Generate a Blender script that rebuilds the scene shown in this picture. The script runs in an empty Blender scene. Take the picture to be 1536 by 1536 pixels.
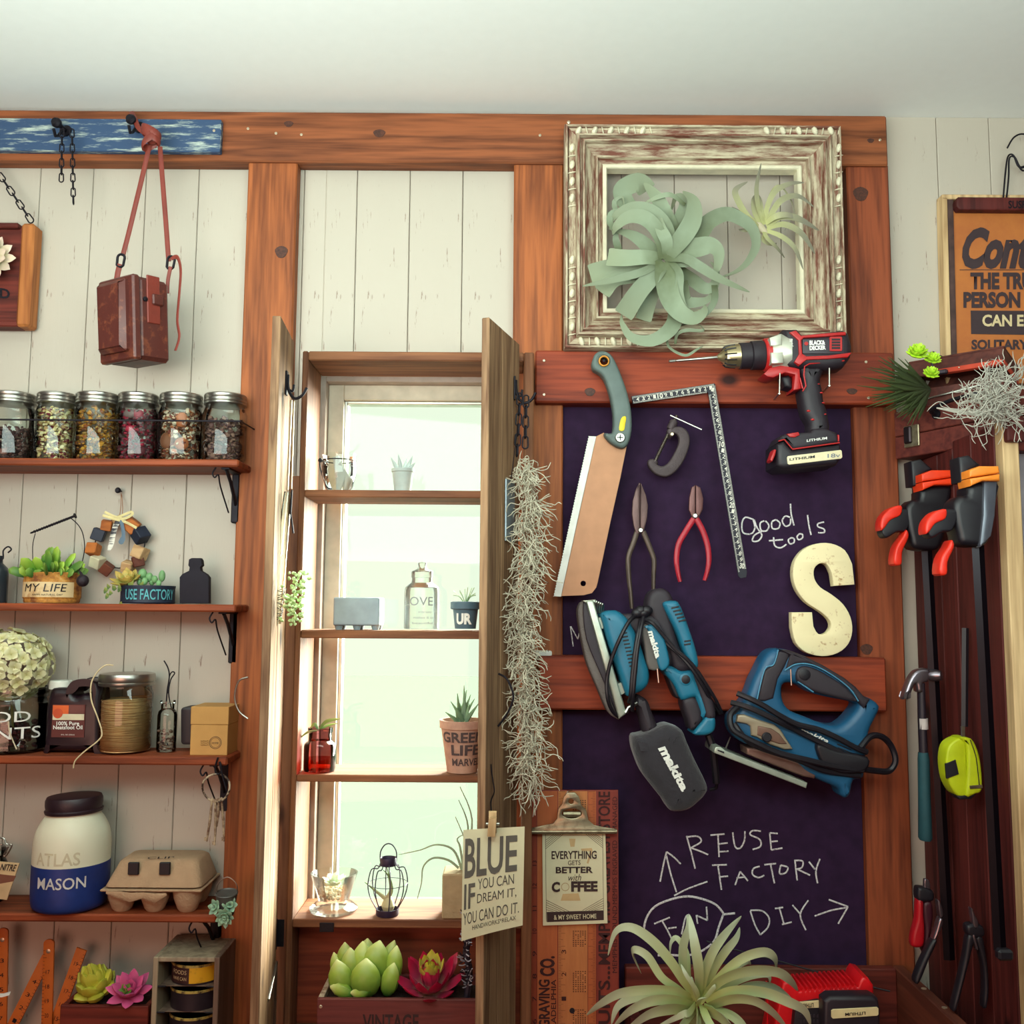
import bpy, bmesh, math, random
from math import sin, cos, pi, radians, atan, sqrt
from mathutils import Vector, Matrix
from mathutils.geometry import tessellate_polygon
random.seed(7)
SC = bpy.context.scene
COL = SC.collection
# ---------------------------------------------------------------- camera
F, CX, CY = 1450.0, 768.0, 768.0
CAMZ = 1.57
R3 = Matrix.Rotation(pi/2 + atan(147/F), 3, 'X') @ Matrix.Rotation(0.0066, 3, 'Z')
cd = bpy.data.cameras.new('camera'); cam = bpy.data.objects.new('camera', cd); COL.objects.link(cam)
cam.matrix_world = Matrix.Translation((0, 0, CAMZ)) @ R3.to_4x4()
cd.sensor_width = cd.sensor_height = 36; cd.sensor_fit = 'HORIZONTAL'; cd.lens = F/1536*36
cd.clip_start = 0.02; cd.clip_end = 200
SC.camera = cam
def at(px, py, Y):
    """world point at depth Y seen at pixel (px,py) of the 1536 frame"""
    d = R3 @ Vector(((px-CX)/F, -(py-CY)/F, -1.0))
    s = Y/d.y
    return Vector((d.x*s, Y, CAMZ + d.z*s))
# ---------------------------------------------------------------- world, lights, exposure
W = bpy.data.worlds.new('sky'); SC.world = W; W.use_nodes = True
bg = W.node_tree.nodes['Background']; bg.inputs[0].default_value = (0.86, 1.0, 0.78, 1); bg.inputs[1].default_value = 1.0
def area(name, loc, target, size, power, col, sy=None):
    l = bpy.data.lights.new(name, 'AREA'); l.energy = power; l.color = col
    l.shape = 'RECTANGLE'; l.size = size; l.size_y = sy or size
    o = bpy.data.objects.new(name, l); COL.objects.link(o); o.location = loc
    o.rotation_euler = (Vector(target)-Vector(loc)).to_track_quat('-Z', 'Y').to_euler()
    return o
sl = bpy.data.lights.new('sun', 'SUN'); sl.energy = 105.0; sl.color = (0.93, 1.0, 0.84); sl.angle = radians(75)
so = bpy.data.objects.new('sun', sl); COL.objects.link(so)
so.rotation_euler = Vector((-0.70, -0.55, -0.45)).to_track_quat('-Z', 'Y').to_euler()
area('uplight', (-0.1, 0.35, 1.95), (0.15, 0.95, 2.41), 2.0, 32, (0.80, 1.0, 0.93), 0.6)
area('ceiling_light', (0.1, 0.75, 2.37), (0.25, 1.62, 2.05), 1.8, 0.3, (0.90, 1.0, 0.93), 0.3).data.spread = radians(110)
area('room_fill', (-1.0, -1.3, 1.25), (-0.5, 1.65, 1.15), 1.6, 24, (1.0, 0.50, 0.36), 1.2)  # added unseen fill behind the camera, warms the darker lower part
SC.view_settings.view_transform = 'Standard'; SC.view_settings.look = 'None'
SC.view_settings.exposure = 0.0; SC.view_settings.gamma = 1.0; SC.view_settings.use_curve_mapping = False
# ---------------------------------------------------------------- mesh helpers
def V(*a): return Vector(a)
def cr(pts, n=5, closed=True):
    """Catmull-Rom through points (any dimension)"""
    P = [Vector(p) for p in pts]; N = len(P); out = []
    rng = range(N) if closed else range(N-1)
    for i in rng:
        if closed: a, b, c, d = P[i-1], P[i], P[(i+1) % N], P[(i+2) % N]
        else: a, b, c, d = P[max(i-1, 0)], P[i], P[i+1], P[min(i+2, N-1)]
        for k in range(n):
            t = k/n
            out.append(0.5*((2*b) + (c-a)*t + (2*a-5*b+4*c-d)*t*t + (3*b-a-3*c+d)*t**3))
    if not closed: out.append(P[-1])
    return out
def circ(cx, cy, r, n=20, ry=None): return [(cx+r*cos(2*pi*i/n), cy+(ry or r)*sin(2*pi*i/n)) for i in range(n)]
def rrect(x0, y0, x1, y1, r, n=4):
    o = []
    for cx, cy, a in ((x1-r, y1-r, 0), (x0+r, y1-r, 90), (x0+r, y0+r, 180), (x1-r, y0+r, 270)):
        for i in range(n+1):
            t = radians(a+90*i/n); o.append((cx+r*cos(t), cy+r*sin(t)))
    return o
def area2(l): return sum(l[i-1][0]*l[i][1]-l[i][0]*l[i-1][1] for i in range(len(l)))/2
def inset(l, d):
    n = len(l); o = []
    for i in range(n):
        p, q, r = Vector(l[i-1]), Vector(l[i]), Vector(l[(i+1) % n])
        a = (q-p); b = (r-q)
        if a.length < 1e-9: a = b
        if b.length < 1e-9: b = a
        a.normalize(); b.normalize()
        n1 = Vector((-a.y, a.x)); n2 = Vector((-b.y, b.x))
        m = n1+n2; k = max(1+n1.dot(n2), 0.5)
        o.append(q + m*(d/k))
    return o
class MB:
    def __init__(s): s.v = []; s.f = []; s.m = []; s.t = []; s.cm = 0; s.ct = 0.0
    def add(s, vs, fs, ts=None):
        b = len(s.v); s.v += [Vector(v) for v in vs]; s.t += (ts if ts else [s.ct]*len(vs))
        for f in fs: s.f.append([b+i for i in f]); s.m.append(s.cm)
        return s
    def box(s, x0, x1, y0, y1, z0, z1, b=0.0, M=None):
        if x0 > x1: x0, x1 = x1, x0
        if y0 > y1: y0, y1 = y1, y0
        if z0 > z1: z0, z1 = z1, z0
        b = min(b, (x1-x0)*.45, (y1-y0)*.45, (z1-z0)*.45)
        lo, hi = (x0, y0, z0), (x1, y1, z1)
        if b <= 0:
            vs = [(x, y, z) for x in (x0, x1) for y in (y0, y1) for z in (z0, z1)]
            fs = [(0, 1, 3, 2), (4, 6, 7, 5), (0, 4, 5, 1), (2, 3, 7, 6), (0, 2, 6, 4), (1, 5, 7, 3)]
        else:
            vs = []; idx = {}
            for c in range(8):
                sg = [(c >> k) & 1 for k in range(3)]
                for a in range(3):
                    p = [ (hi[k] if sg[k] else lo[k]) + (0 if k == a else (-b if sg[k] else b)) for k in range(3)]
                    idx[(c, a)] = len(vs); vs.append(p)
            fs = []
            for a in range(3):
                u, w = [k for k in range(3) if k != a]
                for sd in (0, 1):
                    cs = []
                    for (p, q) in ((0, 0), (1, 0), (1, 1), (0, 1)):
                        cs.append(idx[((sd << a) | (p << u) | (q << w), a)])
                    fs.append(cs)
                for p in (0, 1):
                    for q in (0, 1):
                        c0 = (p << u) | (q << w); c1 = c0 | (1 << a)
                        fs.append([idx[(c0, u)], idx[(c1, u)], idx[(c1, w)], idx[(c0, w)]])
            for c in range(8): fs.append([idx[(c, 0)], idx[(c, 1)], idx[(c, 2)]])
        if M: vs = [M @ Vector(v) for v in vs]
        return s.add(vs, fs)
    def pbox(s, px0, py0, px1, py1, Yf, Yb, b=0.001):
        """axis-aligned box whose front face covers that pixel rectangle at depth Yf"""
        mx, my = (px0+px1)/2, (py0+py1)/2
        return s.box(at(px0, my, Yf).x, at(px1, my, Yf).x, Yf, Yb, at(mx, py1, Yf).z, at(mx, py0, Yf).z, b)
    def prism(s, loops, yf, yb, b=0.0, steps=3, bb=0.0, M=None, fn=None):
        """extrude XZ loops (first = outline, others = holes) from yf (front) to yb with rounded edges"""
        L = []
        for i, l in enumerate(loops):
            l = [Vector((p[0], p[1])) for p in l]
            if (area2(l) < 0) != (i > 0): l.reverse()
            L.append(l)
        sgn = 1 if yb > yf else -1
        prof = []
        if b > 0:
            for k in range(steps+1):
                th = k/steps*pi/2; prof.append((b*(1-sin(th)), yf+sgn*b*(1-cos(th))))
        else: prof.append((0, yf))
        if bb > 0:
            for k in range(steps+1):
                th = (1-k/steps)*pi/2; prof.append((bb*(1-sin(th)), yb-sgn*bb*(1-cos(th))))
        else: prof.append((0, yb))
        rings = []
        for d, y in prof:
            rings.append([inset(l, d) if d > 0 else l for l in L])
        base = len(s.v); vs = []; fs = []; off = []
        for (d, y), rs in zip(prof, rings):
            row = []
            for l in rs:
                row.append(len(vs)); vs += [Vector((p.x, y, p.y)) for p in l]
            off.append(row)
        for k in range(len(prof)-1):
            for j, l in enumerate(L):
                n = len(l)
                for i in range(n):
                    a, c = off[k][j], off[k+1][j]; i2 = (i+1) % n
                    fs.append((a+i, a+i2, c+i2, c+i))
        for k in (0, len(prof)-1):
            tri = tessellate_polygon([[Vector((p.x, p.y, 0)) for p in l] for l in rings[k]])
            flat = []
            for j, l in enumerate(L): flat += [off[k][j]+i for i in range(len(l))]
            fs += [tuple(flat[i] for i in t) for t in tri]
        if fn: vs = [fn(v) for v in vs]
        if M: vs = [M @ v for v in vs]
        return s.add(vs, fs)
    def pprism(s, loops, Yf, Yb, b=0.0, steps=3, bb=0.0, rest=None):
        """the same with loops given in pixels, measured at depth Yf"""
        return s.prism([[(at(p[0], p[1], Yf).x, at(p[0], p[1], Yf).z) for p in l] for l in loops], Yf, Yb, b, steps, bb)
    def lathe(s, prof, base, axis=(0, 0, 1), n=24, cap=True, fn=None, open_=False):
        """prof = [(radius, height)]"""
        ax = Vector(axis).normalized(); q = ax.to_track_quat('Z', 'Y').to_matrix(); base = Vector(base)
        vs = []; fs = []
        for r, h in prof:
            for i in range(n):
                t = 2*pi*i/n; rr = r
                if fn: rr = fn(r, h, t)
                vs.append(base + q @ Vector((rr*cos(t), rr*sin(t), h)))
        for k in range(len(prof)-1):
            for i in range(n):
                j = (i+1) % n; fs.append((k*n+i, k*n+j, (k+1)*n+j, (k+1)*n+i))
        if cap:
            fs.append(tuple(range(n))[::-1]); fs.append(tuple((len(prof)-1)*n+i for i in range(n)))
        return s.add(vs, fs)
    def loft(s, pts, Wd, T, nrm=(0, -1, 0), n=8, cup=0.0, closed=False, cap=True):
        """sweep an ellipse (half width Wd, half thickness T) along pts; cup folds the edges up"""
        P = [Vector(p) for p in pts]; N = len(P); nrm = Vector(nrm)
        if not hasattr(Wd, '__len__'): Wd = [Wd]*N
        if not hasattr(T, '__len__'): T = [T]*N
        vs = []; ts = []; fs = []
        for i in range(N):
            a = P[i-1] if (i > 0 or closed) else P[i]
            b = P[(i+1) % N] if (i < N-1 or closed) else P[i]
            t = (b-a)
            t = t.normalized() if t.length > 1e-9 else V(0, 0, 1)
            sd = t.cross(nrm)
            if sd.length < 1e-3: sd = t.orthogonal()
            sd.normalize(); nn = sd.cross(t).normalized()
            if not closed: nrm = nn
            for k in range(n):
                th = 2*pi*k/n
                vs.append(P[i] + sd*(Wd[i]*cos(th)) + nn*(T[i]*sin(th) + cup*Wd[i]*cos(th)**2)); ts.append(i/max(N-1, 1))
        M = N if closed else N-1
        for i in range(M):
            for k in range(n):
                k2 = (k+1) % n; i2 = (i+1) % N
                fs.append((i*n+k, i*n+k2, i2*n+k2, i2*n+k))
        if cap and not closed: fs.append(tuple(range(n))[::-1]); fs.append(tuple((N-1)*n+k for k in range(n)))
        return s.add(vs, fs, ts)
    def tube(s, pts, r, n=8, closed=False): return s.loft(pts, r, r, (0.13, -1, 0.21), n, 0, closed)
    def ball(s, c, r, sx=1, sy=1, sz=1, n=10, m=7, M=None):
        c = Vector(c); vs = []; fs = []
        for j in range(m+1):
            ph = pi*j/m
            for i in range(n):
                th = 2*pi*i/n; p = Vector((sx*r*sin(ph)*cos(th), sy*r*sin(ph)*sin(th), sz*r*cos(ph)))
                vs.append(c + (M @ p if M else p))
        for j in range(m):
            for i in range(n): fs.append((j*n+i, j*n+(i+1) % n, (j+1)*n+(i+1) % n, (j+1)*n+i))
        return s.add(vs, fs)
    def obj(s, name, mats, parent=None, label=None, cat=None, group=None, kind=None, ang=35, origin=None):
        me = bpy.data.meshes.new(name)
        if parent is not None: o0 = WL[parent.name]
        elif origin is not None: o0 = Vector(origin)
        else:
            xs = [v.x for v in s.v]; ys = [v.y for v in s.v]; zs = [v.z for v in s.v]
            o0 = Vector(((min(xs)+max(xs))/2, (min(ys)+max(ys))/2, min(zs)))
        me.from_pydata([tuple(v-o0) for v in s.v], [], s.f)
        if not isinstance(mats, (list, tuple)): mats = [mats]
        for m in mats: me.materials.append(m)
        if len(mats) > 1: me.polygons.foreach_set('material_index', s.m)
        at_ = me.attributes.new('tip', 'FLOAT', 'POINT'); at_.data.foreach_set('value', s.t)
        bm = bmesh.new(); bm.from_mesh(me); bmesh.ops.remove_doubles(bm, verts=bm.verts, dist=1e-6)
        bmesh.ops.recalc_face_normals(bm, faces=bm.faces); bm.to_mesh(me); bm.free()
        me.shade_smooth(); me.set_sharp_from_angle(angle=radians(ang))
        o = bpy.data.objects.new(name, me); COL.objects.link(o)
        if parent is not None: o.parent = parent; WL[o.name] = o0
        else: o.location = o0; WL[o.name] = o0
        tag(o, label, cat, group, kind)
        return o
WL = {}
def tag(o, label=None, cat=None, group=None, kind=None):
    if label: o['label'] = label
    if cat: o['category'] = cat
    if group: o['group'] = group
    if kind: o['kind'] = kind
def thing(name, loc, label=None, cat=None, group=None, kind=None):
    o = bpy.data.objects.new(name, None); COL.objects.link(o); o.location = loc; o.empty_display_size = 0.05
    WL[o.name] = Vector(loc); tag(o, label, cat, group, kind); return o
def pxline(pts, Y=None):
    return [at(p[0], p[1], p[2] if len(p) > 2 else Y) for p in pts]
def text(s, fn, mat, parent, name='lettering', bold=0.0, shear=0.0, fine=False):
    """lettering as a thin flat mesh; fn maps (u,v) in [0,1]^2 to a world point"""
    cu = bpy.data.curves.new('t', 'FONT'); cu.body = s; cu.offset = bold; cu.shear = shear; cu.resolution_u = 3
    cu.align_x = 'CENTER'
    ob = bpy.data.objects.new('t', cu); COL.objects.link(ob)
    dg = bpy.context.evaluated_depsgraph_get(); dg.update()
    me = bpy.data.meshes.new_from_object(ob.evaluated_get(dg))
    bpy.data.objects.remove(ob); bpy.data.curves.remove(cu)
    if fine:
        bm = bmesh.new(); bm.from_mesh(me); bmesh.ops.triangulate(bm, faces=bm.faces)
        bmesh.ops.subdivide_edges(bm, edges=[e for e in bm.edges if e.calc_length() > .25], cuts=2); bm.to_mesh(me); bm.free()
    xs = [v.co.x for v in me.vertices]; ys = [v.co.y for v in me.vertices]
    x0, x1, y0, y1 = min(xs), max(xs), min(ys), max(ys)
    o0 = WL[parent.name]
    for v in me.vertices:
        v.co = fn((v.co.x-x0)/(x1-x0), (v.co.y-y0)/max(y1-y0, 1e-6)) - o0
    me.name = name; me.materials.clear(); me.materials.append(mat)
    o = bpy.data.objects.new(name, me); COL.objects.link(o); o.parent = parent; WL[o.name] = o0
    return o
def quad(tl, tr, bl, br, Y, dy=0.0006):
    """bilinear map over a pixel quad at depth Y (each corner may carry its own depth)"""
    c = []
    for p in (tl, tr, bl, br):
        q = at(p[0], p[1], p[2] if len(p) > 2 else Y); q.y -= dy; c.append(q)
    a, b, d, e = c
    return lambda u, v: (a*(1-u)+b*u)*v + (d*(1-u)+e*u)*(1-v)
# ---------------------------------------------------------------- materials
def newmat(name):
    m = bpy.data.materials.new(name); m.use_nodes = True
    nt = m.node_tree; p = nt.nodes['Principled BSDF']; return m, nt, p
def rgb(h):
    c = [int(h[i:i+2], 16)/255 for i in (0, 2, 4)]
    return tuple((x/12.92 if x <= .04045 else ((x+.055)/1.055)**2.4) for x in c)+(1,)
def plain(name, c, rough=0.5, metal=0.0, bump=0.0, bs=400, var=0.12, spec=0.5, coat=0.0, sheen=0):
    """base colour with fine procedural mottling and grain"""
    m, nt, p = newmat(name); c = rgb(c) if isinstance(c, str) else c
    N = nt.nodes; Lk = nt.links
    tc = N.new('ShaderNodeTexCoord'); no = N.new('ShaderNodeTexNoise'); no.inputs['Scale'].default_value = 45; no.inputs['Detail'].default_value = 5
    Lk.new(tc.outputs['Object'], no.inputs['Vector'])
    rp = N.new('ShaderNodeValToRGB'); rp.color_ramp.elements[0].position = .3; rp.color_ramp.elements[1].position = .7
    rp.color_ramp.elements[0].color = tuple(x*(1-var) for x in c[:3])+(1,); rp.color_ramp.elements[1].color = tuple(min(x*(1+var), 1) for x in c[:3])+(1,)
    Lk.new(no.outputs[0], rp.inputs[0]); Lk.new(rp.outputs[0], p.inputs['Base Color'])
    p.inputs['Roughness'].default_value = rough; p.inputs['Metallic'].default_value = metal
    p.inputs['Specular IOR Level'].default_value = spec; p.inputs['Coat Weight'].default_value = coat; p.inputs['Sheen Weight'].default_value = sheen
    if bump:
        n2 = N.new('ShaderNodeTexNoise'); n2.inputs['Scale'].default_value = bs; Lk.new(tc.outputs['Object'], n2.inputs['Vector'])
        b = N.new('ShaderNodeBump'); b.inputs['Strength'].default_value = bump; b.inputs['Distance'].default_value = .002
        Lk.new(n2.outputs[0], b.inputs['Height']); Lk.new(b.outputs[0], p.inputs['Normal'])
    return m
def wood(name, cl, cdk, axis='Z', scale=1.0, rough=0.6, knots=True, kc=None, streak=0.62, bump=0.25):
    m, nt, p = newmat(name); N = nt.nodes; Lk = nt.links; cl, cdk = rgb(cl), rgb(cdk)
    tc = N.new('ShaderNodeTexCoord'); oi = N.new('ShaderNodeObjectInfo')
    mu = N.new('ShaderNodeMath'); mu.operation = 'MULTIPLY'; mu.inputs[1].default_value = 37; Lk.new(oi.outputs['Random'], mu.inputs[0])
    ad = N.new('ShaderNodeVectorMath'); ad.operation = 'ADD'; Lk.new(tc.outputs['Object'], ad.inputs[0]); Lk.new(mu.outputs[0], ad.inputs[1])
    mp = N.new('ShaderNodeMapping'); Lk.new(ad.outputs[0], mp.inputs[0])
    k = {'X': (.8, 13, 13), 'Y': (13, .8, 13), 'Z': (13, 13, .8)}[axis]; mp.inputs['Scale'].default_value = [x*scale for x in k]
    n1 = N.new('ShaderNodeTexNoise'); n1.inputs['Scale'].default_value = 2.6; n1.inputs['Detail'].default_value = 3; n1.inputs['Distortion'].default_value = .3
    Lk.new(mp.outputs[0], n1.inputs['Vector'])
    m2 = N.new('ShaderNodeMath'); m2.operation = 'MULTIPLY'; m2.inputs[1].default_value = 7; Lk.new(n1.outputs[0], m2.inputs[0])
    fr = N.new('ShaderNodeMath'); fr.operation = 'PINGPONG'; fr.inputs[1].default_value = 1; Lk.new(m2.outputs[0], fr.inputs[0])
    n2 = N.new('ShaderNodeTexNoise'); n2.inputs['Scale'].default_value = 14; n2.inputs['Detail'].default_value = 6; Lk.new(mp.outputs[0], n2.inputs['Vector'])
    mx = N.new('ShaderNodeMix'); mx.inputs[0].default_value = streak; Lk.new(fr.outputs[0], mx.inputs[2]); Lk.new(n2.outputs[0], mx.inputs[3])
    rp = N.new('ShaderNodeValToRGB'); e = rp.color_ramp.elements
    e[0].position = .12; e[0].color = cdk; e[1].position = .68; e[1].color = cl
    Lk.new(mx.outputs[0], rp.inputs[0]); out = rp.outputs[0]
    if knots:
        mp2 = N.new('ShaderNodeMapping'); Lk.new(ad.outputs[0], mp2.inputs[0])
        kk = {'X': (1, 1.6, 1.6), 'Y': (1.6, 1, 1.6), 'Z': (1.6, 1.6, 1)}[axis]; mp2.inputs['Scale'].default_value = kk
        vo = N.new('ShaderNodeTexVoronoi'); vo.inputs['Scale'].default_value = 5.5; Lk.new(mp2.outputs[0], vo.inputs['Vector'])
        kr = N.new('ShaderNodeValToRGB'); kr.color_ramp.elements[0].position = .05; kr.color_ramp.elements[0].color = (0, 0, 0, 1)
        kr.color_ramp.elements[1].position = .13; kr.color_ramp.elements[1].color = (1, 1, 1, 1); Lk.new(vo.outputs['Distance'], kr.inputs[0])
        mk = N.new('ShaderNodeMix'); mk.data_type = 'RGBA'; Lk.new(kr.outputs[0], mk.inputs[0])
        mk.inputs[6].default_value = rgb(kc) if kc else tuple(x*.35 for x in cdk[:3])+(1,); Lk.new(out, mk.inputs[7]); out = mk.outputs[2]
    Lk.new(out, p.inputs['Base Color']); p.inputs['Roughness'].default_value = rough; p.inputs['Specular IOR Level'].default_value = .3
    b = N.new('ShaderNodeBump'); b.inputs['Strength'].default_value = bump; b.inputs['Distance'].default_value = .0015
    Lk.new(mx.outputs[0], b.inputs['Height']); Lk.new(b.outputs[0], p.inputs['Normal'])
    return m
def worn(name, c1, c2, axis='X', thr=.5, soft=.06, scale=8, rough=.6, c3=None):
    """one paint over another colour, worn through in streaks along axis"""
    m, nt, p = newmat(name); N = nt.nodes; Lk = nt.links
    tc = N.new('ShaderNodeTexCoord'); mp = N.new('ShaderNodeMapping'); Lk.new(tc.outputs['Object'], mp.inputs[0])
    mp.inputs['Scale'].default_value = {'X': (1, 7, 7), 'Y': (7, 1, 7), 'Z': (7, 7, 1), 'O': (4, 4, 4)}[axis]
    n1 = N.new('ShaderNodeTexNoise'); n1.inputs['Scale'].default_value = scale; n1.inputs['Detail'].default_value = 9; n1.inputs['Roughness'].default_value = .68
    Lk.new(mp.outputs[0], n1.inputs['Vector'])
    rp = N.new('ShaderNodeValToRGB'); e = rp.color_ramp.elements; e[0].position = thr-soft; e[0].color = rgb(c1); e[1].position = thr+soft; e[1].color = rgb(c2)
    if c3:
        q = rp.color_ramp.elements.new(min(thr+soft*2.2, .98)); q.color = rgb(c3)
    Lk.new(n1.outputs[0], rp.inputs[0]); Lk.new(rp.outputs[0], p.inputs['Base Color']); p.inputs['Roughness'].default_value = rough
    b = N.new('ShaderNodeBump'); b.inputs['Strength'].default_value = .35; b.inputs['Distance'].default_value = .001
    Lk.new(n1.outputs[0], b.inputs['Height']); Lk.new(b.outputs[0], p.inputs['Normal'])
    return m
def leafmat(name, base, tip, pos=(.2, .9), rough=.55, trans=.15, mid=None):
    """leaf colour from base to tip along the leaf, slight variation per leaf"""
    m, nt, p = newmat(name); N = nt.nodes; Lk = nt.links
    a = N.new('ShaderNodeAttribute'); a.attribute_name = 'tip'
    tc = N.new('ShaderNodeTexCoord'); no = N.new('ShaderNodeTexNoise'); no.inputs['Scale'].default_value = 60; Lk.new(tc.outputs['Object'], no.inputs['Vector'])
    ma = N.new('ShaderNodeMath'); ma.operation = 'MULTIPLY_ADD'; ma.inputs[1].default_value = .25; Lk.new(no.outputs[0], ma.inputs[0]); Lk.new(a.outputs['Fac'], ma.inputs[2])
    su = N.new('ShaderNodeMath'); su.operation = 'SUBTRACT'; su.inputs[1].default_value = .125; Lk.new(ma.outputs[0], su.inputs[0])
    rp = N.new('ShaderNodeValToRGB'); e = rp.color_ramp.elements; e[0].position = pos[0]; e[0].color = rgb(base); e[1].position = pos[1]; e[1].color = rgb(tip)
    if mid: q = e.new((pos[0]+pos[1])/2); q.color = rgb(mid)
    Lk.new(su.outputs[0], rp.inputs[0])
    hs = N.new('ShaderNodeHueSaturation'); oi = N.new('ShaderNodeObjectInfo'); mr = N.new('ShaderNodeMapRange')
    mr.inputs[3].default_value = .85; mr.inputs[4].default_value = 1.12; Lk.new(oi.outputs['Random'], mr.inputs[0]); Lk.new(mr.outputs[0], hs.inputs['Value'])
    Lk.new(rp.outputs[0], hs.inputs['Color']); Lk.new(hs.outputs[0], p.inputs['Base Color']); p.inputs['Roughness'].default_value = rough
    p.inputs['Subsurface Weight'].default_value = trans; p.inputs['Subsurface Radius'].default_value = (.004, .006, .002)
    return m
def bits(name, cols, rough=.7):
    """small loose pieces, each island with one of the colours"""
    m, nt, p = newmat(name); N = nt.nodes; Lk = nt.links
    g = N.new('ShaderNodeNewGeometry'); rp = N.new('ShaderNodeValToRGB'); rp.color_ramp.interpolation = 'CONSTANT'
    e = rp.color_ramp.elements; e[0].color = rgb(cols[0]); e[1].position = 1/len(cols); e[1].color = rgb(cols[1 % len(cols)])
    for i, c in enumerate(cols[2:], 2): q = e.new(i/len(cols)); q.color = rgb(c)
    Lk.new(g.outputs['Random Per Island'], rp.inputs[0]); Lk.new(rp.outputs[0], p.inputs['Base Color']); p.inputs['Roughness'].default_value = rough
    return m
def glass(name, tint=(1, 1, 1, 1), fac=1.0, rough=.03):
    """thin clear glass: transparent with a fresnel reflection"""
    m, nt, p = newmat(name); N = nt.nodes; Lk = nt.links; N.remove(p); out = N['Material Output']
    t = N.new('ShaderNodeBsdfTransparent'); t.inputs[0].default_value = tint
    g = N.new('ShaderNodeBsdfGlossy'); g.inputs['Roughness'].default_value = rough
    lw = N.new('ShaderNodeFresnel'); lw.inputs[0].default_value = 1.45
    mu = N.new('ShaderNodeMath'); mu.operation = 'MULTIPLY'; mu.inputs[1].default_value = fac; Lk.new(lw.outputs[0], mu.inputs[0])
    mx = N.new('ShaderNodeMixShader'); Lk.new(mu.outputs[0], mx.inputs[0]); Lk.new(t.outputs[0], mx.inputs[1]); Lk.new(g.outputs[0], mx.inputs[2])
    Lk.new(mx.outputs[0], out.inputs[0]); return m
M_beam = wood('beam_wood', '925230', '44200F', 'X', knots=False)
M_post = wood('post_wood', 'A85E32', '5E2E18', 'Z', knots=False)
M_post2 = wood('post_wood_shaded', '90482A', '481E12', 'Z', knots=False)  # post wood with the lower right's shade put into its colour
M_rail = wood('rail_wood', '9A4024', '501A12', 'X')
M_shelf = wood('shelf_wood', '9A4A28', '522214', 'X', knots=False)
M_cab = wood('cabinet_wood', '8A5A3C', '4E2A1C', 'Z', rough=.7)
M_cabx = wood('cabinet_wood_across', '8A5A3C', '4E2A1C', 'X', rough=.7, knots=False)
M_leafw = wood('shutter_wood', 'A4805F', '543424', 'Z', rough=.75, scale=1.3)
M_dark = wood('mahogany_wood', '5E2420', '300E0E', 'Z')
M_darkx = wood('mahogany_wood_across', '6E2C22', '38120F', 'X', knots=False)
M_pale = wood('pale_wood', 'D8B88A', '9C7850', 'Z', knots=False)
def whiteplank():
    m = worn('white_plank', '82685A', 'BAB0A2', 'Z', .36, .03, 14, .55); return m
M_wall = whiteplank()
M_back = plain('wall_backing', '5A4638', .9)
M_ceil = plain('ceiling_plaster', 'F0F0EC', .9, bump=.1, bs=900, var=.01)
M_room = plain('room_wall', '40201A', .9, var=.02)
M_floor = wood('floor_wood', '32160E', '1C0C08', 'Y')
M_iron = plain('black_iron', '1E1A22', .55, .6, .2)
M_black = plain('black_plastic', '16121A', .5)
M_steel = plain('steel', 'B8B4AA', .3, 1.0)
M_screw = plain('screw_head', 'C8B8A0', .4, .8)
M_glass = glass('clear_glass', (.93, .97, .94, 1), 1.4)
M_pane = glass('window_glass', (1, 1, 1, 1), .4)
# ================================================================ SETTING
YW = 1.65                                   # face of the white boards
ZC = at(768, 163, 1.63).z                   # ceiling height
XL, XR, YB = -1.9, 1.45, -2.2
MB().box(XL, XR, YB, YW+.3, ZC, ZC+.05).obj('ceiling', M_ceil, kind='structure')
MB().box(XL, XR, YB, YW+.3, -.05, 0).obj('floor', M_floor, kind='structure')
MB().box(XL-.05, XL, YB, YW+.3, 0, ZC).obj('wall_left', M_room, kind='structure')
MB().box(XR, XR+.05, YB, YW+.3, 0, ZC).obj('wall_right', M_room, kind='structure')
MB().box(XL, XR, YB-.05, YB, 0, ZC).obj('wall_rear', M_room, kind='structure')
# window opening
OX0 = at(462, 545, 1.54).x; OX1 = .018
OZ1 = at(600, 541, 1.54).z; OZ0 = at(600, 1380, 1.54).z - .055
wb = thing('wall_back', (0, YW, 0), kind='structure')
b = MB()
b.box(XL, OX0, YW+.012, YW+.10, 0, ZC); b.box(OX1, XR, YW+.012, YW+.10, 0, ZC)
b.box(OX0, OX1, YW+.012, YW+.10, 0, OZ0); b.box(OX0, OX1, YW+.012, YW+.10, OZ1, ZC)
b.obj('backing', M_back, wb)
pitch = at(613, 400, YW).x - at(533, 400, YW).x
x0 = at(533, 400, YW).x; kmin = int((XL-x0)/pitch)-1
pc = {}
def plank(xa, xb, z0, z1):
    key = (round(xb-xa, 4), round(z0, 3), round(z1, 3))
    if key not in pc:
        pc[key] = MB().box(0, xb-xa, YW, YW+.013, z0, z1, .0011).obj('plank', M_wall, wb)
        o = pc[key]
    else:
        o = pc[key].copy(); COL.objects.link(o); o.parent = wb
    o.location = (xa, 0, 0)
for k in range(kmin, 60):
    xa = x0+k*pitch+.0005; xb = x0+(k+1)*pitch-.0005
    if xa < XL: xa = XL
    if xa > XR: break
    xb = min(xb, XR)
    if xb <= xa: continue
    if xb > OX0 and xa < OX1:
        if xa < OX0: plank(xa, OX0, 0, ZC)
        if xb > OX1: plank(OX1, xb, 0, ZC)
        a_, b_ = max(xa, OX0), min(xb, OX1)
        plank(a_, b_, OZ1, ZC); plank(a_, b_, 0, OZ0)
    else: plank(xa, xb, 0, ZC)
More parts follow.
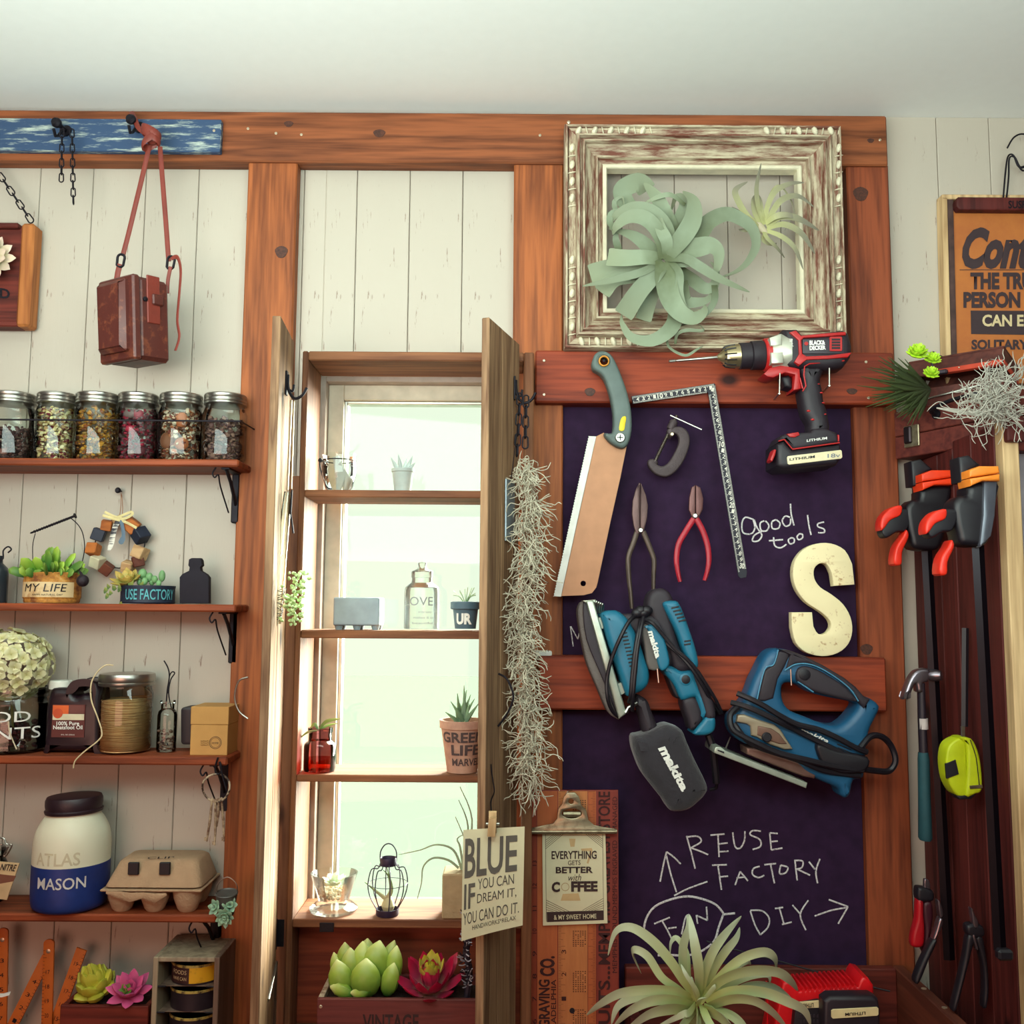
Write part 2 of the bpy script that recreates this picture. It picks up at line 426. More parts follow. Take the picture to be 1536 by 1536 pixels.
def screws(o, pts, Y, r=4):
    for x, y in pts:
        c = at(x, y, Y); MB().lathe([(0.0025, -.001), (.0025, .0006), (.0018, .0011)], c, (0, -1, 0), 10).obj('screw', M_screw, o)
# timber frame on the wall
def timber(name, x0, y0, x1, y1, Yf, mat, label, cat, grp=None, scr=(), ext=0, Yb=YW):
    c = at((x0+x1)/2, y1, Yf)
    t = thing(name, (c.x, Yb, c.z), label, cat, grp)
    MB().pbox(x0, y0, x1, y1, Yf, Yb, .0025).obj('board', mat, t)
    screws(t, scr, Yf); return t
G1 = 'stained timbers framed on the white wall'
tb = timber('top_beam', -260, 168, 1331, 243, 1.615, M_beam, 'long stained horizontal beam running under the ceiling', 'beam', G1,
            [(372, 193), (414, 200), (452, 202), (810, 203), (1320, 210)])
def vpost(x, w, ytop, Yf, label, lo=-.0, scr=(), mat=None):
    """vertical post given centre px and width px at row ytop"""
    c = at(x, ytop, Yf); h = w/2/F*Yf
    t = thing('wall_post', (c.x, YW, 0), label, 'post', G1)
    MB().box(c.x-h, c.x+h, Yf, YW, 0, c.z, .0025).obj('board', mat or M_post, t); screws(t, scr, Yf)
    return t
vpost(409.5, 77, 241, 1.622, 'stained vertical post at the right end of the jar shelves, with a dark knot')
vpost(808, 77, 243, 1.622, 'stained vertical post left of the chalkboards, behind the hanging moss')
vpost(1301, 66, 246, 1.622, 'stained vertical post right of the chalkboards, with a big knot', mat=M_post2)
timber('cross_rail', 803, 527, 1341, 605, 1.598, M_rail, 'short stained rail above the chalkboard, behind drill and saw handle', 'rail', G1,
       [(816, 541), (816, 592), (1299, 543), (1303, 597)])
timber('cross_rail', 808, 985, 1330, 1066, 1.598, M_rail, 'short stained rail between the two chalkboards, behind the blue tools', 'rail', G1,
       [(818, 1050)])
M_chalkb = plain('chalkboard_black', '2C1834', .8, var=.2, bump=.05, spec=.2)
BX0 = at(808, 243, 1.622).x+38.5/F*1.622; BX1 = at(1301, 246, 1.622).x-33/F*1.622
cb1 = MB().box(BX0, BX1, 1.636, YW, at(1060, 984, 1.636).z, at(1060, 607, 1.636).z, .001).obj('chalkboard', M_chalkb, label='upper black chalkboard with the words good tools, behind the hand tools', cat='chalkboard')
cb2 = MB().box(BX0, BX1, 1.636, YW, at(1060, 1560, 1.636).z, at(1060, 1067, 1.636).z, .001).obj('chalkboard', M_chalkb, label='lower black chalkboard with chalk lettering REUSE FACTORY DIY', cat='chalkboard')
# ---- window proper
M_wf = plain('window_frame_aluminium', '9C8C80', .5, .1); M_wf2 = plain('window_frame_light', 'B8AC98', .5, .1)
wn = thing('window_1', ((OX0+OX1)/2, 1.7, OZ0), kind='structure')
def ringframe(x0, x1, z0, z1, w, y0, y1, b=.001):
    m = MB(); m.box(x0, x0+w, y0, y1, z0, z1, b); m.box(x1-w, x1, y0, y1, z0, z1, b)
    m.box(x0+w, x1-w, y0, y1, z0, z0+w, b); m.box(x0+w, x1-w, y0, y1, z1-w, z1, b); return m
ringframe(OX0-.002, OX1+.002, OZ0-.002, OZ1+.002, .011, 1.651, 1.74).obj('window_frame', M_wf, wn)
ringframe(OX0+.009, OX1-.009, OZ0+.009, OZ1-.009, .027, 1.675, 1.72).obj('sash', M_wf2, wn)
ringframe(OX0+.036, OX1-.036, OZ0+.036, OZ1-.036, .005, 1.685, 1.71).obj('glazing_bead', M_steel, wn)
MB().box(OX0+.037, OX1-.037, 1.698, 1.701, OZ0+.037, OZ1-.037).obj('pane', M_pane, wn)
# outside: pale yard, wall and shrubs far below the window
M_out = plain('outside_ground', '434A42', 1, var=.05, spec=0)
MB().box(-25, 25, 3, 60, -2.6, -2.5).obj('ground_outside', M_out, kind='structure')
MB().box(-3.6, 1.0, 6.0, 11.5, -2.5, -2.46, .01).obj('paved_pad', plain('outside_paving', '3C443A', 1, spec=0), label='faint grey paved pad on the ground outside the window', cat='pavement')
M_knot = worn('dark_knot', '2A120C', '5A2C18', 'O', .5, .2, 60, .6)
def knot(parent, x, y, Y, r, e=.7):
    q = at(x, y, Y); MB().prism([[(q.x+r*cos(t)*(1+.12*sin(3*t)), q.z+r*e*sin(t)) for t in [2*pi*i/16 for i in range(16)]]], Y-.0006, Y+.001, .0004, 1).obj('knot', M_knot, parent)
P3 = [o for o in bpy.data.objects if o.name.startswith('wall_post')]
P3.sort(key=lambda o: o.location.x)
for x, y, r in ((433, 186, .008), (569, 200, .0105), (1306, 211, .006)): knot(tb, x, y, 1.615, r)
knot(P3[0], 422, 378, 1.622, .011, 1.0); knot(P3[2], 1291, 291, 1.622, .013, 1.0); knot(P3[2], 1300, 974, 1.622, .010, .9)
rails = [o for o in bpy.data.objects if o.name.startswith('cross_rail')]; rails.sort(key=lambda o: -o.location.z)
knot(rails[0], 885, 588, 1.598, .009, .8); knot(rails[0], 1278, 587, 1.598, .009, .6)
# ================================================================ LEFT: hook rack, bag, shelves
M_blue = worn('blue_distressed_paint', '2C4668', 'B8C4B8', 'X', .575, .07, 16, .6)
M_leather = worn('brown_leather', '54241E', '8A4A30', 'O', .62, .10, 14, .45)
M_strap = plain('leather_strap', '7A2E22', .5, bump=.2)
r = at(115, 226, 1.6)
hr = thing('hook_rack', (r.x, 1.6, r.z), 'distressed blue painted board with iron hooks on the top beam', 'hook rack')
MB().pbox(-200, 177, 331, 226, 1.602, 1.615, .0015).obj('board', M_blue, hr)
screws(hr, [(321, 196)], 1.602)
def peg(x, y):
    m = MB(); c = at(x, y, 1.602)
    m.lathe([(.010, 0), (.010, .003), (.004, .004), (.004, .02), (.008, .022), (.009, .027), (.006, .032)], c, (-.25, -1, .1), 14)
    m.tube([c+V(0, -.012, -.002), c+V(-.004, -.02, -.018), c+V(-.004, -.03, -.024), c+V(-.003, -.04, -.016)], .0026)
    return m.obj('hook', M_iron, hr)
peg(100, 197); peg(210, 192)
def link(m, c, d, nrm, L, Wd, r):
    d = Vector(d).normalized(); nrm = Vector(nrm); nrm = (nrm-d*nrm.dot(d)).normalized(); s = d.cross(nrm)
    pts = []
    for i in range(12):
        t = 2*pi*i/12; pts.append(Vector(c) + s*(Wd/2*cos(t)) + d*((L-Wd)/2*(1 if sin(t) >= 0 else -1) + Wd/2*sin(t)))
    m.tube(pts, r, 6, True)
def chain(name, pts, L, Wd, r, label, mat=None, group=None, n0=(0, -1, 0)):
    """chain of separate links along a poly-line of world points"""
    t = thing(name, pts[0], label, 'chain', group)
    P = [Vector(p) for p in pts]; pos = 0; seg = [(P[i+1]-P[i]).length for i in range(len(P)-1)]; tot = sum(seg); k = 0
    step = L*.82
    while pos < tot:
        q = pos; i = 0
        while i < len(seg)-1 and q > seg[i]: q -= seg[i]; i += 1
        d = (P[i+1]-P[i]).normalized(); c = P[i]+d*q
        m = MB(); link(m, c, d, (0, -1, 0) if k % 2 == 0 else (1, .25, 0), L, Wd, r); m.obj('link', mat or M_iron, t)
        pos += step; k += 1
    return t
chain('chain', pxline([(93, 200), (92, 268)], 1.575), .016, .0075, .0011, 'short black chain hanging from the blue hook rack, left strand')
chain('chain', pxline([(108, 200), (110, 302)], 1.575), .016, .0075, .0011, 'longer black chain hanging from the blue hook rack, right strand')
# ---- leather case
bagc = at(205, 485, 1.53)
bag = thing('leather_case', (bagc.x, 1.53, at(200, 555, 1.53).z), 'boxy dark brown leather camera case hanging by its knotted strap', 'camera case')
def bagM(yaw=radians(-33)): return Matrix.Translation(bagc) @ Matrix.Rotation(radians(-2), 4, 'Y') @ Matrix.Rotation(radians(5), 4, 'X') @ Matrix.Rotation(yaw, 4, 'Z')
BM = bagM()
hw, hd, hh = .043, .032, .066
MB().box(-hw, hw, -hd+.006, hd, -hh, hh, .006, BM).obj('body', M_leather, bag)
MB().box(-hw-.002, hw+.002, -hd-.006, -hd+.008, -hh-.001, hh+.001, .003, BM).obj('front_cover', M_leather, bag)
MB().prism([rrect(-hw+.009, -hh+.012, hw-.009, hh-.006, .003, 1)], -hd-.020, -hd-.005, .008, 1, M=BM).obj('raised_panel', M_leather, bag)
MB().box(hw-.001, hw+.002, -.012, .012, -hh*.1, hh+.004, .001, BM).obj('side_tab', M_strap, bag)
MB().box(hw, hw+.006, -.004, .016, hh*.35, hh*.62, .002, BM).obj('strap_keeper', M_leather, bag)
MB().lathe([(.004, 0), (.004, .002), (.002, .003)], BM @ V(hw+.001, -.016, .03), BM.to_3x3() @ V(1, 0, 0), 10).obj('stud', M_iron, bag)
K = at(228, 205, 1.56)
def strapline(pts, Y0, w=.0042, t=.0013, nrm=(0.2, -1, 0), name='strap'):
    P = cr(pxline(pts, Y0), 5, False); return MB().loft(P, w, t, nrm, 8).obj(name, M_strap, bag)
strapline([(197, 168, 1.60), (202, 178, 1.585), (208, 192, 1.575), (222, 205, 1.57), (232, 222, 1.57)], 1.57)
strapline([(224, 218), (217, 250), (205, 300), (193, 350), (184, 384)], 1.565, .0040)
strapline([(240, 220), (243, 260), (247, 310), (250, 350), (253, 392)], 1.565, .0040)
m = MB()
for k, (ang, off) in enumerate(((25, -.006), (32, .002), (-38, .010))):
    a = radians(ang); ring = []
    for i in range(16):
        t = 2*pi*i/16
        p = V(.017*cos(t), -.011*sin(t)*1.1, 0); ring.append(K + V(0, -.004, -off) + Matrix.Rotation(a, 3, 'Y') @ p)
    m.loft(ring, .0016, .0062, (0, 0, 1), 8, closed=True)
m.ball(K+V(0, 0, -.002), .012, 1, .8, 1)
m.obj('knot', M_strap, bag)
for px, py in ((181, 391), (256, 394)):
    c = at(px, py, 1.55); mm = MB(); link(mm, c, (0.1, 0, 1), (0, -1, 0), .022, .012, .0022); mm.obj('buckle_ring', M_iron, bag)
strapline([(180, 396), (177, 408), (175, 420)], 1.55, .0045)
strapline([(256, 400), (252, 420), (251, 440)], 1.545, .003)
strapline([(257, 388, 1.55), (266, 386, 1.545), (271, 405, 1.535), (269, 440, 1.53), (266, 480, 1.53), (269, 505, 1.53), (263, 526, 1.53)], 1.53, .0035)
# ---- left hanging frame with pale rosette
o = at(-20, 488, 1.6)
fr = thing('wooden_frame_planter', (o.x, 1.62, o.z), 'reddish wooden frame planter hanging by a chain at the left picture edge', 'frame')
MB().pbox(-130, 340, 30, 487, 1.625, 1.645, .001).obj('back_panel', M_darkx, fr)
MB().pbox(27, 334, 47, 489, 1.612, 1.645, .004).obj('side_rail', wood('orange_side_wood', 'B8723C', '7A3E1C', 'Z', knots=False), fr, label='lighter orange wooden side rail')
MB().pbox(-130, 333, 27, 341, 1.615, 1.645, .002).obj('top_rail', M_darkx, fr)
MB().pbox(-130, 480, 27, 489, 1.615, 1.645, .002).obj('bottom_rail', M_darkx, fr)
text('D', quad((0, 432), (15, 434), (0, 447), (15, 449), 1.6245), M_iron, fr, bold=.03)
chain('chain', pxline([(-26, 225), (48, 333)], 1.615), .0185, .0095, .0012, 'black chain holding up the wooden frame at the left edge')
def rosette(m_or_t, c, axis, layers, mat, name='leaf', sep=True, curl=.5, n=8, flat=.45, seg=6, rnd=.08, tipw=.1, fat=.34, pw=.75):
    """layers = [(count, length, width, elevation_deg)]"""
    ax = Vector(axis).normalized(); q = ax.to_track_quat('Z', 'Y').to_matrix(); c = Vector(c); k = 0
    out = []
    for li, (cnt, L, Wd, el) in enumerate(layers):
        for i in range(cnt):
            a = 2*pi*(i+.5*(li % 2))/cnt + random.uniform(-rnd, rnd); e = radians(el + random.uniform(-4, 4)); Ln = L*random.uniform(.92, 1.06)
            P = []; Ws = []; Ts = []
            for s in range(seg+1):
                t = s/seg; ee = e + curl*(t-.3)
                rad = Ln*t*cos(e + curl*t*.5); hh_ = Ln*t*sin(e + curl*t*.5)
                P.append(c + q @ Vector((rad*cos(a), rad*sin(a), hh_)))
                w = Wd*(sin(pi*min(t**pw*.93+.05, 1)) ** .7) if t < 1 else Wd*tipw*.3
                Ws.append(max(w, Wd*.04)); Ts.append(max(w*fat, Wd*.02))
            nrm = q @ Vector((-sin(e)*cos(a), -sin(e)*sin(a), cos(e)))
            mm = MB() if sep else m_or_t
            mm.loft(P, Ws, Ts, nrm, n, .12)
            if sep: out.append(mm.obj(name, mat, m_or_t))
            k += 1
    return out
M_pk = leafmat('pale_pink_green_leaf', 'A8A878', 'D8C0AC')
pr = thing('rosette_succulent', at(-12, 392, 1.60), 'pale pink and green rosette succulent in the hanging wooden frame', 'succulent')
rosette(pr, at(-14, 388, 1.61), (.1, -1, .1), [(11, .046, .0095, 6), (10, .040, .009, 25), (8, .030, .008, 48)], M_pk, curl=.3, pw=1.1)
# ---- shelves
SY = 1.548
def shelf(yf, x1, th, label, x0=-260):
    c = at(60, yf, SY); e = at(x1, yf, SY).x
    t = thing('wall_shelf', (at(40, yf, SY).x, YW, c.z-th), label, 'shelf', 'stained shelves on the left of the window')
    MB().box(at(x0, yf, SY).x, e, SY, YW, c.z-th, c.z, .0025).obj('board', M_shelf, t)
    # iron bracket near the right end
    bx = at(x1+2, yf+20, 1.60).x - .012
    m = MB(); m.box(bx-.0075, bx+.0075, YW-.028, YW-.024+.024, c.z-th-.085, c.z-th, .002)
    m.tube([V(bx, YW-.006, c.z-th-.075), V(bx, YW-.03, c.z-th-.05), V(bx, YW-.06, c.z-th-.02), V(bx, YW-.085, c.z-th-.003)], .003)
    m.box(bx-.007, bx+.007, SY+.01, YW, c.z-th-.003, c.z-th+.0002, .0008)
    m.tube(cr([V(bx-.016, SY+.012, c.z-th), V(bx-.020, SY+.008, c.z-th-.010), V(bx-.016, SY+.008, c.z-th-.017), V(bx-.011, SY+.010, c.z-th-.012), V(bx-.010, SY+.02, c.z-th-.03), V(bx-.004, SY+.05, c.z-th-.07)], 4, False), .0013)
    m.obj('bracket', M_iron, t)
    return t, c.z
S1, Z1 = shelf(687, 358, .012, 'top left wall shelf carrying the row of potpourri jars')
S2, Z2 = shelf(905, 354, .012, 'second left wall shelf carrying the rusty tin plant and the black bottle')
S3, Z3 = shelf(1134, 341, .013, 'third left wall shelf carrying the oil bottle and the twine jar')
S4, Z4 = shelf(1371, 325, .012, 'fourth left wall shelf carrying the white and blue jar and the egg carton')
m = MB(); zr = at(180, 630, SY).z; m.tube([V(at(-220, 628, SY).x, SY+.003, zr), V(at(360, 628, SY).x, SY+.003, zr), V(at(360, 628, SY).x+.004, YW-.02, zr)], .0016); m.obj('guard_rail', M_iron, S1, label='thin black wire rail')
# ---- potpourri jars
def quilt(r, h, t):
    return r + .0009*abs(sin(8*t + h*260))*abs(sin(8*t - h*260)) if .012 < h < .082 else r
M_lid = plain('zinc_lid', 'A8A49C', .32, .95)
jarproto = None
def potjar(px, rr, H, label, cols, fillh=.9, big=None, seed=1):
    global jarproto
    c = at(px, 800, 1.598); x = c.x; R = rr/F*1.598
    t = thing('glass_jar', (x, 1.598, Z1), label, 'jar', 'potpourri jars on the top left shelf')
    if jarproto is None:
        m = MB(); m.lathe([(.001, .0015), (.028, .0015), (.0315, .006), (.0325, .012), (.0325, .082), (.030, .090), (.0285, .094), (.0285, .104)], (0, 0, 0), n=48, cap=False, fn=quilt)
        g = m.obj('glass_body', M_glass, t, origin=None) if False else None
        me_m = m
        jarproto = m
    def inst(mb_, name, mat):
        mm = MB(); mm.v = [v*(R/.0325) if False else Vector((v.x*R/.0325+x, v.y*R/.0325+1.598, v.z+Z1)) for v in mb_.v]; mm.f = mb_.f; mm.m = mb_.m; mm.t = mb_.t
        return mm.obj(name, mat, t)
    inst(jarproto, 'glass_body', M_glass)
    m = MB(); m.lathe([(.0300, .098), (.0312, .0985), (.0312, .101), (.0300, .102), (.0312, .1035), (.0312, .107), (.0300, .108), (.0310, .1095), (.0312, .1135), (.0300, .1155), (.026, .116), (.001, .1155)], (0, 0, 0), n=36, cap=True)
    inst(m, 'lid', M_lid)
    rnd = random.Random(seed); m = MB(); k = R/.0325
    for i in range(300):
        a = rnd.uniform(0, 2*pi); q = rnd.random()**.35*.026*k; h = rnd.uniform(.005, .094*fillh)
        s = rnd.uniform(.003, .0058); mt = Matrix.Rotation(rnd.uniform(0, 3), 3, 'X') @ Matrix.Rotation(rnd.uniform(0, 3), 3, 'Z')
        m.ball((x+q*cos(a), 1.598+q*sin(a), Z1+h), s, 1, .75, .45, 6, 4, mt)
    for (a, h, s, sh) in (big or []):
        m.ball((x+a, 1.598-.020, Z1+h), s, 1, .6, sh, 9, 6)
    m.obj('potpourri', bits('potpourri_'+str(seed), cols), t, kind='stuff')
potjar(8, 34, 113, 'jar of dark brown seeds, leftmost in the potpourri row', ['3A2022', '5A3430', '2A1A1E', '6E5048'], .62, seed=1)
potjar(75, 30, 113, 'jar of cream coloured seeds and petals, second from the left in the row', ['D8CC98', 'E0D8B0', 'C8B880', 'B49060', '6E2030'], .95, seed=2)
potjar(137, 33, 113, 'jar of yellow and orange dried petals, between the cream and the red jars', ['B87E28', 'C89030', '8A4A20', '6A4A38', '9A7A40'], .97, seed=3)
potjar(199, 31, 113, 'jar with bright red dried flowers, fourth from the left in the row', ['8A1430', '5A1826', '4A3A40', 'A01838', '6A5A58'], .93, [(-.006, .080, .010, .8), (.008, .080, .009, .8), (-.005, .055, .009, .7), (.014, .018, .009, 1)], 4)
potjar(264, 33, 113, 'jar with orange slices and pale petals, right of the red flower jar', ['A86038', 'C8B49A', '6A3026', 'D8D0B8', '7A4A30'], .93, [(.008, .070, .011, 1.2), (-.015, .035, .011, 1.3), (.010, .030, .012, .9)], 5)
potjar(331, 33, 113, 'jar of brown purple leaves at the right end of the row', ['6A4A48', '4A3236', '7E5E54', '8A6A5C'], .78, seed=6)
# ---- second shelf
M_rust = worn('rusty_tin', '7A4420', 'C88A38', 'O', .48, .10, 14, .7, 'D8B070')
tin = at(80, 860, 1.598); tz = Z2
tp = thing('rusty_tin_pot', (tin.x, 1.598, tz), 'rusty yellow tin pot lettered MY LIFE with a nail handle', 'plant pot')
R = 40/F*1.598; H = at(80, 858, 1.56).z-tz
MB().lathe([(.001, .001), (R*.94, .001), (R*.97, .004), (R*.96, .007), (R, .010), (R, H-.012), (R*.98, H-.011), (R*1.0, H-.004), (R*1.02, H-.001), (R*1.0, H), (R*.95, H-.002), (R*.94, H-.012), (.001, H-.012)], (tin.x, 1.598, tz), n=40, cap=False).obj('body', M_rust, tp)
def cyl(cx, cy, z0, z1, R, a0, a1, off=.0007):
    """map for lettering wrapped on a cylinder; angles in degrees from the camera side, + to the right"""
    av = math.atan2(-cx, cy)
    def f(u, v):
        a = av + radians(a0+(a1-a0)*u); return V(cx+(R+off)*sin(a), cy-(R+off)*cos(a), z0+(z1-z0)*v)
    return f
def cylpatch(m, cx, cy, z0, z1, R, a0, a1, n=14, off=.0004):
    f = cyl(cx, cy, z0, z1, R, a0, a1, off); g = cyl(cx, cy, z0, z1, R, a0, a1, off-.0008); vs = []; fs = []
    for i in range(n+1):
        u = i/n; vs += [f(u, 0), f(u, 1), g(u, 1), g(u, 0)]
    for i in range(n):
        for k in range(4): fs.append((i*4+k, i*4+(k+1) % 4, i*4+4+(k+1) % 4, i*4+4+k))
    fs += [(0, 1, 2, 3), (n*4+3, n*4+2, n*4+1, n*4)]; m.add(vs, fs)
mp_ = MB(); cylpatch(mp_, tin.x, 1.598, tz+.010, tz+H-.016, R, -80, 45); plb = mp_.obj('paper_label', worn('aged_label', 'B08050', 'DCC090', 'O', .42, .1, 10), tp)
text('MY LIFE', cyl(tin.x, 1.598, tz+.019, tz+H-.019, R, -62, 28, .0012), M_black, plb, shear=.15, fine=True)
text('HAPPY NATURAL DAY', cyl(tin.x, 1.598, tz+.0125, tz+.0155, R, -40, 20, .0012), M_black, plb, fine=True)
nl = MB(); a, b = at(45, 800, 1.585), at(112, 774, 1.585); nl.tube([a, a*.97+b*.03, b], [.0004, .0016, .0022]); nl.lathe([(.0045, 0), (.0045, .0015)], b, (b-a), 10)
for i in range(14):
    q = a+(b-a)*(.1+.055*i); nl.lathe([(.0026, 0), (.0026, .0008)], q, (b-a)+V(0, 0, .01), 8)
nl.obj('nail_handle', M_iron, tp)
MB().tube(cr(pxline([(50, 858), (49, 820), (53, 800)], 1.59), 5, False), .0007).obj('wire', M_iron, tp)
MB().tube(cr(pxline([(106, 777), (117, 787), (124, 800), (127, 820), (124, 840), (119, 856)], 1.585), 5, False), .0008).obj('wire', M_iron, tp)
mb = MB(); mb.ball(at(124, 871, 1.56), .0098, 1, .9, 1, 14, 10)
for i in range(3): mb.tube([at(119+i, 856+i, 1.565), at(122+i*1.5, 864, 1.56)], .0012)
mb.obj('round_bell', plain('dark_bell', '2A2028', .6, .3, .4), tp)
M_g1 = leafmat('jade_leaf', '2E6E30', '7A9A38', (.3, 1.0)); M_g2 = leafmat('jade_leaf_bright', '5A9A28', 'A8C048')
def bush(name, label, c, spread, n, L, Wd, mats, cat='plant', grp=None, up=1.0, base=(0, 0, 0)):
    t = thing(name, c, label, cat, grp)
    for i in range(n):
        a = 2.399*i; q = sqrt((i+.5)/n); root = Vector(c)+V(spread*q*.45*cos(a), spread*q*.35*sin(a), 0)
        d = V(q*cos(a)*1.0, q*sin(a)*.8-.15, up*(1.25-q*.9)).normalized(); l = L*random.uniform(.5, 1.15)*(1 if q > .5 else 1.1)
        tipp = root+d*l*1.12; P = [root, root+d*l*.35, root+d*l*.7+V(0, 0, .001), root+d*l, tipp]
        MB().loft(P, [Wd*.2, Wd*.55, Wd*1.0, Wd*.85, Wd*.15], [Wd*.15, Wd*.3, Wd*.4, Wd*.35, Wd*.08], (-d.z*d.x, -1, .3), 8, .1).obj('leaf', random.choice(mats), t)
    return t
bush('potted_jade_plant', 'green jade plant growing in the rusty tin', (tin.x-.004, 1.59, tz+H-.010), .055, 52, .040, .0078, [M_g1, M_g1, M_g2], 'succulent')
# dark bottle at the left edge
c = at(0, 870, 1.6)
db = thing('dark_glass_bottle', (c.x-.005, 1.6, Z2), 'dark glass bottle with a twisted wire loop at the left edge', 'bottle')
R = .017; MB().lathe([(.001, 0), (R, 0), (R*1.02, .003), (R, .052), (R*.9, .058), (R*.45, .066), (R*.42, .072), (R*.5, .073), (R*.5, .078), (.001, .078)], (c.x-.005, 1.6, Z2), n=24).obj('body', plain('dark_bottle_glass', '2A3036', .2), db)
MB().tube(cr(pxline([(-8, 848), (4, 838), (5, 826), (12, 820), (17, 824), (12, 829)], 1.585), 5, False), .0013).obj('wire_loop', M_iron, db)
# wreath of wooden blocks
wc = at(180, 815, 1.632)
wr = thing('block_wreath', wc, 'small wreath of wooden cubes and beads hanging on the planks', 'wreath')
MWB = [wood('block_natural', 'C8A478', '94683E', 'X', knots=False), plain('block_navy', '1C2436', .6), wood('block_orange', 'B86A30', '7E3E1C', 'X', knots=False), plain('block_pale', 'CFC4A4', .7), wood('block_brown', '6E3A28', '4A2018', 'X', knots=False)]
MB().tube([wc+V(.042*cos(a), 0, .042*sin(a)) for a in [2*pi*i/24 for i in range(24)]], .001, closed=True).obj('wire_ring', M_iron, wr)
order = [(148, 802, 1, .010), (140, 824, 2, .0095), (146, 843, 3, .0095), (160, 853, 4, .009), (207, 842, 4, .009), (210, 829, 0, .0105), (211, 803, 1, .011), (197, 788, 2, .011), (160, 788, 2, .0085), (178, 781, 0, .008), (192, 850, 0, .009)]
for i, (x, y, mi, s) in enumerate(order):
    q = at(x, y, 1.628); M = Matrix.Translation(q) @ Matrix.Rotation(random.uniform(-.5, .5), 4, 'Z') @ Matrix.Rotation(random.uniform(0, 1.4), 4, 'Y') @ Matrix.Rotation(random.uniform(-.3, .5), 4, 'X')
    MB().box(-s, s, -s, s, -s, s, .0012, M).obj('wooden_block', MWB[mi], wr)
rf = plain('raffia', 'D8C890', .8)
for p in ([(154, 773), (170, 778), (188, 783), (205, 792)], [(157, 768), (172, 775), (186, 778), (198, 772), (197, 768), (186, 772), (175, 777)]):
    MB().loft(cr(pxline(p, 1.612), 4, False), .0022, .0005, (0, -1, 0), 6).obj('raffia_bow', rf, wr)
MB().loft(cr(pxline([(178, 780), (173, 790), (170, 800), (167, 815), (163, 826)], 1.613), 4, False), [.0015]+[.0045]*8+[.0045]*4+[.004]*2+[.0026]*2, .0006, (0, -1, 0), 6).obj('striped_feather', worn('striped_feather', '2A2A34', 'E0DCD0', 'X', .5, .02, 5), wr)
MB().loft(cr(pxline([(181, 780), (184, 792), (185, 805), (180, 816)], 1.612), 4, False), [.0012]+[.003]*8+[.0044]*3+[.002], .0006, (0, -1, 0), 6).obj('blue_feather', plain('blue_feather', '5A6E80', .7), wr)
MB().tube(cr(pxline([(178, 782, 1.62), (181, 762, 1.63), (182, 740, 1.645), (184, 762, 1.63), (182, 782, 1.62)], 1.63), 4, False), .0006).obj('hanging_string', plain('hemp_string', '9A6E50', .9), wr)
MB().lathe([(.0012, 0), (.0012, .012), (.0048, .013), (.0052, .015), (.003, .018)], at(182, 737, YW), (0, -1, 0), 12).obj('nail', M_iron, label='round-headed dark nail above the block wreath', cat='nail')
# navy tin
c = at(222, 890, 1.598); R = 39/F*1.598; H = at(222, 878, 1.56).z-Z2
nt_ = thing('navy_tin', (c.x, 1.598, Z2), 'low dark navy tin lettered USE FACTORY with small succulents', 'plant pot')
MB().lathe([(.001, .001), (R*.97, .001), (R, .003), (R*.985, .005), (R*.985, H-.005), (R, H-.003), (R, H), (R*.94, H), (R*.94, H-.008), (.001, H-.008)], (c.x, 1.598, Z2), n=40, cap=False).obj('body', plain('navy_paint', '1C2438', .6, bump=.3), nt_)
text('USE FACTORY', cyl(c.x, 1.598, Z2+.007, Z2+H-.006, R, -50, 62, .001), plain('teal_print', '5AA8B0', .7), nt_, bold=.01, fine=True)
M_y = leafmat('yellow_brown_leaf', '6E8A40', 'C0A050'); M_p = leafmat('pale_bead_leaf', '7AA870', 'C0D8A8'); M_tr = leafmat('trailing_leaf', '4E7038', '98A050')
ta = thing('rosette_succulent', (c.x-.03, 1.59, Z2+H-.008), 'yellow brown rosette with trailing leaves in the navy tin', 'succulent')
rosette(ta, (c.x-.028, 1.585, Z2+H+.004), (-.1, -.6, 1), [(9, .030, .008, 15), (7, .022, .008, 40), (5, .014, .006, 60)], M_y)
for i in range(22):
    a = random.uniform(-pi, 0); p0 = V(c.x-.030, 1.58, Z2+H-.002); d = V(cos(a)*1.0, -.35, random.uniform(-.5, .35)); l = random.uniform(.012, .036)
    q = p0+d.normalized()*l; q.y = min(q.y, 1.565); MB().loft([q-V(.002, 0, .004), q, q+V(.001, -.001, .005)+d*.003], [.001, .0034, .0004], .0008, (0, -1, 0), 6).obj('leaf', M_tr, ta)
tb_ = thing('bead_succulent', (c.x+.012, 1.59, Z2+H-.008), 'pale green bead-leaved succulent in the navy tin', 'succulent')
for x, y, s in ((214, 861, .0085), (224, 866, .0075), (232, 869, .006), (217, 872, .006), (228, 873, .0055), (243, 864, .0065), (209, 873, .005), (238, 875, .005)):
    q = at(x, y, 1.585+random.uniform(-.008, .006)); MB().ball(q, s, .85, .8, 1.05 if x < 240 else 1.5, 12, 8).obj('leaf', M_p, tb_)
# black bottle-shaped board
ol = [(269, 905), (269, 866), (273, 861), (283, 856), (284, 851), (282, 848), (283, 839), (287, 837), (300, 837), (302, 840), (303, 848), (300, 851), (301, 856), (309, 861), (313, 866), (313, 905)]
MB().pprism([ol], 1.59, 1.604, .0015, 2, .0015).obj('bottle_cutout', plain('matt_black_paint', '1A1420', .85), label='flat matt black bottle shape standing at the right of the second shelf', cat='ornament')
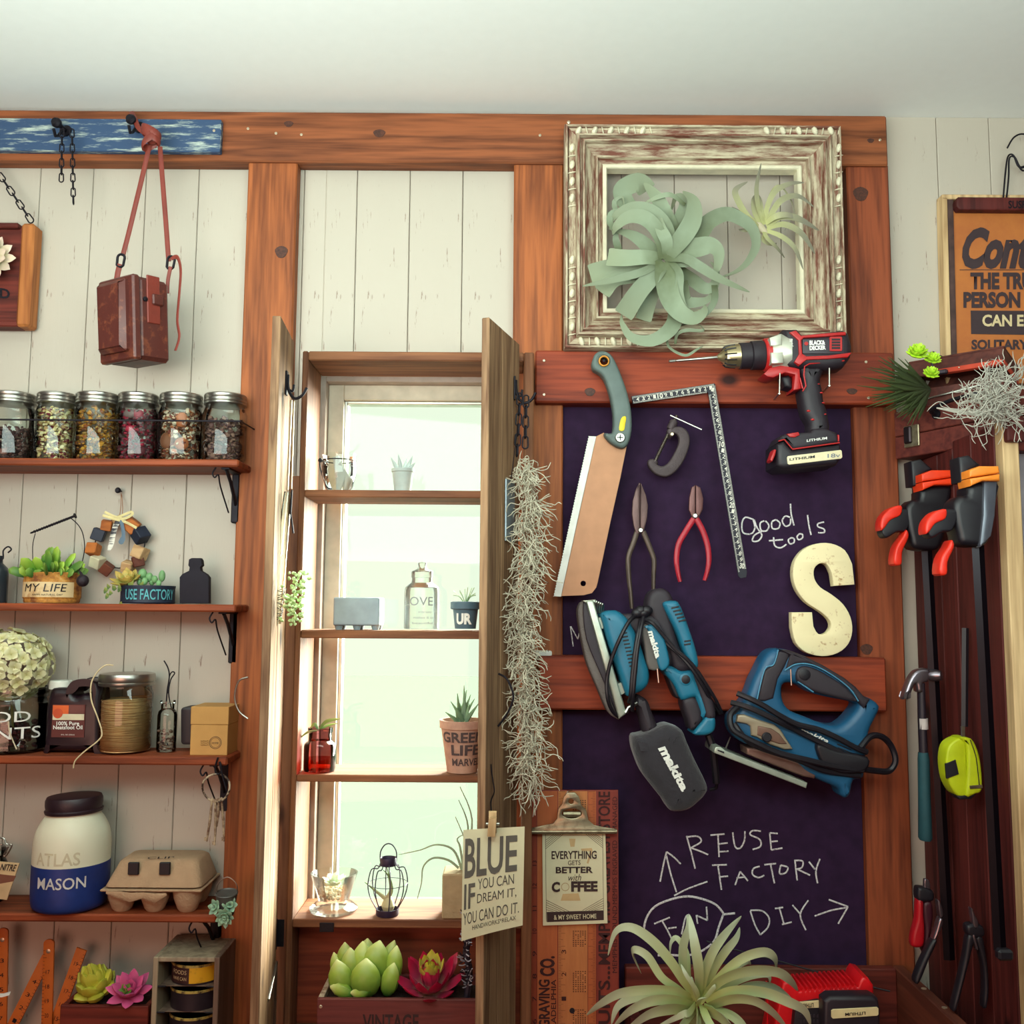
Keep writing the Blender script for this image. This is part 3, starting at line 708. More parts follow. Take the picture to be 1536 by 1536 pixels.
# ---- third shelf
c = at(22, 1080, 1.60); R = 48/F*1.60; zb = Z3
hj = thing('glass_jar', (c.x, 1.60, zb), 'wide glass jar with white painted words GOOD PLANTS holding the hydrangea', 'jar')
H = at(22, 1030, 1.6).z-zb
MB().lathe([(.001, .002), (R*.92, .002), (R*.98, .006), (R, .012), (R*.985, .014), (R*.985, H*.70), (R, H*.72), (R, H*.76), (R*.93, H*.80), (R*.92, H*.84), (R*.95, H*.86), (R*.92, H*.89), (R*.95, H*.93), (R*.92, H), (R*.88, H), (R*.88, H*.8), (R*.94, H*.72), (R*.94, .006), (.001, .005)], (c.x, 1.6, zb), n=40, cap=False).obj('glass_body', M_glass, hj)
MW = plain('white_paint_marks', 'E8E8E0', .7)
text('GOOD', cyl(c.x, 1.6, zb+H*.50, zb+H*.66, R, -100, 25, .0006), MW, hj, fine=True)
text('PLANTS', cyl(c.x, 1.6, zb+H*.24, zb+H*.42, R, -105, 45, .0006), MW, hj, fine=True)
m = MB(); rn = random.Random(3)
for i in range(70):
    a = rn.uniform(0, 2*pi); q = sqrt(rn.random())*R*.78; m.ball((c.x+q*cos(a), 1.6+q*sin(a), zb+rn.uniform(.008, H*.45)), rn.uniform(.004, .007), 1, .8, .8, 6, 4)
m.obj('jar_filling', bits('dark_red_filling', ['3A1418', '5A1C20', '2A1216']), hj, kind='stuff')
MB().tube(cr(pxline([(13, 1082), (14, 1096), (19, 1110), (25, 1124)], 1.548), 4, False), .001).obj('hanging_twig', plain('pale_twig', 'CFBFA0', .8), hj)
M_hy = leafmat('hydrangea_petal', 'B8B070', 'E4E0B4', (0, .8), .7)
hy = thing('dried_hydrangea', (c.x-.01, 1.59, zb+H*.9), 'big cream dried hydrangea head standing in the glass jar', 'flower')
hc = at(14, 998, 1.59)
for i in range(210):
    z = 1-2*(i+.5)/210; a = 2.399*i; rr = sqrt(1-z*z); n_ = V(rr*cos(a)+random.uniform(-.18,.18), rr*sin(a), z+random.uniform(-.15,.15)).normalized()
    if n_.y > .35: continue
    q = hc + V(n_.x*.068, n_.y*.055, n_.z*.056)*random.uniform(.86, 1.05); u = n_.orthogonal().normalized(); w = n_.cross(u); ph = random.uniform(0, 1.5)
    m = MB()
    for k in range(4):
        t = ph+k*pi/2; d = (u*cos(t)+w*sin(t)); m.loft([q, q+d*.0045+n_*.001, q+d*.008+n_*.002, q+d*.0115+n_*(.001+random.uniform(-.002,.003))], [.0015, .0052, .0058, .001], .0004, n_, 6, .15)
    m.ball(q+n_*.001, .0012, n=6, m=4); m.obj('floret', M_hy, hy)
MB().tube([hc, V(c.x, 1.6, zb+.02)], .002).obj('stem', plain('dry_stem', '6A5A30', .8), hy)
# oil bottle
ob = thing('oil_bottle', V(at(105, 1127, 1.60).x, 1.6, Z3), 'dark brown plastic oil bottle with white cap and side handle', 'bottle')
M_brn = plain('brown_plastic', '1E1018', .35)
yb_ = at(100, 1127, 1.575)
body = [(67, 1127), (65, 1122), (66, 1090), (68, 1060), (72, 1043), (78, 1032), (102, 1032), (108, 1029), (114, 1022), (128, 1020), (140, 1022), (146, 1030), (149, 1045), (149, 1122), (147, 1127)]
hole = [(108, 1040), (112, 1031), (120, 1028), (130, 1028), (134, 1033), (134, 1041), (124, 1041), (113, 1045)]
MB().pprism([cr(body, 3), cr(hole, 3)], 1.575, 1.625, .010, 4, .010).obj('body', M_brn, ob)
q = at(91, 1033, 1.60); MB().lathe([(.0175, 0), (.0178, .002), (.0172, .012), (.016, .0135), (.001, .0135)], q, n=28).obj('cap', plain('white_cap', 'DCE0D4', .5), ob)
LB = thing  # label parts
def pcard(x0, y0, x1, y1, Y, mat, parent, name, th=.0006): return MB().pbox(x0, y0, x1, y1, Y, Y+th, 0).obj(name, mat, parent)
lbp = pcard(78, 1057, 127, 1106, 1.5735, plain('oil_label_brown', '5A2420', .5), ob, 'label_panel', .0012)
pcard(79, 1058, 103, 1073, 1.5731, plain('label_orange', 'D8602A', .5), lbp, 'label_patch')
pcard(103, 1058, 126, 1070, 1.5731, plain('label_photo_brown', '6A3A34', .5), lbp, 'label_patch')
pcard(79, 1071, 126, 1080, 1.5729, plain('label_cream', 'D8D0B0', .5), lbp, 'label_patch')
MB().prism([[(at(87, 1070, 1.573).x+p[0], at(87, 1070, 1.573).z+p[1]) for p in circ(0, 0, .0078, 20)]], 1.5722, 1.5728).obj('round_badge', plain('badge_orange', 'C84E28', .5), lbp)
text('100% Pure', quad((85, 1082), (119, 1082), (85, 1088), (119, 1088), 1.5722), MW, lbp, bold=.02)
text('Neatsfoot Oil', quad((80, 1088), (124, 1088), (80, 1094), (124, 1094), 1.5722), MW, lbp, bold=.02)
text('8 FL. OZ. (236mL)', quad((92, 1101), (112, 1101), (92, 1103.5), (112, 1103.5), 1.5722), MW, lbp)
# twine jar
c = at(188, 1080, 1.60); R = 38/F*1.6; H = at(188, 1026, 1.6).z-Z3
tj = thing('twine_jar', (c.x, 1.60, Z3), 'glass jar with silver lid holding a big ball of twine', 'jar')
MB().lathe([(.001, .002), (R*.9, .002), (R, .010), (R, H*.86), (R*.94, H*.93), (R*.94, H)], (c.x, 1.6, Z3), n=40, cap=False).obj('glass_body', M_glass, tj)
MB().lathe([(R*1.02, -.002), (R*1.05, 0), (R*1.05, .003), (R*1.02, .004), (R*1.05, .006), (R*1.05, .014), (R*1.02, .017), (R*.9, .018), (.001, .0175)], (c.x, 1.6, Z3+H), n=40).obj('lid', M_lid, tj)
m = MB(); M_tw = plain('natural_twine', 'C09A68', .85, var=.2); Rt = R*.93; Ht = at(188, 1046, 1.6).z-Z3-.004; pts = []
for L_ in range(34):
    ph = random.uniform(0, 6.28); tilt = random.uniform(-.22, .22); z = .004+Ht*(L_+.5)/34
    ring = [V(c.x+(Rt*(.97+.03*sin(3*t)))*cos(t), 1.6+Rt*sin(t), Z3+min(max(z+tilt*Rt*sin(t+ph)*.6, .004), Ht+.003)) for t in [2*pi*i/28 for i in range(28)]]
    m.tube(ring, .0011, 5, True)
m.lathe([(Rt*.96, .003), (Rt*.96, Ht), (Rt*.3, Ht+.002)], (c.x, 1.6, Z3), n=28)
m.obj('twine', M_tw, tj, kind='stuff')
MB().tube(cr(pxline([(170, 998, 1.56), (158, 998, 1.555), (146, 1008, 1.55), (137, 1025, 1.55), (137, 1050, 1.548), (146, 1075, 1.546), (153, 1100, 1.544), (146, 1112, 1.54), (127, 1127, 1.538), (113, 1141, 1.538), (110, 1152, 1.54)], 1.55), 5, False), .0011).obj('loose_end', plain('pale_twine', 'D8C49A', .8), tj, label='loose pale twine end')
# small bottle with wires
c = at(250, 1100, 1.60); R = 14/F*1.6; H = at(250, 1051, 1.6).z-Z3
sb = thing('small_glass_bottle', (c.x, 1.6, Z3), 'small clear glass bottle with two curled wires, between twine jar and cardboard box', 'bottle')
MB().lathe([(.001, .0015), (R*.95, .0015), (R, .005), (R, H*.72), (R*.9, H*.80), (R*.68, H*.84), (R*.68, H*.93), (R*.8, H*.94), (R*.8, H)], (c.x, 1.6, Z3), n=28, cap=False).obj('glass_body', M_glass, sb)
m = MB()
for i in range(40): m.ball((c.x+random.uniform(-.01, .01), 1.6+random.uniform(-.009, .009), Z3+random.uniform(.004, .035)), random.uniform(.002, .0038), 1, .8, .7, 6, 4)
m.obj('filling', bits('brown_filling', ['5A3A34', '8A6A58', '3A2428', 'A8988A']), sb, kind='stuff')
MB().tube(cr(pxline([(246, 991), (252, 1002), (254, 1015), (251, 1035), (249, 1060)], 1.6), 5, False), .0011).obj('wire', M_iron, sb)
MB().tube(cr(pxline([(257, 1062), (253, 1040), (256, 1020), (262, 1010), (258, 1008), (254, 1016), (252, 1040)], 1.6), 5, False), .001).obj('wire', M_iron, sb)
# black tin behind, cardboard box
MB().pprism([rrect(271, 1061, 290, 1117, 5)], 1.602, 1.64, .002, 2).obj('dark_case', M_black, label='rounded black case half hidden behind the cardboard box', cat='case')
c = at(313, 1131, 1.575)
kb = thing('cardboard_box', (c.x, 1.6, Z3), 'plain tan cardboard box with a round black stamp', 'box')
M_kraft = plain('kraft_card', 'C09050', .8, bump=.1, var=.05)
x0_, x1_ = at(285, 1100, 1.565).x, at(342, 1100, 1.565).x; zt = at(313, 1060, 1.565).z; zs = at(313, 1087, 1.565).z
MB().box(x0_+.0006, x1_-.0006, 1.5656, 1.632, Z3, zs-.0004, .0008).obj('base', M_kraft, kb)
MB().box(x0_, x1_, 1.565, 1.6335, zs, zt, .0008).obj('lid', M_kraft, kb)
q = at(323, 1114, 1.565)
m = MB(); m.prism([[(q.x+a, q.z+b) for a, b in circ(0, 0, .0098, 28)], [(q.x+a, q.z+b) for a, b in circ(0, 0, .0092, 28)]], 1.5648, 1.5652)
m.prism([[(q.x+a, q.z+b) for a, b in circ(0, 0, .0078, 28)], [(q.x+a, q.z+b) for a, b in circ(0, 0, .0074, 28)]], 1.5648, 1.5652)
for k in range(3):
    for sx in (0, 1): m.tube(cr(pxline([(301+sx*6, 1111+k*3), (303+sx*6, 1112+k*3), (305+sx*6, 1111+k*3), (307+sx*6, 1112+k*3)], 1.5648), 3, False), .00025, 4)
m.obj('stamp', M_black, kb)
text('HOME', quad((318, 1113), (328, 1113), (318, 1116), (328, 1116), 1.5645), M_black, kb)
# ---- fourth shelf
ay = 1.588; c = at(107, 1300, ay); R = 53/F*ay
aj = thing('painted_mason_jar', (c.x, ay, Z4), 'large jar painted white above and dark blue below with a dark lid', 'jar')
zt = at(107, 1213, ay).z-Z4; zbl = at(107, 1303, ay-R*.9).z-Z4
prof = cr([(.78, 0), (.93, .03), (.985, .10), (1.0, .25), (1.0, .55), (.99, .68), (.93, .80), (.80, .90), (.70, .95), (.68, 1.0)], 3, False)
P_ = [(p[0]*R, p[1]*zt) for p in prof]
lo = [p for p in P_ if p[1] < zbl]+[(R, zbl)]; hi = [(R, zbl)]+[p for p in P_ if p[1] > zbl]
M_jw = worn('white_jar_paint', 'B88A78', 'E4E2C8', 'O', .22, .04, 5, .45); M_jb = worn('blue_jar_paint', '162C6C', '1E3880', 'O', .5, .2, 6, .5)
jb_ = MB().lathe([(.001, 0)]+lo, (c.x, ay, Z4), n=44, cap=False).obj('blue_base', M_jb, aj, label='glossy dark blue painted lower half')
jw_ = MB().lathe(hi+[(.001, zt)], (c.x, ay, Z4), n=44, cap=False).obj('white_body', M_jw, aj, label='cream white painted upper half')
MB().lathe([(R*.74, 0), (R*.76, .004), (R*.72, .006), (R*.74, .012), (R*.735, .020), (R*.70, .0245), (R*.6, .0255), (.001, .025)], (c.x, ay, Z4+zt-.004), (-.03, 0, 1), 44).obj('lid', plain('dark_lid', '2A1A22', .45, bump=.1), aj)
text('ATLAS', cyl(c.x, ay, Z4+zt*.50, Z4+zt*.63, R, -58, 12, .0003), plain('embossed_cream', 'C8C0A0', .5), jw_, bold=.015, fine=True)
text('MASON', cyl(c.x, ay, Z4+zt*.27, Z4+zt*.385, R, -52, 22, .0006), plain('worn_white', 'D0D0CC', .5), jb_, bold=.01, fine=True)
# egg carton
M_pulp = plain('egg_carton_pulp', 'B49474', .95, bump=.6, bs=260, var=.08)
c = at(235, 1363, 1.56); ec = thing('egg_carton', (c.x, 1.6, Z4), 'grey brown pulp egg carton with two square holes in its lid', 'egg carton')
zc = lambda y, Y=1.555: at(235, y, Y).z
xl, xr = at(153, 1330, 1.555).x, at(303, 1330, 1.555).x
zs = zc(1330); ztop = at(235, 1288, 1.575).z
def frustum(m, x0, x1, y0, y1, z0, X0, X1, Y0, Y1, z1, n=5, r=.012):
    def ring(a, b, c_, d, z, r_): return [V(p[0], p[1], z) for p in rrect(a, c_, b, d, r_, n)]
    R0 = ring(x0, x1, y0, y1, z0, r); R1 = ring(X0, X1, Y0, Y1, z1-.004 if z1 > z0 else z1+.004, r); R2 = ring(X0+.005, X1-.005, Y0+.005, Y1-.005, z1, r)
    N = len(R0); vs = R0+R1+R2; fs = []
    for k in range(2):
        for i in range(N): fs.append((k*N+i, k*N+(i+1) % N, (k+1)*N+(i+1) % N, (k+1)*N+i))
    fs.append(tuple(2*N+i for i in range(N))); fs.append(tuple(range(N))[::-1]); m.add(vs, fs)
m = MB(); frustum(m, xl+.004, xr-.001, 1.550, 1.645, zs, xl+.018, xr-.012, 1.568, 1.636, ztop); m.obj('lid', M_pulp, ec)
m = MB(); m.box(xl, xr+.002, 1.546, 1.647, zs-.006, zs-.0025, .0015); m.obj('rim', M_pulp, ec)
for i in range(3):
    for j in range(2):
        cx = xl+(xr-xl)*(.17+.33*i); cy = 1.572+.048*j
        m = MB(); m.lathe([(.012, 0), (.0155, .004), (.0215, .020), (.024, zs-.006-Z4)], (cx, cy, Z4), n=14); m.obj('egg_cup', M_pulp, ec)
m = MB(); m.loft([V(xl+.012, 1.543, zs-.006), V(xl+.03, 1.540, zs-.008), V(xl+.05, 1.540, zs-.012), V(xl+.07, 1.540, zs-.009), V(xl+.088, 1.540, zs-.013), V(xl+.105, 1.543, zs-.008)], [.002, .005, .007, .0045, .007, .002], .0012, (0, -1, 0), 8); m.obj('front_flap', M_pulp, ec)
for x in (200, 247):
    q = at(x, 1303, 1.556); m = MB(); m.box(q.x-.0085, q.x+.0085, q.y-.0012, q.y+.004, q.z-.0095, q.z+.0095, .0012, None); m.obj('lid_hole', M_black, ec, label='dark square opening in the lid')
text('CLIP', quad((221, 1285), (262, 1284), (223, 1288, 1.572), (263, 1287, 1.572), 1.578, .002), M_iron, ec, shear=.2)
# left edge card and wire clip
M_card = plain('cream_card', 'D0B488', .8)
c = at(5, 1345, 1.57); cd_ = thing('printed_card', (c.x, 1.57, Z4), 'small cream printed card reading NITRE at the left edge of the fourth shelf', 'card')
MB().pprism([[(-30, 1290), (29, 1295), (10, 1350), (-30, 1345)]], 1.565, 1.567, .0002).obj('card', M_card, cd_)
MB().pprism([[(-30, 1308), (24, 1314), (20, 1322), (-30, 1331)]], 1.5645, 1.5652).obj('stripe', plain('brown_stripe', '7A4A38', .8), cd_)
text("SWEETS NITRE", quad((-30, 1293), (26, 1297), (-32, 1303), (22, 1307), 1.5642), M_black, cd_, bold=.01)
c = at(-4, 1290, 1.61); wj = thing('clip_top_jar', (c.x-.01, 1.61, Z4), 'small glass jar with wire clip behind the printed card', 'jar')
MB().lathe([(.001, .001), (.024, .001), (.026, .006), (.026, .060), (.022, .068), (.022, .074)], (c.x-.012, 1.61, Z4), n=28, cap=False).obj('glass_body', M_glass, wj)
MB().lathe([(.024, .0), (.024, .008), (.02, .012), (.001, .013)], (c.x-.012, 1.61, Z4+.074), n=28).obj('lid', M_glass, wj)
MB().tube(cr(pxline([(-10, 1258), (5, 1257), (10, 1266), (18, 1268), (9, 1284), (6, 1282), (13, 1270)], 1.585), 4, False), .0012).obj('wire_clip', M_steel, wj)
# ring with driftwood keys hanging under third shelf
c = at(324, 1182, 1.545); kr_ = thing('key_ring', c, 'ring of twig-like keys hanging from a hook under the third shelf', 'key ring')
Rk = 20/F*1.545
MB().tube([c+V(Rk*cos(t), .004*sin(t*2), Rk*sin(t)) for t in [2*pi*i/28 for i in range(28)]], .0016, 8, True).obj('ring', worn('birch_ring', '3A2820', 'B8A488', 'O', .5, .05, 20), kr_)
M_key = worn('aged_key', '6A4A38', 'C0AC8C', 'O', .5, .1, 18)
for (xa, ya, xb, yb2) in ((318, 1200, 310, 1262), (323, 1201, 322, 1268), (328, 1200, 325, 1240), (332, 1199, 336, 1262)):
    m = MB(); a = at(xa, ya, 1.545); b = at(xb, yb2, 1.55); m.tube([a, a*.5+b*.5+V(.001, 0, 0), b], [.0018, .0022, .0014]); m.ball(a, .0032, 1, .5, 1, 8, 6); m.box(b.x-.004, b.x+.001, b.y-.001, b.y+.001, b.z+.001, b.z+.006); m.obj('key', M_key, kr_)
MB().tube(cr(pxline([(327, 1136), (323, 1150), (324, 1160), (330, 1160), (332, 1150), (329, 1143), (334, 1165), (340, 1186)], 1.545), 4, False), .0014).obj('wire_hook', M_iron, label='curled black wire hook under the third shelf holding the keys', cat='hook')
# small hanging bucket with succulent
c = at(340, 1352, 1.535)
bk = thing('hanging_bucket', c-V(0, 0, .02), 'tiny grey bucket with wire handle hanging at the shelf end', 'bucket')
MB().lathe([(.001, -.020), (.011, -.020), (.0165, .012), (.0175, .013), (.0165, .014), (.015, .012), (.001, .008)], c, (0, -.15, 1), 24, cap=False).obj('pail', plain('grey_zinc', '6A6A66', .5, .5), bk)
MB().tube(cr([c+V(-.016, 0, .010), c+V(-.014, 0, .026), c+V(0, 0, .036), c+V(.014, 0, .026), c+V(.016, 0, .010)], 5, False), .0009).obj('wire_handle', M_steel, bk)
M_bg = leafmat('blue_green_leaf', '2E5A48', 'A0C8A8', (.1, .9))
su = thing('rosette_succulent', c+V(0, -.01, 0), 'small blue green rosettes spilling from the tiny grey bucket', 'succulent')
rosette(su, at(338, 1374, 1.515), (0, -1, -.2), [(9, .017, .0052, 10), (8, .013, .005, 35), (6, .009, .0042, 60)], M_bg)
rosette(su, at(324, 1361, 1.525), (-.5, -1, .3), [(6, .013, .0052, 10), (5, .009, .005, 40)], M_bg)
rosette(su, at(345, 1358, 1.525), (.2, -1, .5), [(6, .013, .0052, 10), (5, .009, .005, 40)], M_bg)
# ---- bottom left: folding rule, succulent box, little rack with tins
ZB = at(100, 1600, 1.53).z
t5 = thing('wall_shelf', (at(40, 1600, SY).x, YW, ZB-.014), 'lowest left wall shelf just below the picture', 'shelf', 'stained shelves on the left of the window')
MB().box(at(-260, 1600, SY).x, at(330, 1600, SY).x, SY-.03, YW, ZB-.014, ZB, .0025).obj('board', M_shelf, t5)
M_rule = plain('orange_rule_wood', 'C8661E', .6, var=.08, bump=.1)
rl = thing('folding_rule', (at(40, 1590, 1.6).x, 1.6, ZB), 'orange wooden folding rule opened in a zigzag against the planks', 'ruler')
segs = [((4, 1398), (0, 1590), 1.606), ((-8, 1590), (70, 1436), 1.612), ((73, 1415), (68, 1592), 1.606), ((62, 1590), (122, 1424), 1.612)]
for i, (a, b, Y) in enumerate(segs):
    A, B = at(a[0], a[1], Y), at(b[0], b[1], Y); d = (B-A).normalized(); s = V(d.z, 0, -d.x); w = .0085
    pts = []
    for k in range(9):
        t = pi*k/8; pts.append(A - d*w*sin(t)*.7 + s*w*cos(t))
    pts += [B - s*w, B + s*w]
    MB().prism([[(p.x, p.z) for p in pts]], Y, Y+.0035, .0006, 2).obj('rule_section', M_rule, rl)
    q = A+d*.012; MB().lathe([(.0034, 0), (.0034, .0008), (.002, .0012)], (q.x, Y, q.z), (0, -1, 0), 12).obj('rivet', M_screw, rl)
    m = MB(); L_ = (B-A).length; nn = int(L_/.0055)
    for k in range(2, nn):
        p = A+d*(k*.0055)+s*w*.98; ln = .006 if k % 4 == 0 else .003
        e = p - s*ln; m.box(-.00025, .00025, 0, .0002, 0, ln, 0, Matrix.Translation((p.x, Y-.0003, p.z)) @ Matrix.Rotation(math.atan2(-s.x, -s.z), 4, 'Y'))
    m.obj('scale_marks', M_iron, rl, kind='stuff')
    for k, z in enumerate(range(2, int(L_/.022))):
        p = A+d*(z*.022); sg = d if d.z < 0 else -d
        ux, uz = V(-sg.z, 0, sg.x)*.0028, -sg*.0032
        if ux.x < 0: ux = -ux
        text(str((17*i+z) % 20+1), (lambda p, ux, uz: (lambda u, v: V(p.x, Y-.0004, p.z)+ux*(2*u-1)*1.1+uz*(2*v-1)))(p, ux, uz), M_iron, rl, 'numeral')
q = at(5, 1492, 1.56); MB().loft(pxline([(-12, 1493), (4, 1493), (15, 1490)], 1.56), .0035, .0008, (0, -.6, 1), 6).obj('white_tag', MW, label='thin white strip in front of the folding rule at the left edge', cat='tag')
# box of succulents
c = at(160, 1560, 1.56)
sx = thing('wooden_box', (c.x, 1.57, ZB), 'dark red wooden box planted with artichoke-green and pink succulents', 'planter')
z1_ = at(160, 1507, 1.55).z; xa, xb = at(92, 1520, 1.55).x, at(224, 1520, 1.55).x
M_rb = wood('red_box_wood', '7A3024', '4A1814', 'X', knots=False)
m = MB(); m.box(xa, xb, 1.545, 1.553, ZB, z1_, .001); m.obj('front_panel', M_rb, sx)
MB().box(xa, xb, 1.622, 1.63, ZB, z1_, .001).obj('rear_panel', M_rb, sx)
for xx in (xa, xb-.008): MB().box(xx, xx+.008, 1.553, 1.622, ZB, z1_, .001).obj('side_panel', M_rb, sx)
MB().box(xa+.008, xb-.008, 1.553, 1.622, ZB, z1_-.006).obj('soil', plain('dark_soil', '2A1814', .95, bump=1), sx)
M_ar = leafmat('artichoke_leaf', '5A7A20', 'C0C040', (.1, .8)); M_pi = leafmat('pink_leaf', '8A2858', 'E0609A', (.1, .9))
ar = thing('artichoke_succulent', (at(150, 1500, 1.58).x, 1.58, z1_-.006), 'plump yellow green rosette in the dark red box at lower left', 'succulent')
ac = at(146, 1488, 1.585)
rosette(ar, ac, (-.1, -.5, 1), [(6, .038, .014, 12), (7, .044, .0155, 42), (6, .050, .0155, 62), (4, .054, .014, 80)], M_ar, curl=.45, fat=.5, pw=1.15)
pk = thing('pink_succulent', (at(195, 1510, 1.56).x, 1.56, z1_-.006), 'dark pink succulent with bright pink leaf tips in the dark red box', 'succulent')
pc_ = at(196, 1489, 1.568)
rosette(pk, pc_, (.1, -.7, 1), [(8, .038, .010, 5), (7, .034, .010, 30), (5, .026, .009, 55)], M_pi, curl=.6)
rosette(pk, pc_+V(-.002, -.012, .006), (0, -1, .6), [(6, .014, .005, 30), (4, .011, .0045, 60)], M_g1, name='green_heart_leaf')
# rack with tins
x0_, x1_ = at(228, 1480, 1.535).x, at(328, 1480, 1.535).x; zt = at(278, 1436, 1.535).z
rk = thing('tin_rack', ((x0_+x1_)/2, 1.58, ZB), 'small weathered grey wooden rack holding stacked tins at lower left', 'rack')
M_gw = wood('grey_weathered_wood', 'A8987E', '6E6050', 'Z', knots=False); M_rd = wood('dark_rack_side', '8A7464', '5A4438', 'Z', knots=False)
MB().box(x0_, x0_+.008, 1.535, 1.64, ZB, zt, .001).obj('side_panel', M_gw, rk); MB().box(x1_-.008, x1_, 1.535, 1.64, ZB, zt, .001).obj('side_panel', M_rd, rk)
MB().box(x0_+.008, x1_-.008, 1.535, 1.64, zt-.007, zt, .001).obj('top_board', M_gw, rk); MB().box(x0_+.008, x1_-.008, 1.632, 1.64, ZB, zt-.007, .001).obj('back_board', M_rd, rk)
cx = (x0_+x1_)/2+.003
for i, y in enumerate((1480, 1519, 1560)):
    z = at(278, y+1, 1.535).z
    for s in (x0_+.008, x1_-.008-.012): MB().tube([V(s, 1.538, z), V(s+.012, 1.538, z)], .0012).obj('rail_pin', M_iron, rk)
    MB().box(x0_+.008, x1_-.008, 1.545, 1.632, z-.0022, z-.0012, 0).obj('thin_shelf', M_rd, rk)
    lb = ['low round tin with yellow and brown label, topmost in the grey rack', 'low black round tin in the middle of the grey rack', 'low black tin with yellow rim, lowest in the grey rack'][i]
    tn = thing('round_tin', (cx, 1.582, z), lb, 'tin', 'low round tins in the grey rack')
    Rr = .0385; hh_ = .029; 
    MB().lathe([(.001, 0), (Rr, 0), (Rr, hh_-.002), (Rr*1.02, hh_-.001), (Rr*1.0, hh_), (Rr*.95, hh_-.001), (Rr*.94, .003), (.001, .003)], (cx, 1.582, z-.001), n=40, cap=False).obj('body', plain('black_tin_'+str(i), '2A2028', .5, .2), tn)
    MB().lathe([(Rr*1.005, hh_-.0035), (Rr*1.03, hh_-.003), (Rr*1.03, hh_), (Rr*.99, hh_+.0005)], (cx, 1.582, z-.001), n=40, cap=False).obj('rim', worn('worn_yellow_rim', '3A2A20', 'B8A050', 'O', .45, .06, 20), tn)
    if i == 0:
        m = MB(); cylpatch(m, cx, 1.582, z+.002, z+hh_-.004, Rr, -18, 75); m.obj('yellow_label', worn('yellow_label', 'A8801C', 'E0A818', 'O', .4, .08, 12), tn)
        m = MB(); cylpatch(m, cx, 1.582, z+.002, z+hh_-.004, Rr, -75, -18); m.obj('brown_label', plain('brown_label', '3A1C1C', .5), tn)
        text('FOODS', cyl(cx, 1.582, z+.015, z+.021, Rr, -62, -24, .0009), M_card, tn, fine=True); text('HAVE CAN', cyl(cx, 1.582, z+.006, z+.011, Rr, -62, -24, .0009), M_card, tn, fine=True)
# ================================================================ WINDOW CABINET
YC = 1.54
CX0, CX1 = at(447, 900, YC).x, at(447, 900, YC).x
def xz(px, py, Y): q = at(px, py, Y); return q.x, q.z
CL = at(446, 800, YC).x            # outer left
IL = at(462, 545, YC).x            # inner left
CT = at(600, 527, YC).z; IT = at(600, 541, YC).z
IR = -.345+.345+.018; CR_ = IR+.016
ZN = at(450, 1531, 1.60).z         # niche floor
ZS = at(600, 1379, YC).z           # sill top (front edge)
wc_ = thing('window_cabinet', ((CL+CR_)/2, YW, ZN-.02), 'tall brown wooden cabinet frame around the window with display shelves', 'cabinet')
MB().box(CL, IL, YC, YW, ZN-.03, CT, .002).obj('side_board', M_cab, wc_)
MB().box(CL-.026, CL-.0005, YC+.05, 1.62, ZN-.03, at(440, 715, 1.6).z, .001).obj('filler_strip', M_cab, wc_)
MB().box(IR, CR_, YC, YW, ZN-.03, CT, .002).obj('side_board', M_cab, wc_)
MB().box(IL, IR, YC+.001, YW, IT, CT, .002).obj('top_board', M_cabx, wc_)
for y0, y1 in ((735, 746), (946, 958), (1163, 1174), (1380, 1393)):
    z1 = at(590, y0, YC).z; z0 = at(590, y1, YC).z
    MB().box(IL, IR, YC+.002, YW if y0 > 1300 else YW-.004, z0, z1, .0015).obj('shelf_board', M_cabx, wc_)
ZW = [at(590, y, YC).z for y in (735, 946, 1163, 1380)]
MB().box(IL, IR, YC+.05, YC+.062, ZN, at(590, 1393, YC).z, .001).obj('niche_back', wood('niche_back_wood', '8A4028', '5A2418', 'X', knots=False), wc_)
MB().box(IL, IR+.02, 1.44, YC+.06, ZN-.016, ZN, .0015).obj('niche_floor', M_cabx, wc_)
q = at(490, 1392, YC)
MB().box(q.x-.011, q.x+.011, YC-.001, YC+.001, q.z-.006, q.z+.008, .0008).obj('catch_plate', M_iron, wc_)
# shutters
def leaf(name, near, far, yf, yn, thick, side, label, pw=3):
    """open shutter made of vertical boards; near/far = world x at depths yn / yf"""
    A = V(near, yn, 0); B = V(far, yf, 0); d = (B-A); L = d.length; d.normalize(); nrm = V(d.y, -d.x, 0)*side   # thickness direction
    t = thing(name, (far, yf, ZN-.03), label, 'shutter', 'shutters of the window cabinet')
    ang = math.atan2(d.y, d.x); M0 = Matrix.Translation((near, yn, 0)) @ Matrix.Rotation(ang, 4, 'Z')
    zt = at(0, 0, 1).z*0 + LT; wd = [.42, .36, .22] if pw == 3 else [.5, .5]; p = 0
    for w in wd:
        x0 = p*L+.0004; x1 = (p+w)*L-.0004
        M = M0
        m = MB(); m.box(x0, x1, 0 if side > 0 else -thick, thick if side > 0 else 0, ZN-.03, LT-random.uniform(0, .001), .0012, M); m.obj('board', M_leafw, t); p += w
    return t, M0, L
LT = at(407, 476, 1.40).z
lt, LM, LL = leaf('window_shutter', at(409, 800, 1.39).x+.002, at(434, 800, 1.54).x-.000, 1.535, 1.39, .0125, 1, 'open left shutter of the window cabinet, its inner face lit by the window')
rt, RM, RL = leaf('window_shutter', at(733, 600, 1.39).x, at(779, 600, 1.535).x, 1.535, 1.39, .012, 1, 'open right shutter of the window cabinet, hung with moss, chain and a paper card')
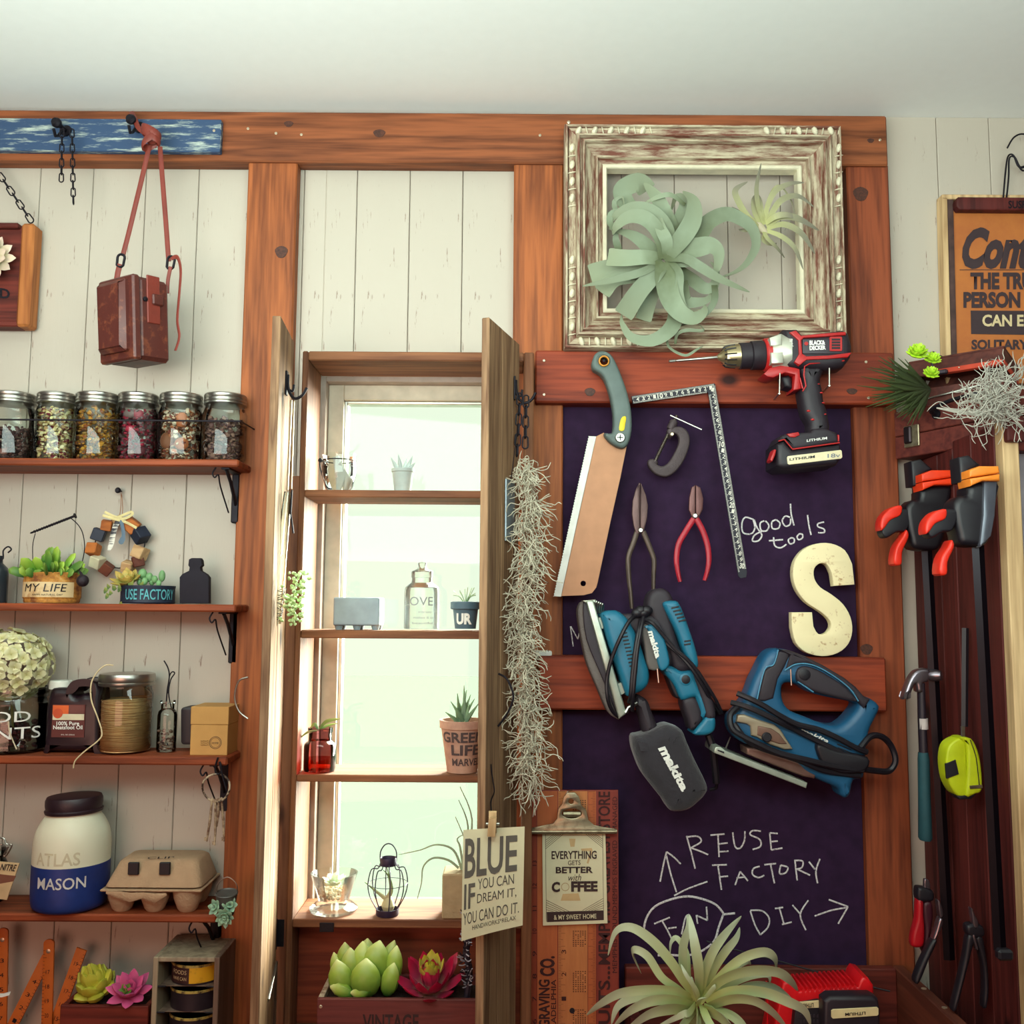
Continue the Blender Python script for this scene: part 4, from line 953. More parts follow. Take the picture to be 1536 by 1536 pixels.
# hinges
for (x, y) in ((412, 1400),):
    q = at(x, y, 1.537); m = MB(); m.lathe([(.0028, 0), (.0028, .045)], (q.x+.002, 1.533, q.z-.022), n=10); m.box(q.x+.002, q.x+.014, 1.5375, 1.5395, q.z-.02, q.z+.02, .0004)
    m.obj('hinge', M_iron, wc_)
# hooks on the shutters
def dhook(c, dirx, parent, name='coat_hook', lab=None):
    m = MB(); m.box(c.x-.0015, c.x+.0015, c.y-.005, c.y+.005, c.z-.004, c.z+.034, .0008)
    m.tube(cr([c+V(dirx*.002, 0, .028), c+V(dirx*.004, -.002, .004), c+V(dirx*.014, -.006, -.010), c+V(dirx*.026, -.008, -.006), c+V(dirx*.033, -.008, .006)], 5, False), .0022)
    m.tube(cr([c+V(dirx*.002, 0, .006), c+V(dirx*.010, -.002, .002), c+V(dirx*.012, -.002, .012)], 4, False), .002)
    return m.obj(name, M_iron, parent)
def onleaf(M, u, z, off): 
    q = M @ V(u, off, 0); return V(q.x, q.y, z)
dhook(onleaf(LM, LL*.45, at(415, 590, 1.46).z, -.0015), 1, lt)
hk = onleaf(RM, RL*.80, at(770, 595, 1.50).z, -.0015); dhook(hk, 1, rt)
hb = MB(); a = onleaf(LM, LL*.50, at(400, 1510, 1.44).z, -.001); b = onleaf(LM, LL*.98, at(410, 1455, 1.50).z, -.001); hb.tube([a, b, b-V(0, 0, .1)], .0028)
hb.obj('metal_stay', M_steel, lt)
MB().tube(cr(pxline([(372, 1016), (358, 1022), (352, 1045), (358, 1066), (372, 1078)], 1.41), 5, False), .0014).obj('wire_pull', M_steel, lt, label='thin bright wire loop handle')
MB().tube(cr([onleaf(RM, RL*.35, at(745, y, 1.42).z, o) for y, o in ((1012, -.001), (1020, -.014), (1045, -.024), (1070, -.016), (1092, -.001))], 5, False), .0016).obj('wire_pull', M_iron, rt)
# grey tag on the right shutter
c = onleaf(RM, RL*.72, at(768, 765, 1.49).z, -.006)
tg = thing('hanging_tag', (c.x, c.y, at(768, 812, 1.49).z), 'small grey-blue plate hanging on the right shutter behind the moss', 'tag')
A = onleaf(RM, RL*.50, 0, -.004); B = onleaf(RM, RL*.78, 0, -.004); zt, zb = at(768, 722, 1.49).z, at(768, 813, 1.49).z
MB().add([V(A.x, A.y, zb), V(B.x, B.y, zb), V(B.x, B.y, zt), V(A.x, A.y, zt), V(A.x-.002, A.y, zb), V(B.x-.002, B.y, zb), V(B.x-.002, B.y, zt), V(A.x-.002, A.y, zt)], [(0, 1, 2, 3), (7, 6, 5, 4), (0, 4, 5, 1), (1, 5, 6, 2), (2, 6, 7, 3), (3, 7, 4, 0)]).obj('plate', plain('grey_blue_metal', '8A98A0', .4, .3), tg)
MB().tube([V((A.x+B.x)/2, (A.y+B.y)/2, zt), hk+V(.01, -.004, -.01)], .0007).obj('wire', M_iron, tg)
c1 = chain('chain', [hk+V(.018, -.008, -.008), hk+V(.017, -.010, -.085)], .020, .009, .0013, 'black chain from the right shutter hook down to the moss')
chain('chain', [hk+V(.008, -.006, -.004), hk+V(.004, -.008, -.10)], .020, .009, .0013, 'second black chain strand beside the hanging moss')
# Spanish moss
M_moss = plain('spanish_moss', 'C4BEA8', .9, var=.15)
def moss(name, label, blob, n, L, r, mat, cat='moss', seed=5, down=.5):
    rn = random.Random(seed); m = MB(); xs = []
    for i in range(n):
        p = blob(rn); P = [p]; d = Vector((rn.uniform(-1, 1), rn.uniform(-1, .6), rn.uniform(-1, 1)-down)).normalized()
        for k in range(6):
            d = (d + Vector((rn.uniform(-1, 1), rn.uniform(-.7, .7), rn.uniform(-1, 1)-down*.3))*.75).normalized(); P.append(P[-1]+d*L*rn.uniform(.5, 1)/6)
        m.loft(cr(P, 3, False), [r*1.0]*17+[r*.7, r*.4], r, (0, -1, 0), 4, 0, cap=False)
    return m.obj(name, mat, label=label, cat=cat, kind='stuff')
mx = at(788, 900, 1.475)
def mb1(rn):
    t = rn.random(); y = 685+t*505; w = (8+13*min(t*5, 1)*(1-.3*t))
    return at(788+rn.gauss(0, w*.5)+6*sin(t*9), y, 1.475+rn.uniform(-.018, .018))
moss('spanish_moss', 'long grey strand of Spanish moss hanging from the right shutter', mb1, 900, .055, .0007, M_moss)
def mb2(rn):
    t = rn.random(); return at(786+rn.gauss(0, 10), 1150+t*70, 1.475+rn.uniform(-.01, .01))
# left shutter: hanging glass-tube holder with green trailing succulent
hl = onleaf(LM, LL*.45, at(415, 590, 1.46).z, -.0015)
lv = thing('hanging_rod', V(at(432, 720, 1.45).x, 1.45, at(432, 735, 1.45).z), 'thin pale rod hung on the left shutter hook', 'rod')
MB().tube([at(437, 600, 1.452), at(431, 735, 1.452)], .0018).obj('rod', M_screw, lv)
MB().tube([at(441, 602, 1.452), at(437, 733, 1.452)], .0012).obj('rod', M_screw, lv)
gt = thing('glass_tube_vase', V(at(420, 850, 1.45).x, 1.45, at(412, 940, 1.45).z), 'slanting glass tube vase bound with wire on the left shutter', 'vase')
MB().tube([at(432, 738, 1.45), at(421, 840, 1.45), at(411, 935, 1.45)], [.006, .009, .0105], 16).obj('tube', glass('tube_glass', (.85, .9, .85, 1), 1.5), gt)
m = MB()
for i in range(9):
    q = at(417-i*.8, 885+i*5.5, 1.45); m.tube([q+V(.0115*cos(t), .0115*sin(t), .003*sin(t*2+i)) for t in [2*pi*k/12 for k in range(12)]], .0006, 5, True)
m.tube([at(438, 735, 1.445), at(436, 770, 1.44), at(440, 800, 1.44)], .0014); m.obj('wire_binding', M_iron, gt)
M_tg = leafmat('trailing_pale_green', '7CA050', 'C8DCA0', (0, .9))
ts = thing('trailing_succulent', at(440, 870, 1.44), 'pale green burro-tail succulent spilling from the glass tube', 'succulent')
m = MB()
for i in range(150):
    t = random.random(); y = 858+t*78; x = 442+random.gauss(0, 10-3*t)+(6 if t < .3 else 0); q = at(x, y, 1.44+random.uniform(-.012, .012)); d = V(random.uniform(-1, 1), -.6, random.uniform(-.6, .8)).normalized()*.006
    MB().loft([q, q+d*.4, q+d*.8, q+d], [.0008, .0024, .0024, .0006], [.0006, .0018, .0018, .0004], (0, -1, .2), 6).obj('leaf', M_tg, ts)
# ---- window items, row 1
Yi = 1.595
def onshelf(px, i, Y=Yi): return V(at(px, 900, Y).x, Y, ZW[i])
def atx(px, row, Y): return at(px, (728, 940, 1158, 1370)[row], Y).x
g = V(atx(508, 0, Yi), Yi, ZW[0])
gb = thing('glass_bowl', g, 'small round glass bowl with wire clip on the top window shelf', 'glass bowl')
R = 26/F*Yi; H = .066
MB().lathe([(.001, .001), (R*.55, .001), (R*.8, .010), (R*.98, .030), (R, .045), (R*.92, .058), (R*.98, H)], g, n=32, cap=False).obj('bowl', M_glass, gb)
m = MB(); m.tube([g+V((R*.95)*cos(t), R*.95*sin(t), .055) for t in [2*pi*i/24 for i in range(24)]], .0010, 6, True)
m.tube(cr([g+V(-R, -.006, .055), g+V(-R*1.1, -.006, .05), g+V(-R*.98, -.006, .035), g+V(-R*.6, -R*.5, .010), g+V(-R*.3, -R*.5, .006)], 4, False), .0011); m.ball(g+V(-R*1.1, 0, .056), .004, n=8, m=5); m.obj('wire_clip', M_iron, gb)
m = MB(); m.loft([g+V(0, 0, .004), g+V(.004, 0, .03), g+V(-.006, 0, .062)], [.004, .010, .006], .004, (0, -1, 0), 8); m.loft([g+V(.012, 0, .004), g+V(.016, 0, .02), g+V(.008, 0, .040)], [.004, .008, .003], .003, (0, -1, 0), 8)
m.obj('grey_stone', plain('grey_stone', 'A8ACA8', .8), gb)
M_dull = plain('grey_green_clay', 'A4B0AC', .8)
g = V(atx(604, 0, Yi), Yi, ZW[0])
p1 = thing('clay_pot', g, 'little grey pot with pointed leaves on the top window shelf', 'plant pot')
MB().lathe([(.001, 0), (.013, 0), (.0175, .036), (.019, .037), (.019, .042), (.017, .042), (.016, .034), (.001, .034)], g, n=24, cap=False).obj('pot', M_dull, p1)
w1 = thing('haworthia_plant', g+V(0, 0, .034), 'pointed grey-green leaves rising from the little grey pot', 'succulent')
for dx, dz, dy in ((-.016, .028, 0), (-.006, .032, -.004), (.004, .026, .004), (.012, .030, 0), (.016, .018, -.006), (-.012, .016, .006)):
    q = g+V(dx*.3, 0, .034); MB().loft([q, q+V(dx*.5, dy, dz*.5), q+V(dx, dy, dz)], [.003, .0034, .0004], .0016, (0, -1, 0), 6).obj('leaf', M_dull, w1)
# row 2
g = V(atx(538, 1, Yi), Yi, ZW[1]); hx = 34/F*Yi
bp = thing('rectangular_planter', g, 'low grey-blue rectangular planter on small feet in the middle of the window', 'planter')
zt = at(538, 896, 1.565).z-ZW[1]
m = MB(); x0, x1 = g.x-hx, g.x+hx
M_gb = plain('grey_blue_glaze', '8C9CA4', .5)
m.prism([rrect(x0, g.z+.007, x1, g.z+zt, .003, 3)], 1.567, 1.625, .003, 3, .003); m.obj('body', M_gb, bp)
for sx in (-.8, 0, .8):
    for sy in (1.578, 1.612): MB().lathe([(.005, 0), (.007, .007)], (g.x+hx*sx, sy, g.z), n=12).obj('foot', M_gb, bp)
g = V(atx(632, 1, 1.60), 1.60, ZW[1])
lj = thing('milk_glass_jar', g, 'white glass jar printed LOVE on the second window shelf', 'jar')
R = 26/F*1.6; M_milk = glass('frosted_white_glass', (.97, 1, .95, 1), 1.2, .2)
MB().lathe([(.001, .001), (R, .002), (R, .062), (R*.95, .070), (R*.6, .078), (R*.58, .086)], g, n=32, cap=False).obj('body', M_milk, lj)
MB().lathe([(R*.62, .086), (R*.62, .096), (R*.3, .100), (.006, .104), (.007, .110), (.001, .112)], g, n=24).obj('stopper', M_milk, lj)
M_gp = plain('grey_print', '8A908C', .7)
text('LOVE', cyl(g.x, g.y, g.z+.040, g.z+.054, R, -60, 38, .0006), M_gp, lj, fine=True)
for k, w in enumerate(((10, 36), (-6, 46), (-10, 42))):
    text(['in the home', 'makes it so', 'beautiful'][k], cyl(g.x, g.y, g.z+.028-.009*k, g.z+.0315-.009*k, R, w[0]-20, w[1]-4, .0006), M_gp, lj, fine=True)
g = V(atx(698, 1, 1.585), 1.585, ZW[1])
up = thing('dark_blue_pot', g, 'dark blue-grey pot with white letters at the right of the second window shelf', 'plant pot')
MB().lathe([(.001, .003), (.017, .003), (.0205, .034), (.0245, .035), (.0245, .046), (.021, .047), (.020, .038), (.001, .038)], g, n=28, cap=False).obj('pot', plain('slate_glaze', '48606E', .6), up)
text('UR', cyl(g.x, g.y, g.z+.010, g.z+.028, .0197, -45, 30, .0006), MW, up, bold=.05, fine=True)
wp = thing('wispy_plant', g+V(0, 0, .038), 'pale wispy plant in the dark blue-grey pot', 'plant')
for i in range(12):
    a = random.uniform(0, 6.28); MB().tube(cr([g+V(0, 0, .04), g+V(.010*cos(a), .01*sin(a), .054), g+V(.022*cos(a), .018*sin(a), .060+random.uniform(-.006, .012))], 4, False), .0007, 5).obj('stem', M_p, wp)
# row 3
g = V(atx(479, 2, 1.575), 1.575, ZW[2])
ab = thing('amber_bottle', g, 'amber and purple glass bottle holding a green cutting on the third window shelf', 'bottle')
R = 23.5/F*1.575; M_amb = glass('amber_glass', (.68, .42, .46, 1), 1.2); H = at(479, 1091, 1.575).z-ZW[2]
MB().lathe([(.001, .001), (R*.95, .001), (R, .005), (R, H*.58), (R*.95, H*.64), (R*.74, H*.70), (R*.72, H*.88), (R*.78, H*.90), (R*.78, H), (R*.66, H)], g, n=32, cap=False).obj('glass_body', M_amb, ab)
MB().lathe([(.001, .004), (R*.93, .004), (R*.93, H*.3), (.001, H*.3)], g, n=28, cap=False).obj('red_liquid', glass('red_liquid', (.9, .25, .12, 1), .5), ab)
lc = thing('leaf_cutting', g+V(0, 0, H*.8), 'green leaf cutting arching out of the amber bottle', 'plant')
for p, w in (([(478, 1095), (490, 1082), (512, 1078)], .004), ([(476, 1096), (462, 1098), (449, 1108)], .0035), ([(480, 1094), (492, 1088), (506, 1085)], .003), ([(478, 1096), (472, 1086), (466, 1092)], .003)):
    P = cr(pxline(p, 1.57), 4, False); n = len(P); MB().loft(P, [w*max(sin(pi*min(.1+.88*i/(n-1), 1)), .06) for i in range(n)], .0005, (0, -.6, 1), 6).obj('leaf', M_tr, lc)
g = V(atx(693, 2, 1.575), 1.575, ZW[2])
gp = thing('terracotta_pot', g, 'weathered terracotta pot lettered GREEN LIFE MARVEL at the right of the third window shelf', 'plant pot')
H = at(693, 1082, 1.55).z-ZW[2]; R0 = 22/F*1.575; R1 = 33/F*1.575
MB().lathe([(.001, .001), (R0, .001), (R1*.95, H*.84), (R1*1.02, H*.85), (R1*1.03, H), (R1*.94, H), (R1*.9, H*.88), (.001, H*.88)], g, n=36, cap=False).obj('pot', worn('old_terracotta', 'A07868', 'C09A84', 'O', .5, .15, 6, .8), gp)
def cone(z0, z1, a0, a1):
    av = math.atan2(-g.x, g.y); gx, gy, gz = g.x, g.y, g.z; r0, r1, h = R0, R1*.95, H*.84
    def f(u, v):
        a = av+radians(a0+(a1-a0)*u); z = z0+(z1-z0)*v; r = r0+(r1-r0)*z/h+.0006; return V(gx+r*sin(a), gy-r*cos(a), gz+z)
    return f
M_pt = plain('dark_pot_print', '4A3C3C', .8)
text('GREEN', cone(H*.60, H*.80, -65, 70), M_pt, gp, bold=.03, fine=True); text('LIFE', cone(H*.36, H*.56, -35, 60), M_pt, gp, bold=.03, fine=True); text('MARVEL', cone(H*.16, H*.30, -35, 70), M_pt, gp, bold=.02, fine=True)
hw_ = thing('haworthia_plant', g+V(0, 0, H*.88), 'striped spiky haworthia with upright leaves in the terracotta pot', 'succulent')
for (x, y) in ((676, 1052), (686, 1040), (696, 1028), (700, 1035), (706, 1042), (690, 1055), (712, 1048), (718, 1055), (668, 1068), (683, 1060), (704, 1055)):
    a = g+V(random.uniform(-.005, .005), random.uniform(-.006, .006), H*.88); b = at(x, y, 1.575+random.uniform(-.012, .012)); MB().loft([a, a*.55+b*.45+V(0, 0, .002), b], [.0035, .0032, .0004], [.0018, .0016, .0003], (0, -1, 0), 6).obj('leaf', leafmat('haworthia_leaf', '4E6A50', '7A9A70') if 'M_hw' not in globals() else M_hw, hw_)
# row 4: sill
g = V(atx(500, 3, 1.585), 1.585, ZW[3])
vg = thing('glass_votive', g, 'tapered clear glass cup on a glass foot at the left of the window sill', 'glass')
H = at(500, 1309, 1.585).z-ZW[3]
MB().lathe([(.001, .001), (.036, .001), (.038, .005), (.030, .012), (.022, .014), (.024, .016), (.037, H), (.035, H), (.022, .018), (.001, .018)], g, n=32, cap=False).obj('cup', glass('bright_glass', (.99, 1, .98, 1), .9, .1), vg)
m = MB()
for i in range(70): 
    a = random.uniform(0, 6.28); q = random.random()**.5*.022; m.ball(g+V(q*cos(a), q*sin(a), random.uniform(.022, .036)), .0035, n=6, m=4)
m.obj('gravel', bits('gravel', ['D8C8B0', 'C8A888', 'E0DCC8', 'B8A890']), vg, kind='stuff')
vs_ = thing('rosette_succulent', g+V(0, 0, .036), 'pale rosette succulent inside the tapered glass cup', 'succulent')
rosette(vs_, g+V(0, 0, .040), (0, -.2, 1), [(8, .022, .007, 20), (6, .018, .006, 50)], leafmat('pale_leaf', 'A8C098', 'D8E4C8'))
g = V(atx(581, 3, 1.565), 1.565, ZW[3])
wl = thing('wire_lantern', g, 'small dark wire lantern with an air plant bulb inside, on the window sill', 'lantern')
M_pur = plain('dark_purple_metal', '30243C', .5, .3)
Hc = at(581, 1292, 1.565).z-g.z
MB().lathe([(.001, 0), (.017, 0), (.018, .002), (.018, .010), (.0165, .010), (.016, .003), (.001, .003)], g, n=28, cap=False).obj('base', M_pur, wl)
MB().lathe([(.0125, Hc-.006), (.0130, Hc-.005), (.0130, Hc+.005), (.0125, Hc+.006), (.0118, Hc+.005), (.0118, Hc-.005)], g, n=28, cap=False).obj('top_collar', M_pur, wl)
for k in range(8):
    a = 2*pi*(k+.3)/8; MB().tube(cr([g+V(r*cos(a), r*sin(a), z) for r, z in ((.017, .010), (.027, .028), (.031, .048), (.026, .070), (.016, Hc-.010), (.0125, Hc-.003))], 4, False), .0009, 6).obj('rib', M_pur, wl)
MB().tube([g+V(.031*cos(t), .031*sin(t), .048) for t in [2*pi*i/28 for i in range(28)]], .0005, 5, True).obj('hoop', M_pur, wl)
MB().tube(cr([g+V(-.0125, 0, Hc), g+V(-.0125, 0, Hc+.014), g+V(-.007, 0, Hc+.024), g+V(0, 0, Hc+.027), g+V(.007, 0, Hc+.024), g+V(.0125, 0, Hc+.014), g+V(.0125, 0, Hc)], 4, False), .0010).obj('handle', M_pur, wl)
bb = thing('air_plant_bulb', g+V(0, 0, .004), 'bulbous green air plant standing inside the wire lantern', 'air plant')
M_bulb = leafmat('bulb_leaf', 'B8B088', '6E8A50', (.1, .7))
MB().lathe([(.002, 0), (.008, .003), (.0105, .010), (.008, .018), (.004, .024), (.001, .028)], g+V(.001, 0, .004), n=18).obj('bulb', M_bulb, bb)
for p in ([(580, 1348), (586, 1335), (583, 1315), (575, 1305)], [(577, 1347), (562, 1335), (547, 1323)], [(582, 1347), (588, 1332), (580, 1300)]):
    P = cr(pxline(p, 1.562), 4, False); n = len(P); MB().loft(P, [.0034*(1-.88*i/(n-1)) for i in range(n)], [.002*(1-.8*i/(n-1)) for i in range(n)], (0, -1, 0), 6).obj('leaf', M_bulb, bb)
g = V(atx(690, 3, 1.565), 1.565, ZW[3])
cp = thing('concrete_pot', g, 'square beige concrete pot at the right of the window sill, behind the paper card', 'plant pot')
H = at(690, 1311, 1.545).z-g.z
m = MB(); m.box(g.x-.027, g.x+.027, 1.543, 1.597, g.z, g.z+H, .0025); m.obj('pot', plain('beige_concrete', 'A4906E', .9, bump=.5, bs=150), cp)
ct = thing('arching_air_plant', g+V(0, 0, H), 'air plant with long thin arching leaves in the concrete pot', 'air plant')
for p in ([(693, 1305), (680, 1275), (655, 1267), (630, 1275), (598, 1282)], [(688, 1302), (672, 1290), (650, 1287), (635, 1300), (632, 1325), (626, 1348)], [(695, 1303), (690, 1270), (686, 1258), (699, 1250)], [(697, 1305), (702, 1240), (688, 1200)], [(698, 1300), (708, 1230), (690, 1180)], [(694, 1303), (700, 1270), (683, 1225)]):
    P = cr(pxline(p, 1.57), 6, False); n = len(P); MB().loft(P, [.0022*(1-.75*i/(n-1)) for i in range(n)], [.0009*(1-.5*i/(n-1)) for i in range(n)], (0, -1, 0), 6).obj('leaf', leafmat('airplant_grey_leaf', '8A9A80', 'A8B49C') if 'M_agl' not in globals() else M_agl, ct)
# ---- niche: planter box VINTAGE
YB1, YB2 = 1.47, 1.56
x0, x1 = at(475, 1520, YB1).x, at(764, 1520, YB1).x-.035; zt = at(600, 1499, YB1).z
vb = thing('wooden_planter_box', ((x0+x1)/2, 1.51, ZN), 'dark red-brown wooden planter box stencilled VINTAGE below the window', 'planter')
M_vb = wood('vintage_box_wood', '6E3430', '42201E', 'X', knots=False); M_vr = worn('worn_box_rim', '8A6A58', 'C8B8A0', 'O', .5, .1, 18, .8)
MB().box(x0, x1, YB1, YB1+.008, ZN, zt, .0012).obj('front_panel', M_vb, vb)
MB().box(x0, x1, YB2-.008, YB2, ZN, zt+.004, .0012).obj('rear_panel', M_vb, vb)
MB().box(x0, x0+.008, YB1+.008, YB2-.008, ZN, zt, .0012).obj('end_panel', M_vr, vb); MB().box(x1-.008, x1, YB1+.008, YB2-.008, ZN, zt, .0012).obj('end_panel', M_vr, vb)
MB().box(x0+.008, x1-.008, YB1+.008, YB2-.008, ZN, zt-.010).obj('soil', plain('potting_soil', '2C1C18', .95, bump=1), vb)
text('VINTAGE', quad((544, 1521), (628, 1521), (544, 1546), (628, 1546), YB1-.0002), plain('faded_black_stencil', '38201E', .9), vb, bold=.02)
screws(vb, [(481, 1510)], YB1)
M_gl = leafmat('plump_green_leaf', '3E7424', 'D4DC98', (.1, 1.05), .4, mid='90AC40')
gs = thing('green_rosette_succulent', (at(548, 1490, 1.515).x, 1.515, zt-.01), 'large plump light green rosette in the VINTAGE planter box', 'succulent')
def fatleaf(t, x, y, w, h, Y, lean=0, mat=None, name='leaf', tk=.62, tipx=0, nn=10):
    """plump leaf standing up: w,h in pixels, base centre at (x,y)"""
    s = Y/F; P = []; Ws = []; Ts = []; b = at(x, y, Y)
    prof = [(0, .45), (.12, .78), (.3, .97), (.5, 1.0), (.68, .88), (.82, .62), (.92, .33), (1.0, .05)]
    for u, k in prof:
        P.append(b + V((lean*u + tipx*u*u)*s, -.10*h*s*sin(pi*u)+.02*u*h*s, h*s*u)); Ws.append(w/2*s*k); Ts.append(w/2*s*k*tk)
    return MB().loft(P, Ws, Ts, (0, -1, 0), nn, -.05).obj(name, mat or M_gl, t)
for a in [(548, 1462, 34, 50, 1.535, 2), (522, 1470, 30, 52, 1.53, -6), (583, 1463, 20, 40, 1.535, 4), (574, 1467, 26, 52, 1.528, 16), (545, 1475, 36, 58, 1.522, -2, ), (556, 1476, 44, 60, 1.52, 12),
          (512, 1472, 20, 40, 1.525, -12), (528, 1478, 32, 52, 1.518, -4), (586, 1475, 26, 52, 1.518, 8), (518, 1492, 36, 48, 1.505, -14), (580, 1492, 26, 44, 1.502, 10), (548, 1494, 44, 52, 1.498, 0)]:
    fatleaf(gs, *a)
MB().loft(pxline([(530, 1493), (518, 1488), (505, 1482), (495, 1480)], 1.492), [.005, .0105, .0095, .0015], [.004, .008, .007, .001], (0, -1, 0), 10).obj('leaf', M_gl, gs)
MB().loft(pxline([(556, 1484), (545, 1489), (534, 1490), (526, 1489)], 1.487), [.004, .0085, .0085, .0015], [.004, .007, .006, .001], (0, -1, 0), 10).obj('leaf', M_gl, gs)
M_rl = leafmat('crimson_leaf', 'C8B8A0', 'B01440', (.15, .85), .35, mid='A83858'); M_yl = leafmat('yellow_green_leaf', 'C8C888', 'B8B028', (0, 1), .45)
rs_ = thing('red_rosette_succulent', (at(643, 1490, 1.515).x, 1.515, zt-.01), 'crimson edged rosette with yellow green heart in the VINTAGE planter box', 'succulent')
rc = at(646, 1486, 1.512)
rosette(rs_, rc, (0, -.42, 1), [(8, .062, .0115, 6), (8, .058, .0115, 28), (6, .050, .011, 52)], M_rl, curl=.95, fat=.2, pw=1.2)
rosette(rs_, rc+V(0, -.002, .018), (0, -.42, 1), [(8, .040, .0095, 38), (6, .032, .009, 58), (4, .024, .007, 78)], M_yl, name='heart_leaf', curl=.9, fat=.25, pw=1.1)
# dark bristly plant at the right
M_bris = plain('dark_bristly_leaf', '241C2C', .6)
bp2 = thing('dark_bristly_plant', (at(702, 1470, 1.49).x, 1.49, zt-.01), 'dark hanging plant with silvery hair tips beside the red rosette', 'plant')
MB().tube(cr(pxline([(698, 1372), (703, 1400), (699, 1430), (704, 1455), (700, 1500)], 1.50), 5, False), .005).obj('stem', M_bris, bp2)
m = MB(); m2 = MB()
for i in range(120):
    t = random.random(); q = at(700+3*sin(t*9), 1372+t*110, 1.50); d = V(random.uniform(-1, .6), -.7, random.uniform(-.3, .7)).normalized()
    (m if i % 2 else m2).tube(cr([q, q+d*.008, q+d*.015+V(0, 0, .002)], 3, False), [.0009]*6+[.0004], 4)
m.obj('dark_bristles', M_bris, bp2, kind='stuff'); m2.obj('silver_bristles', plain('silver_hair', 'C0C0CC', .5), bp2, kind='stuff')
# ---- paper card BLUE with peg and wire
bc = thing('paper_card', at(738, 1400, 1.37), 'cream paper card reading BLUE IF YOU CAN DREAM IT on the right shutter', 'card')
M_paper = plain('cream_paper', 'D8D0AC', .85, var=.03); M_ink = plain('grey_ink', '5E5850', .85); 
CQ = [(695, 1245, 1.36), (787, 1240, 1.385), (692, 1412, 1.36), (784, 1388, 1.385)]
f = quad(CQ[0], CQ[1], CQ[2], CQ[3], 0, 0)
m = MB(); N_ = 8; vs = []
def cf(u, v, o=0): p = f(u, v); return p + V(-.004*sin(pi*u), -.003*sin(pi*v)-o, 0)
for s in (0, .0007):
    for i in range(N_+1):
        for j in range(N_+1): vs.append(cf(i/N_, j/N_, -s))
K2 = (N_+1)**2; fs = []
for i in range(N_):
    for j in range(N_):
        a = i*(N_+1)+j; fs += [(a, a+1, a+N_+2, a+N_+1), (K2+a, K2+a+N_+1, K2+a+N_+2, K2+a+1)]
for i in range(N_):
    for (a, b) in ((i, i+1), (N_*(N_+1)+i, N_*(N_+1)+i+1), (i*(N_+1), (i+1)*(N_+1)), (i*(N_+1)+N_, (i+1)*(N_+1)+N_)): fs.append((a, b, K2+b, K2+a))
m.add(vs, fs); m.obj('paper', M_paper, bc); bc_paper = bpy.data.objects['paper']
def cm(u0, u1, v0, v1): return lambda u, v: cf(u0+(u1-u0)*u, v0+(v1-v0)*v, .0008)
text('BLUE', cm(.04, .90, .56, .92), M_ink, bc_paper, bold=.02, fine=True); text('IF', cm(.04, .24, .28, .51), M_ink, bc_paper, bold=.015, fine=True)
text('YOU CAN', cm(.29, .86, .44, .54), M_ink, bc_paper, fine=True); text('DREAM IT,', cm(.28, .90, .30, .40), M_ink, bc_paper, fine=True); text('YOU CAN DO IT.', cm(.03, .94, .14, .25), M_ink, bc_paper, fine=True); text('HANDWORKS*RELAX', cm(.20, .90, .075, .12), M_ink, bc_paper, fine=True)
pgn = thing('wooden_peg', at(738, 1255, 1.37), 'small wooden clothes peg holding the paper card', 'clothes peg')
MB().pprism([[(733, 1228), (745, 1228), (743, 1256), (731, 1255)]], 1.355, 1.363, .001, 2).obj('jaw', M_pale, pgn); MB().pprism([[(733, 1218), (745, 1218), (745, 1250), (733, 1250)]], 1.368, 1.376, .001, 2).obj('jaw', M_pale, pgn)
MB().tube([at(729, 1236, 1.366), at(749, 1236, 1.366)], .002).obj('spring', M_steel, pgn)
MB().tube(cr([at(738, 1222, 1.372)]+[onleaf(RM, RL*.15, at(730, y, 1.40).z, -.004)+V(.003*sin(y), 0, 0) for y in (1205, 1190, 1175, 1160, 1148)], 4, False), .001).obj('twisted_wire', M_iron, pgn)
# ================================================================ RIGHT: ornate frame, tools, signs, cabinet side
M_ww = worn('whitewashed_brown', '6E3C2C', 'C0B498', 'X', .505, .10, 15, .7); M_wwz = worn('whitewashed_brown_upright', '6E3C2C', 'C0B498', 'Z', .505, .10, 15, .7)
M_cream = plain('cream_moulding', 'D8D0B4', .6)
def mitred(rect, prof, mats, parent, name):
    """four mitred mouldings; prof = [(inset, y)], rect = x0,x1,z0,z1"""
    x0, x1, z0, z1 = rect
    c = [(x0, z1, 1, -1), (x1, z1, -1, -1), (x1, z0, -1, 1), (x0, z0, 1, 1)]
    for s in range(4):
        a, b = c[s], c[(s+1) % 4]; m = MB(); vs = []; n = len(prof); cx, cz = (x0+x1)/2, (z0+z1)/2
        for q in (a, b):
            for d, y in prof: vs.append(V(q[0]+q[2]*d, y, q[1]+q[3]*d))
        fs = [(i, i+1, n+i+1, n+i) for i in range(n-1)]+[(n-1, 0, n, 2*n-1), tuple(range(n)), tuple(range(n, 2*n))]
        m.add(vs, fs); m.obj(name, mats[s % 2], parent, ang=25)
A = at(848, 183, 1.575); B = at(1268, 523, 1.575); x0, x1, z0, z1 = at(847, 350, 1.575).x, at(1268, 350, 1.575).x, at(1060, 523, 1.575).z, at(1060, 185, 1.575).z
of = thing('ornate_picture_frame', ((x0+x1)/2, 1.61, z0), 'large empty whitewashed brown picture frame with carved corners', 'picture frame')
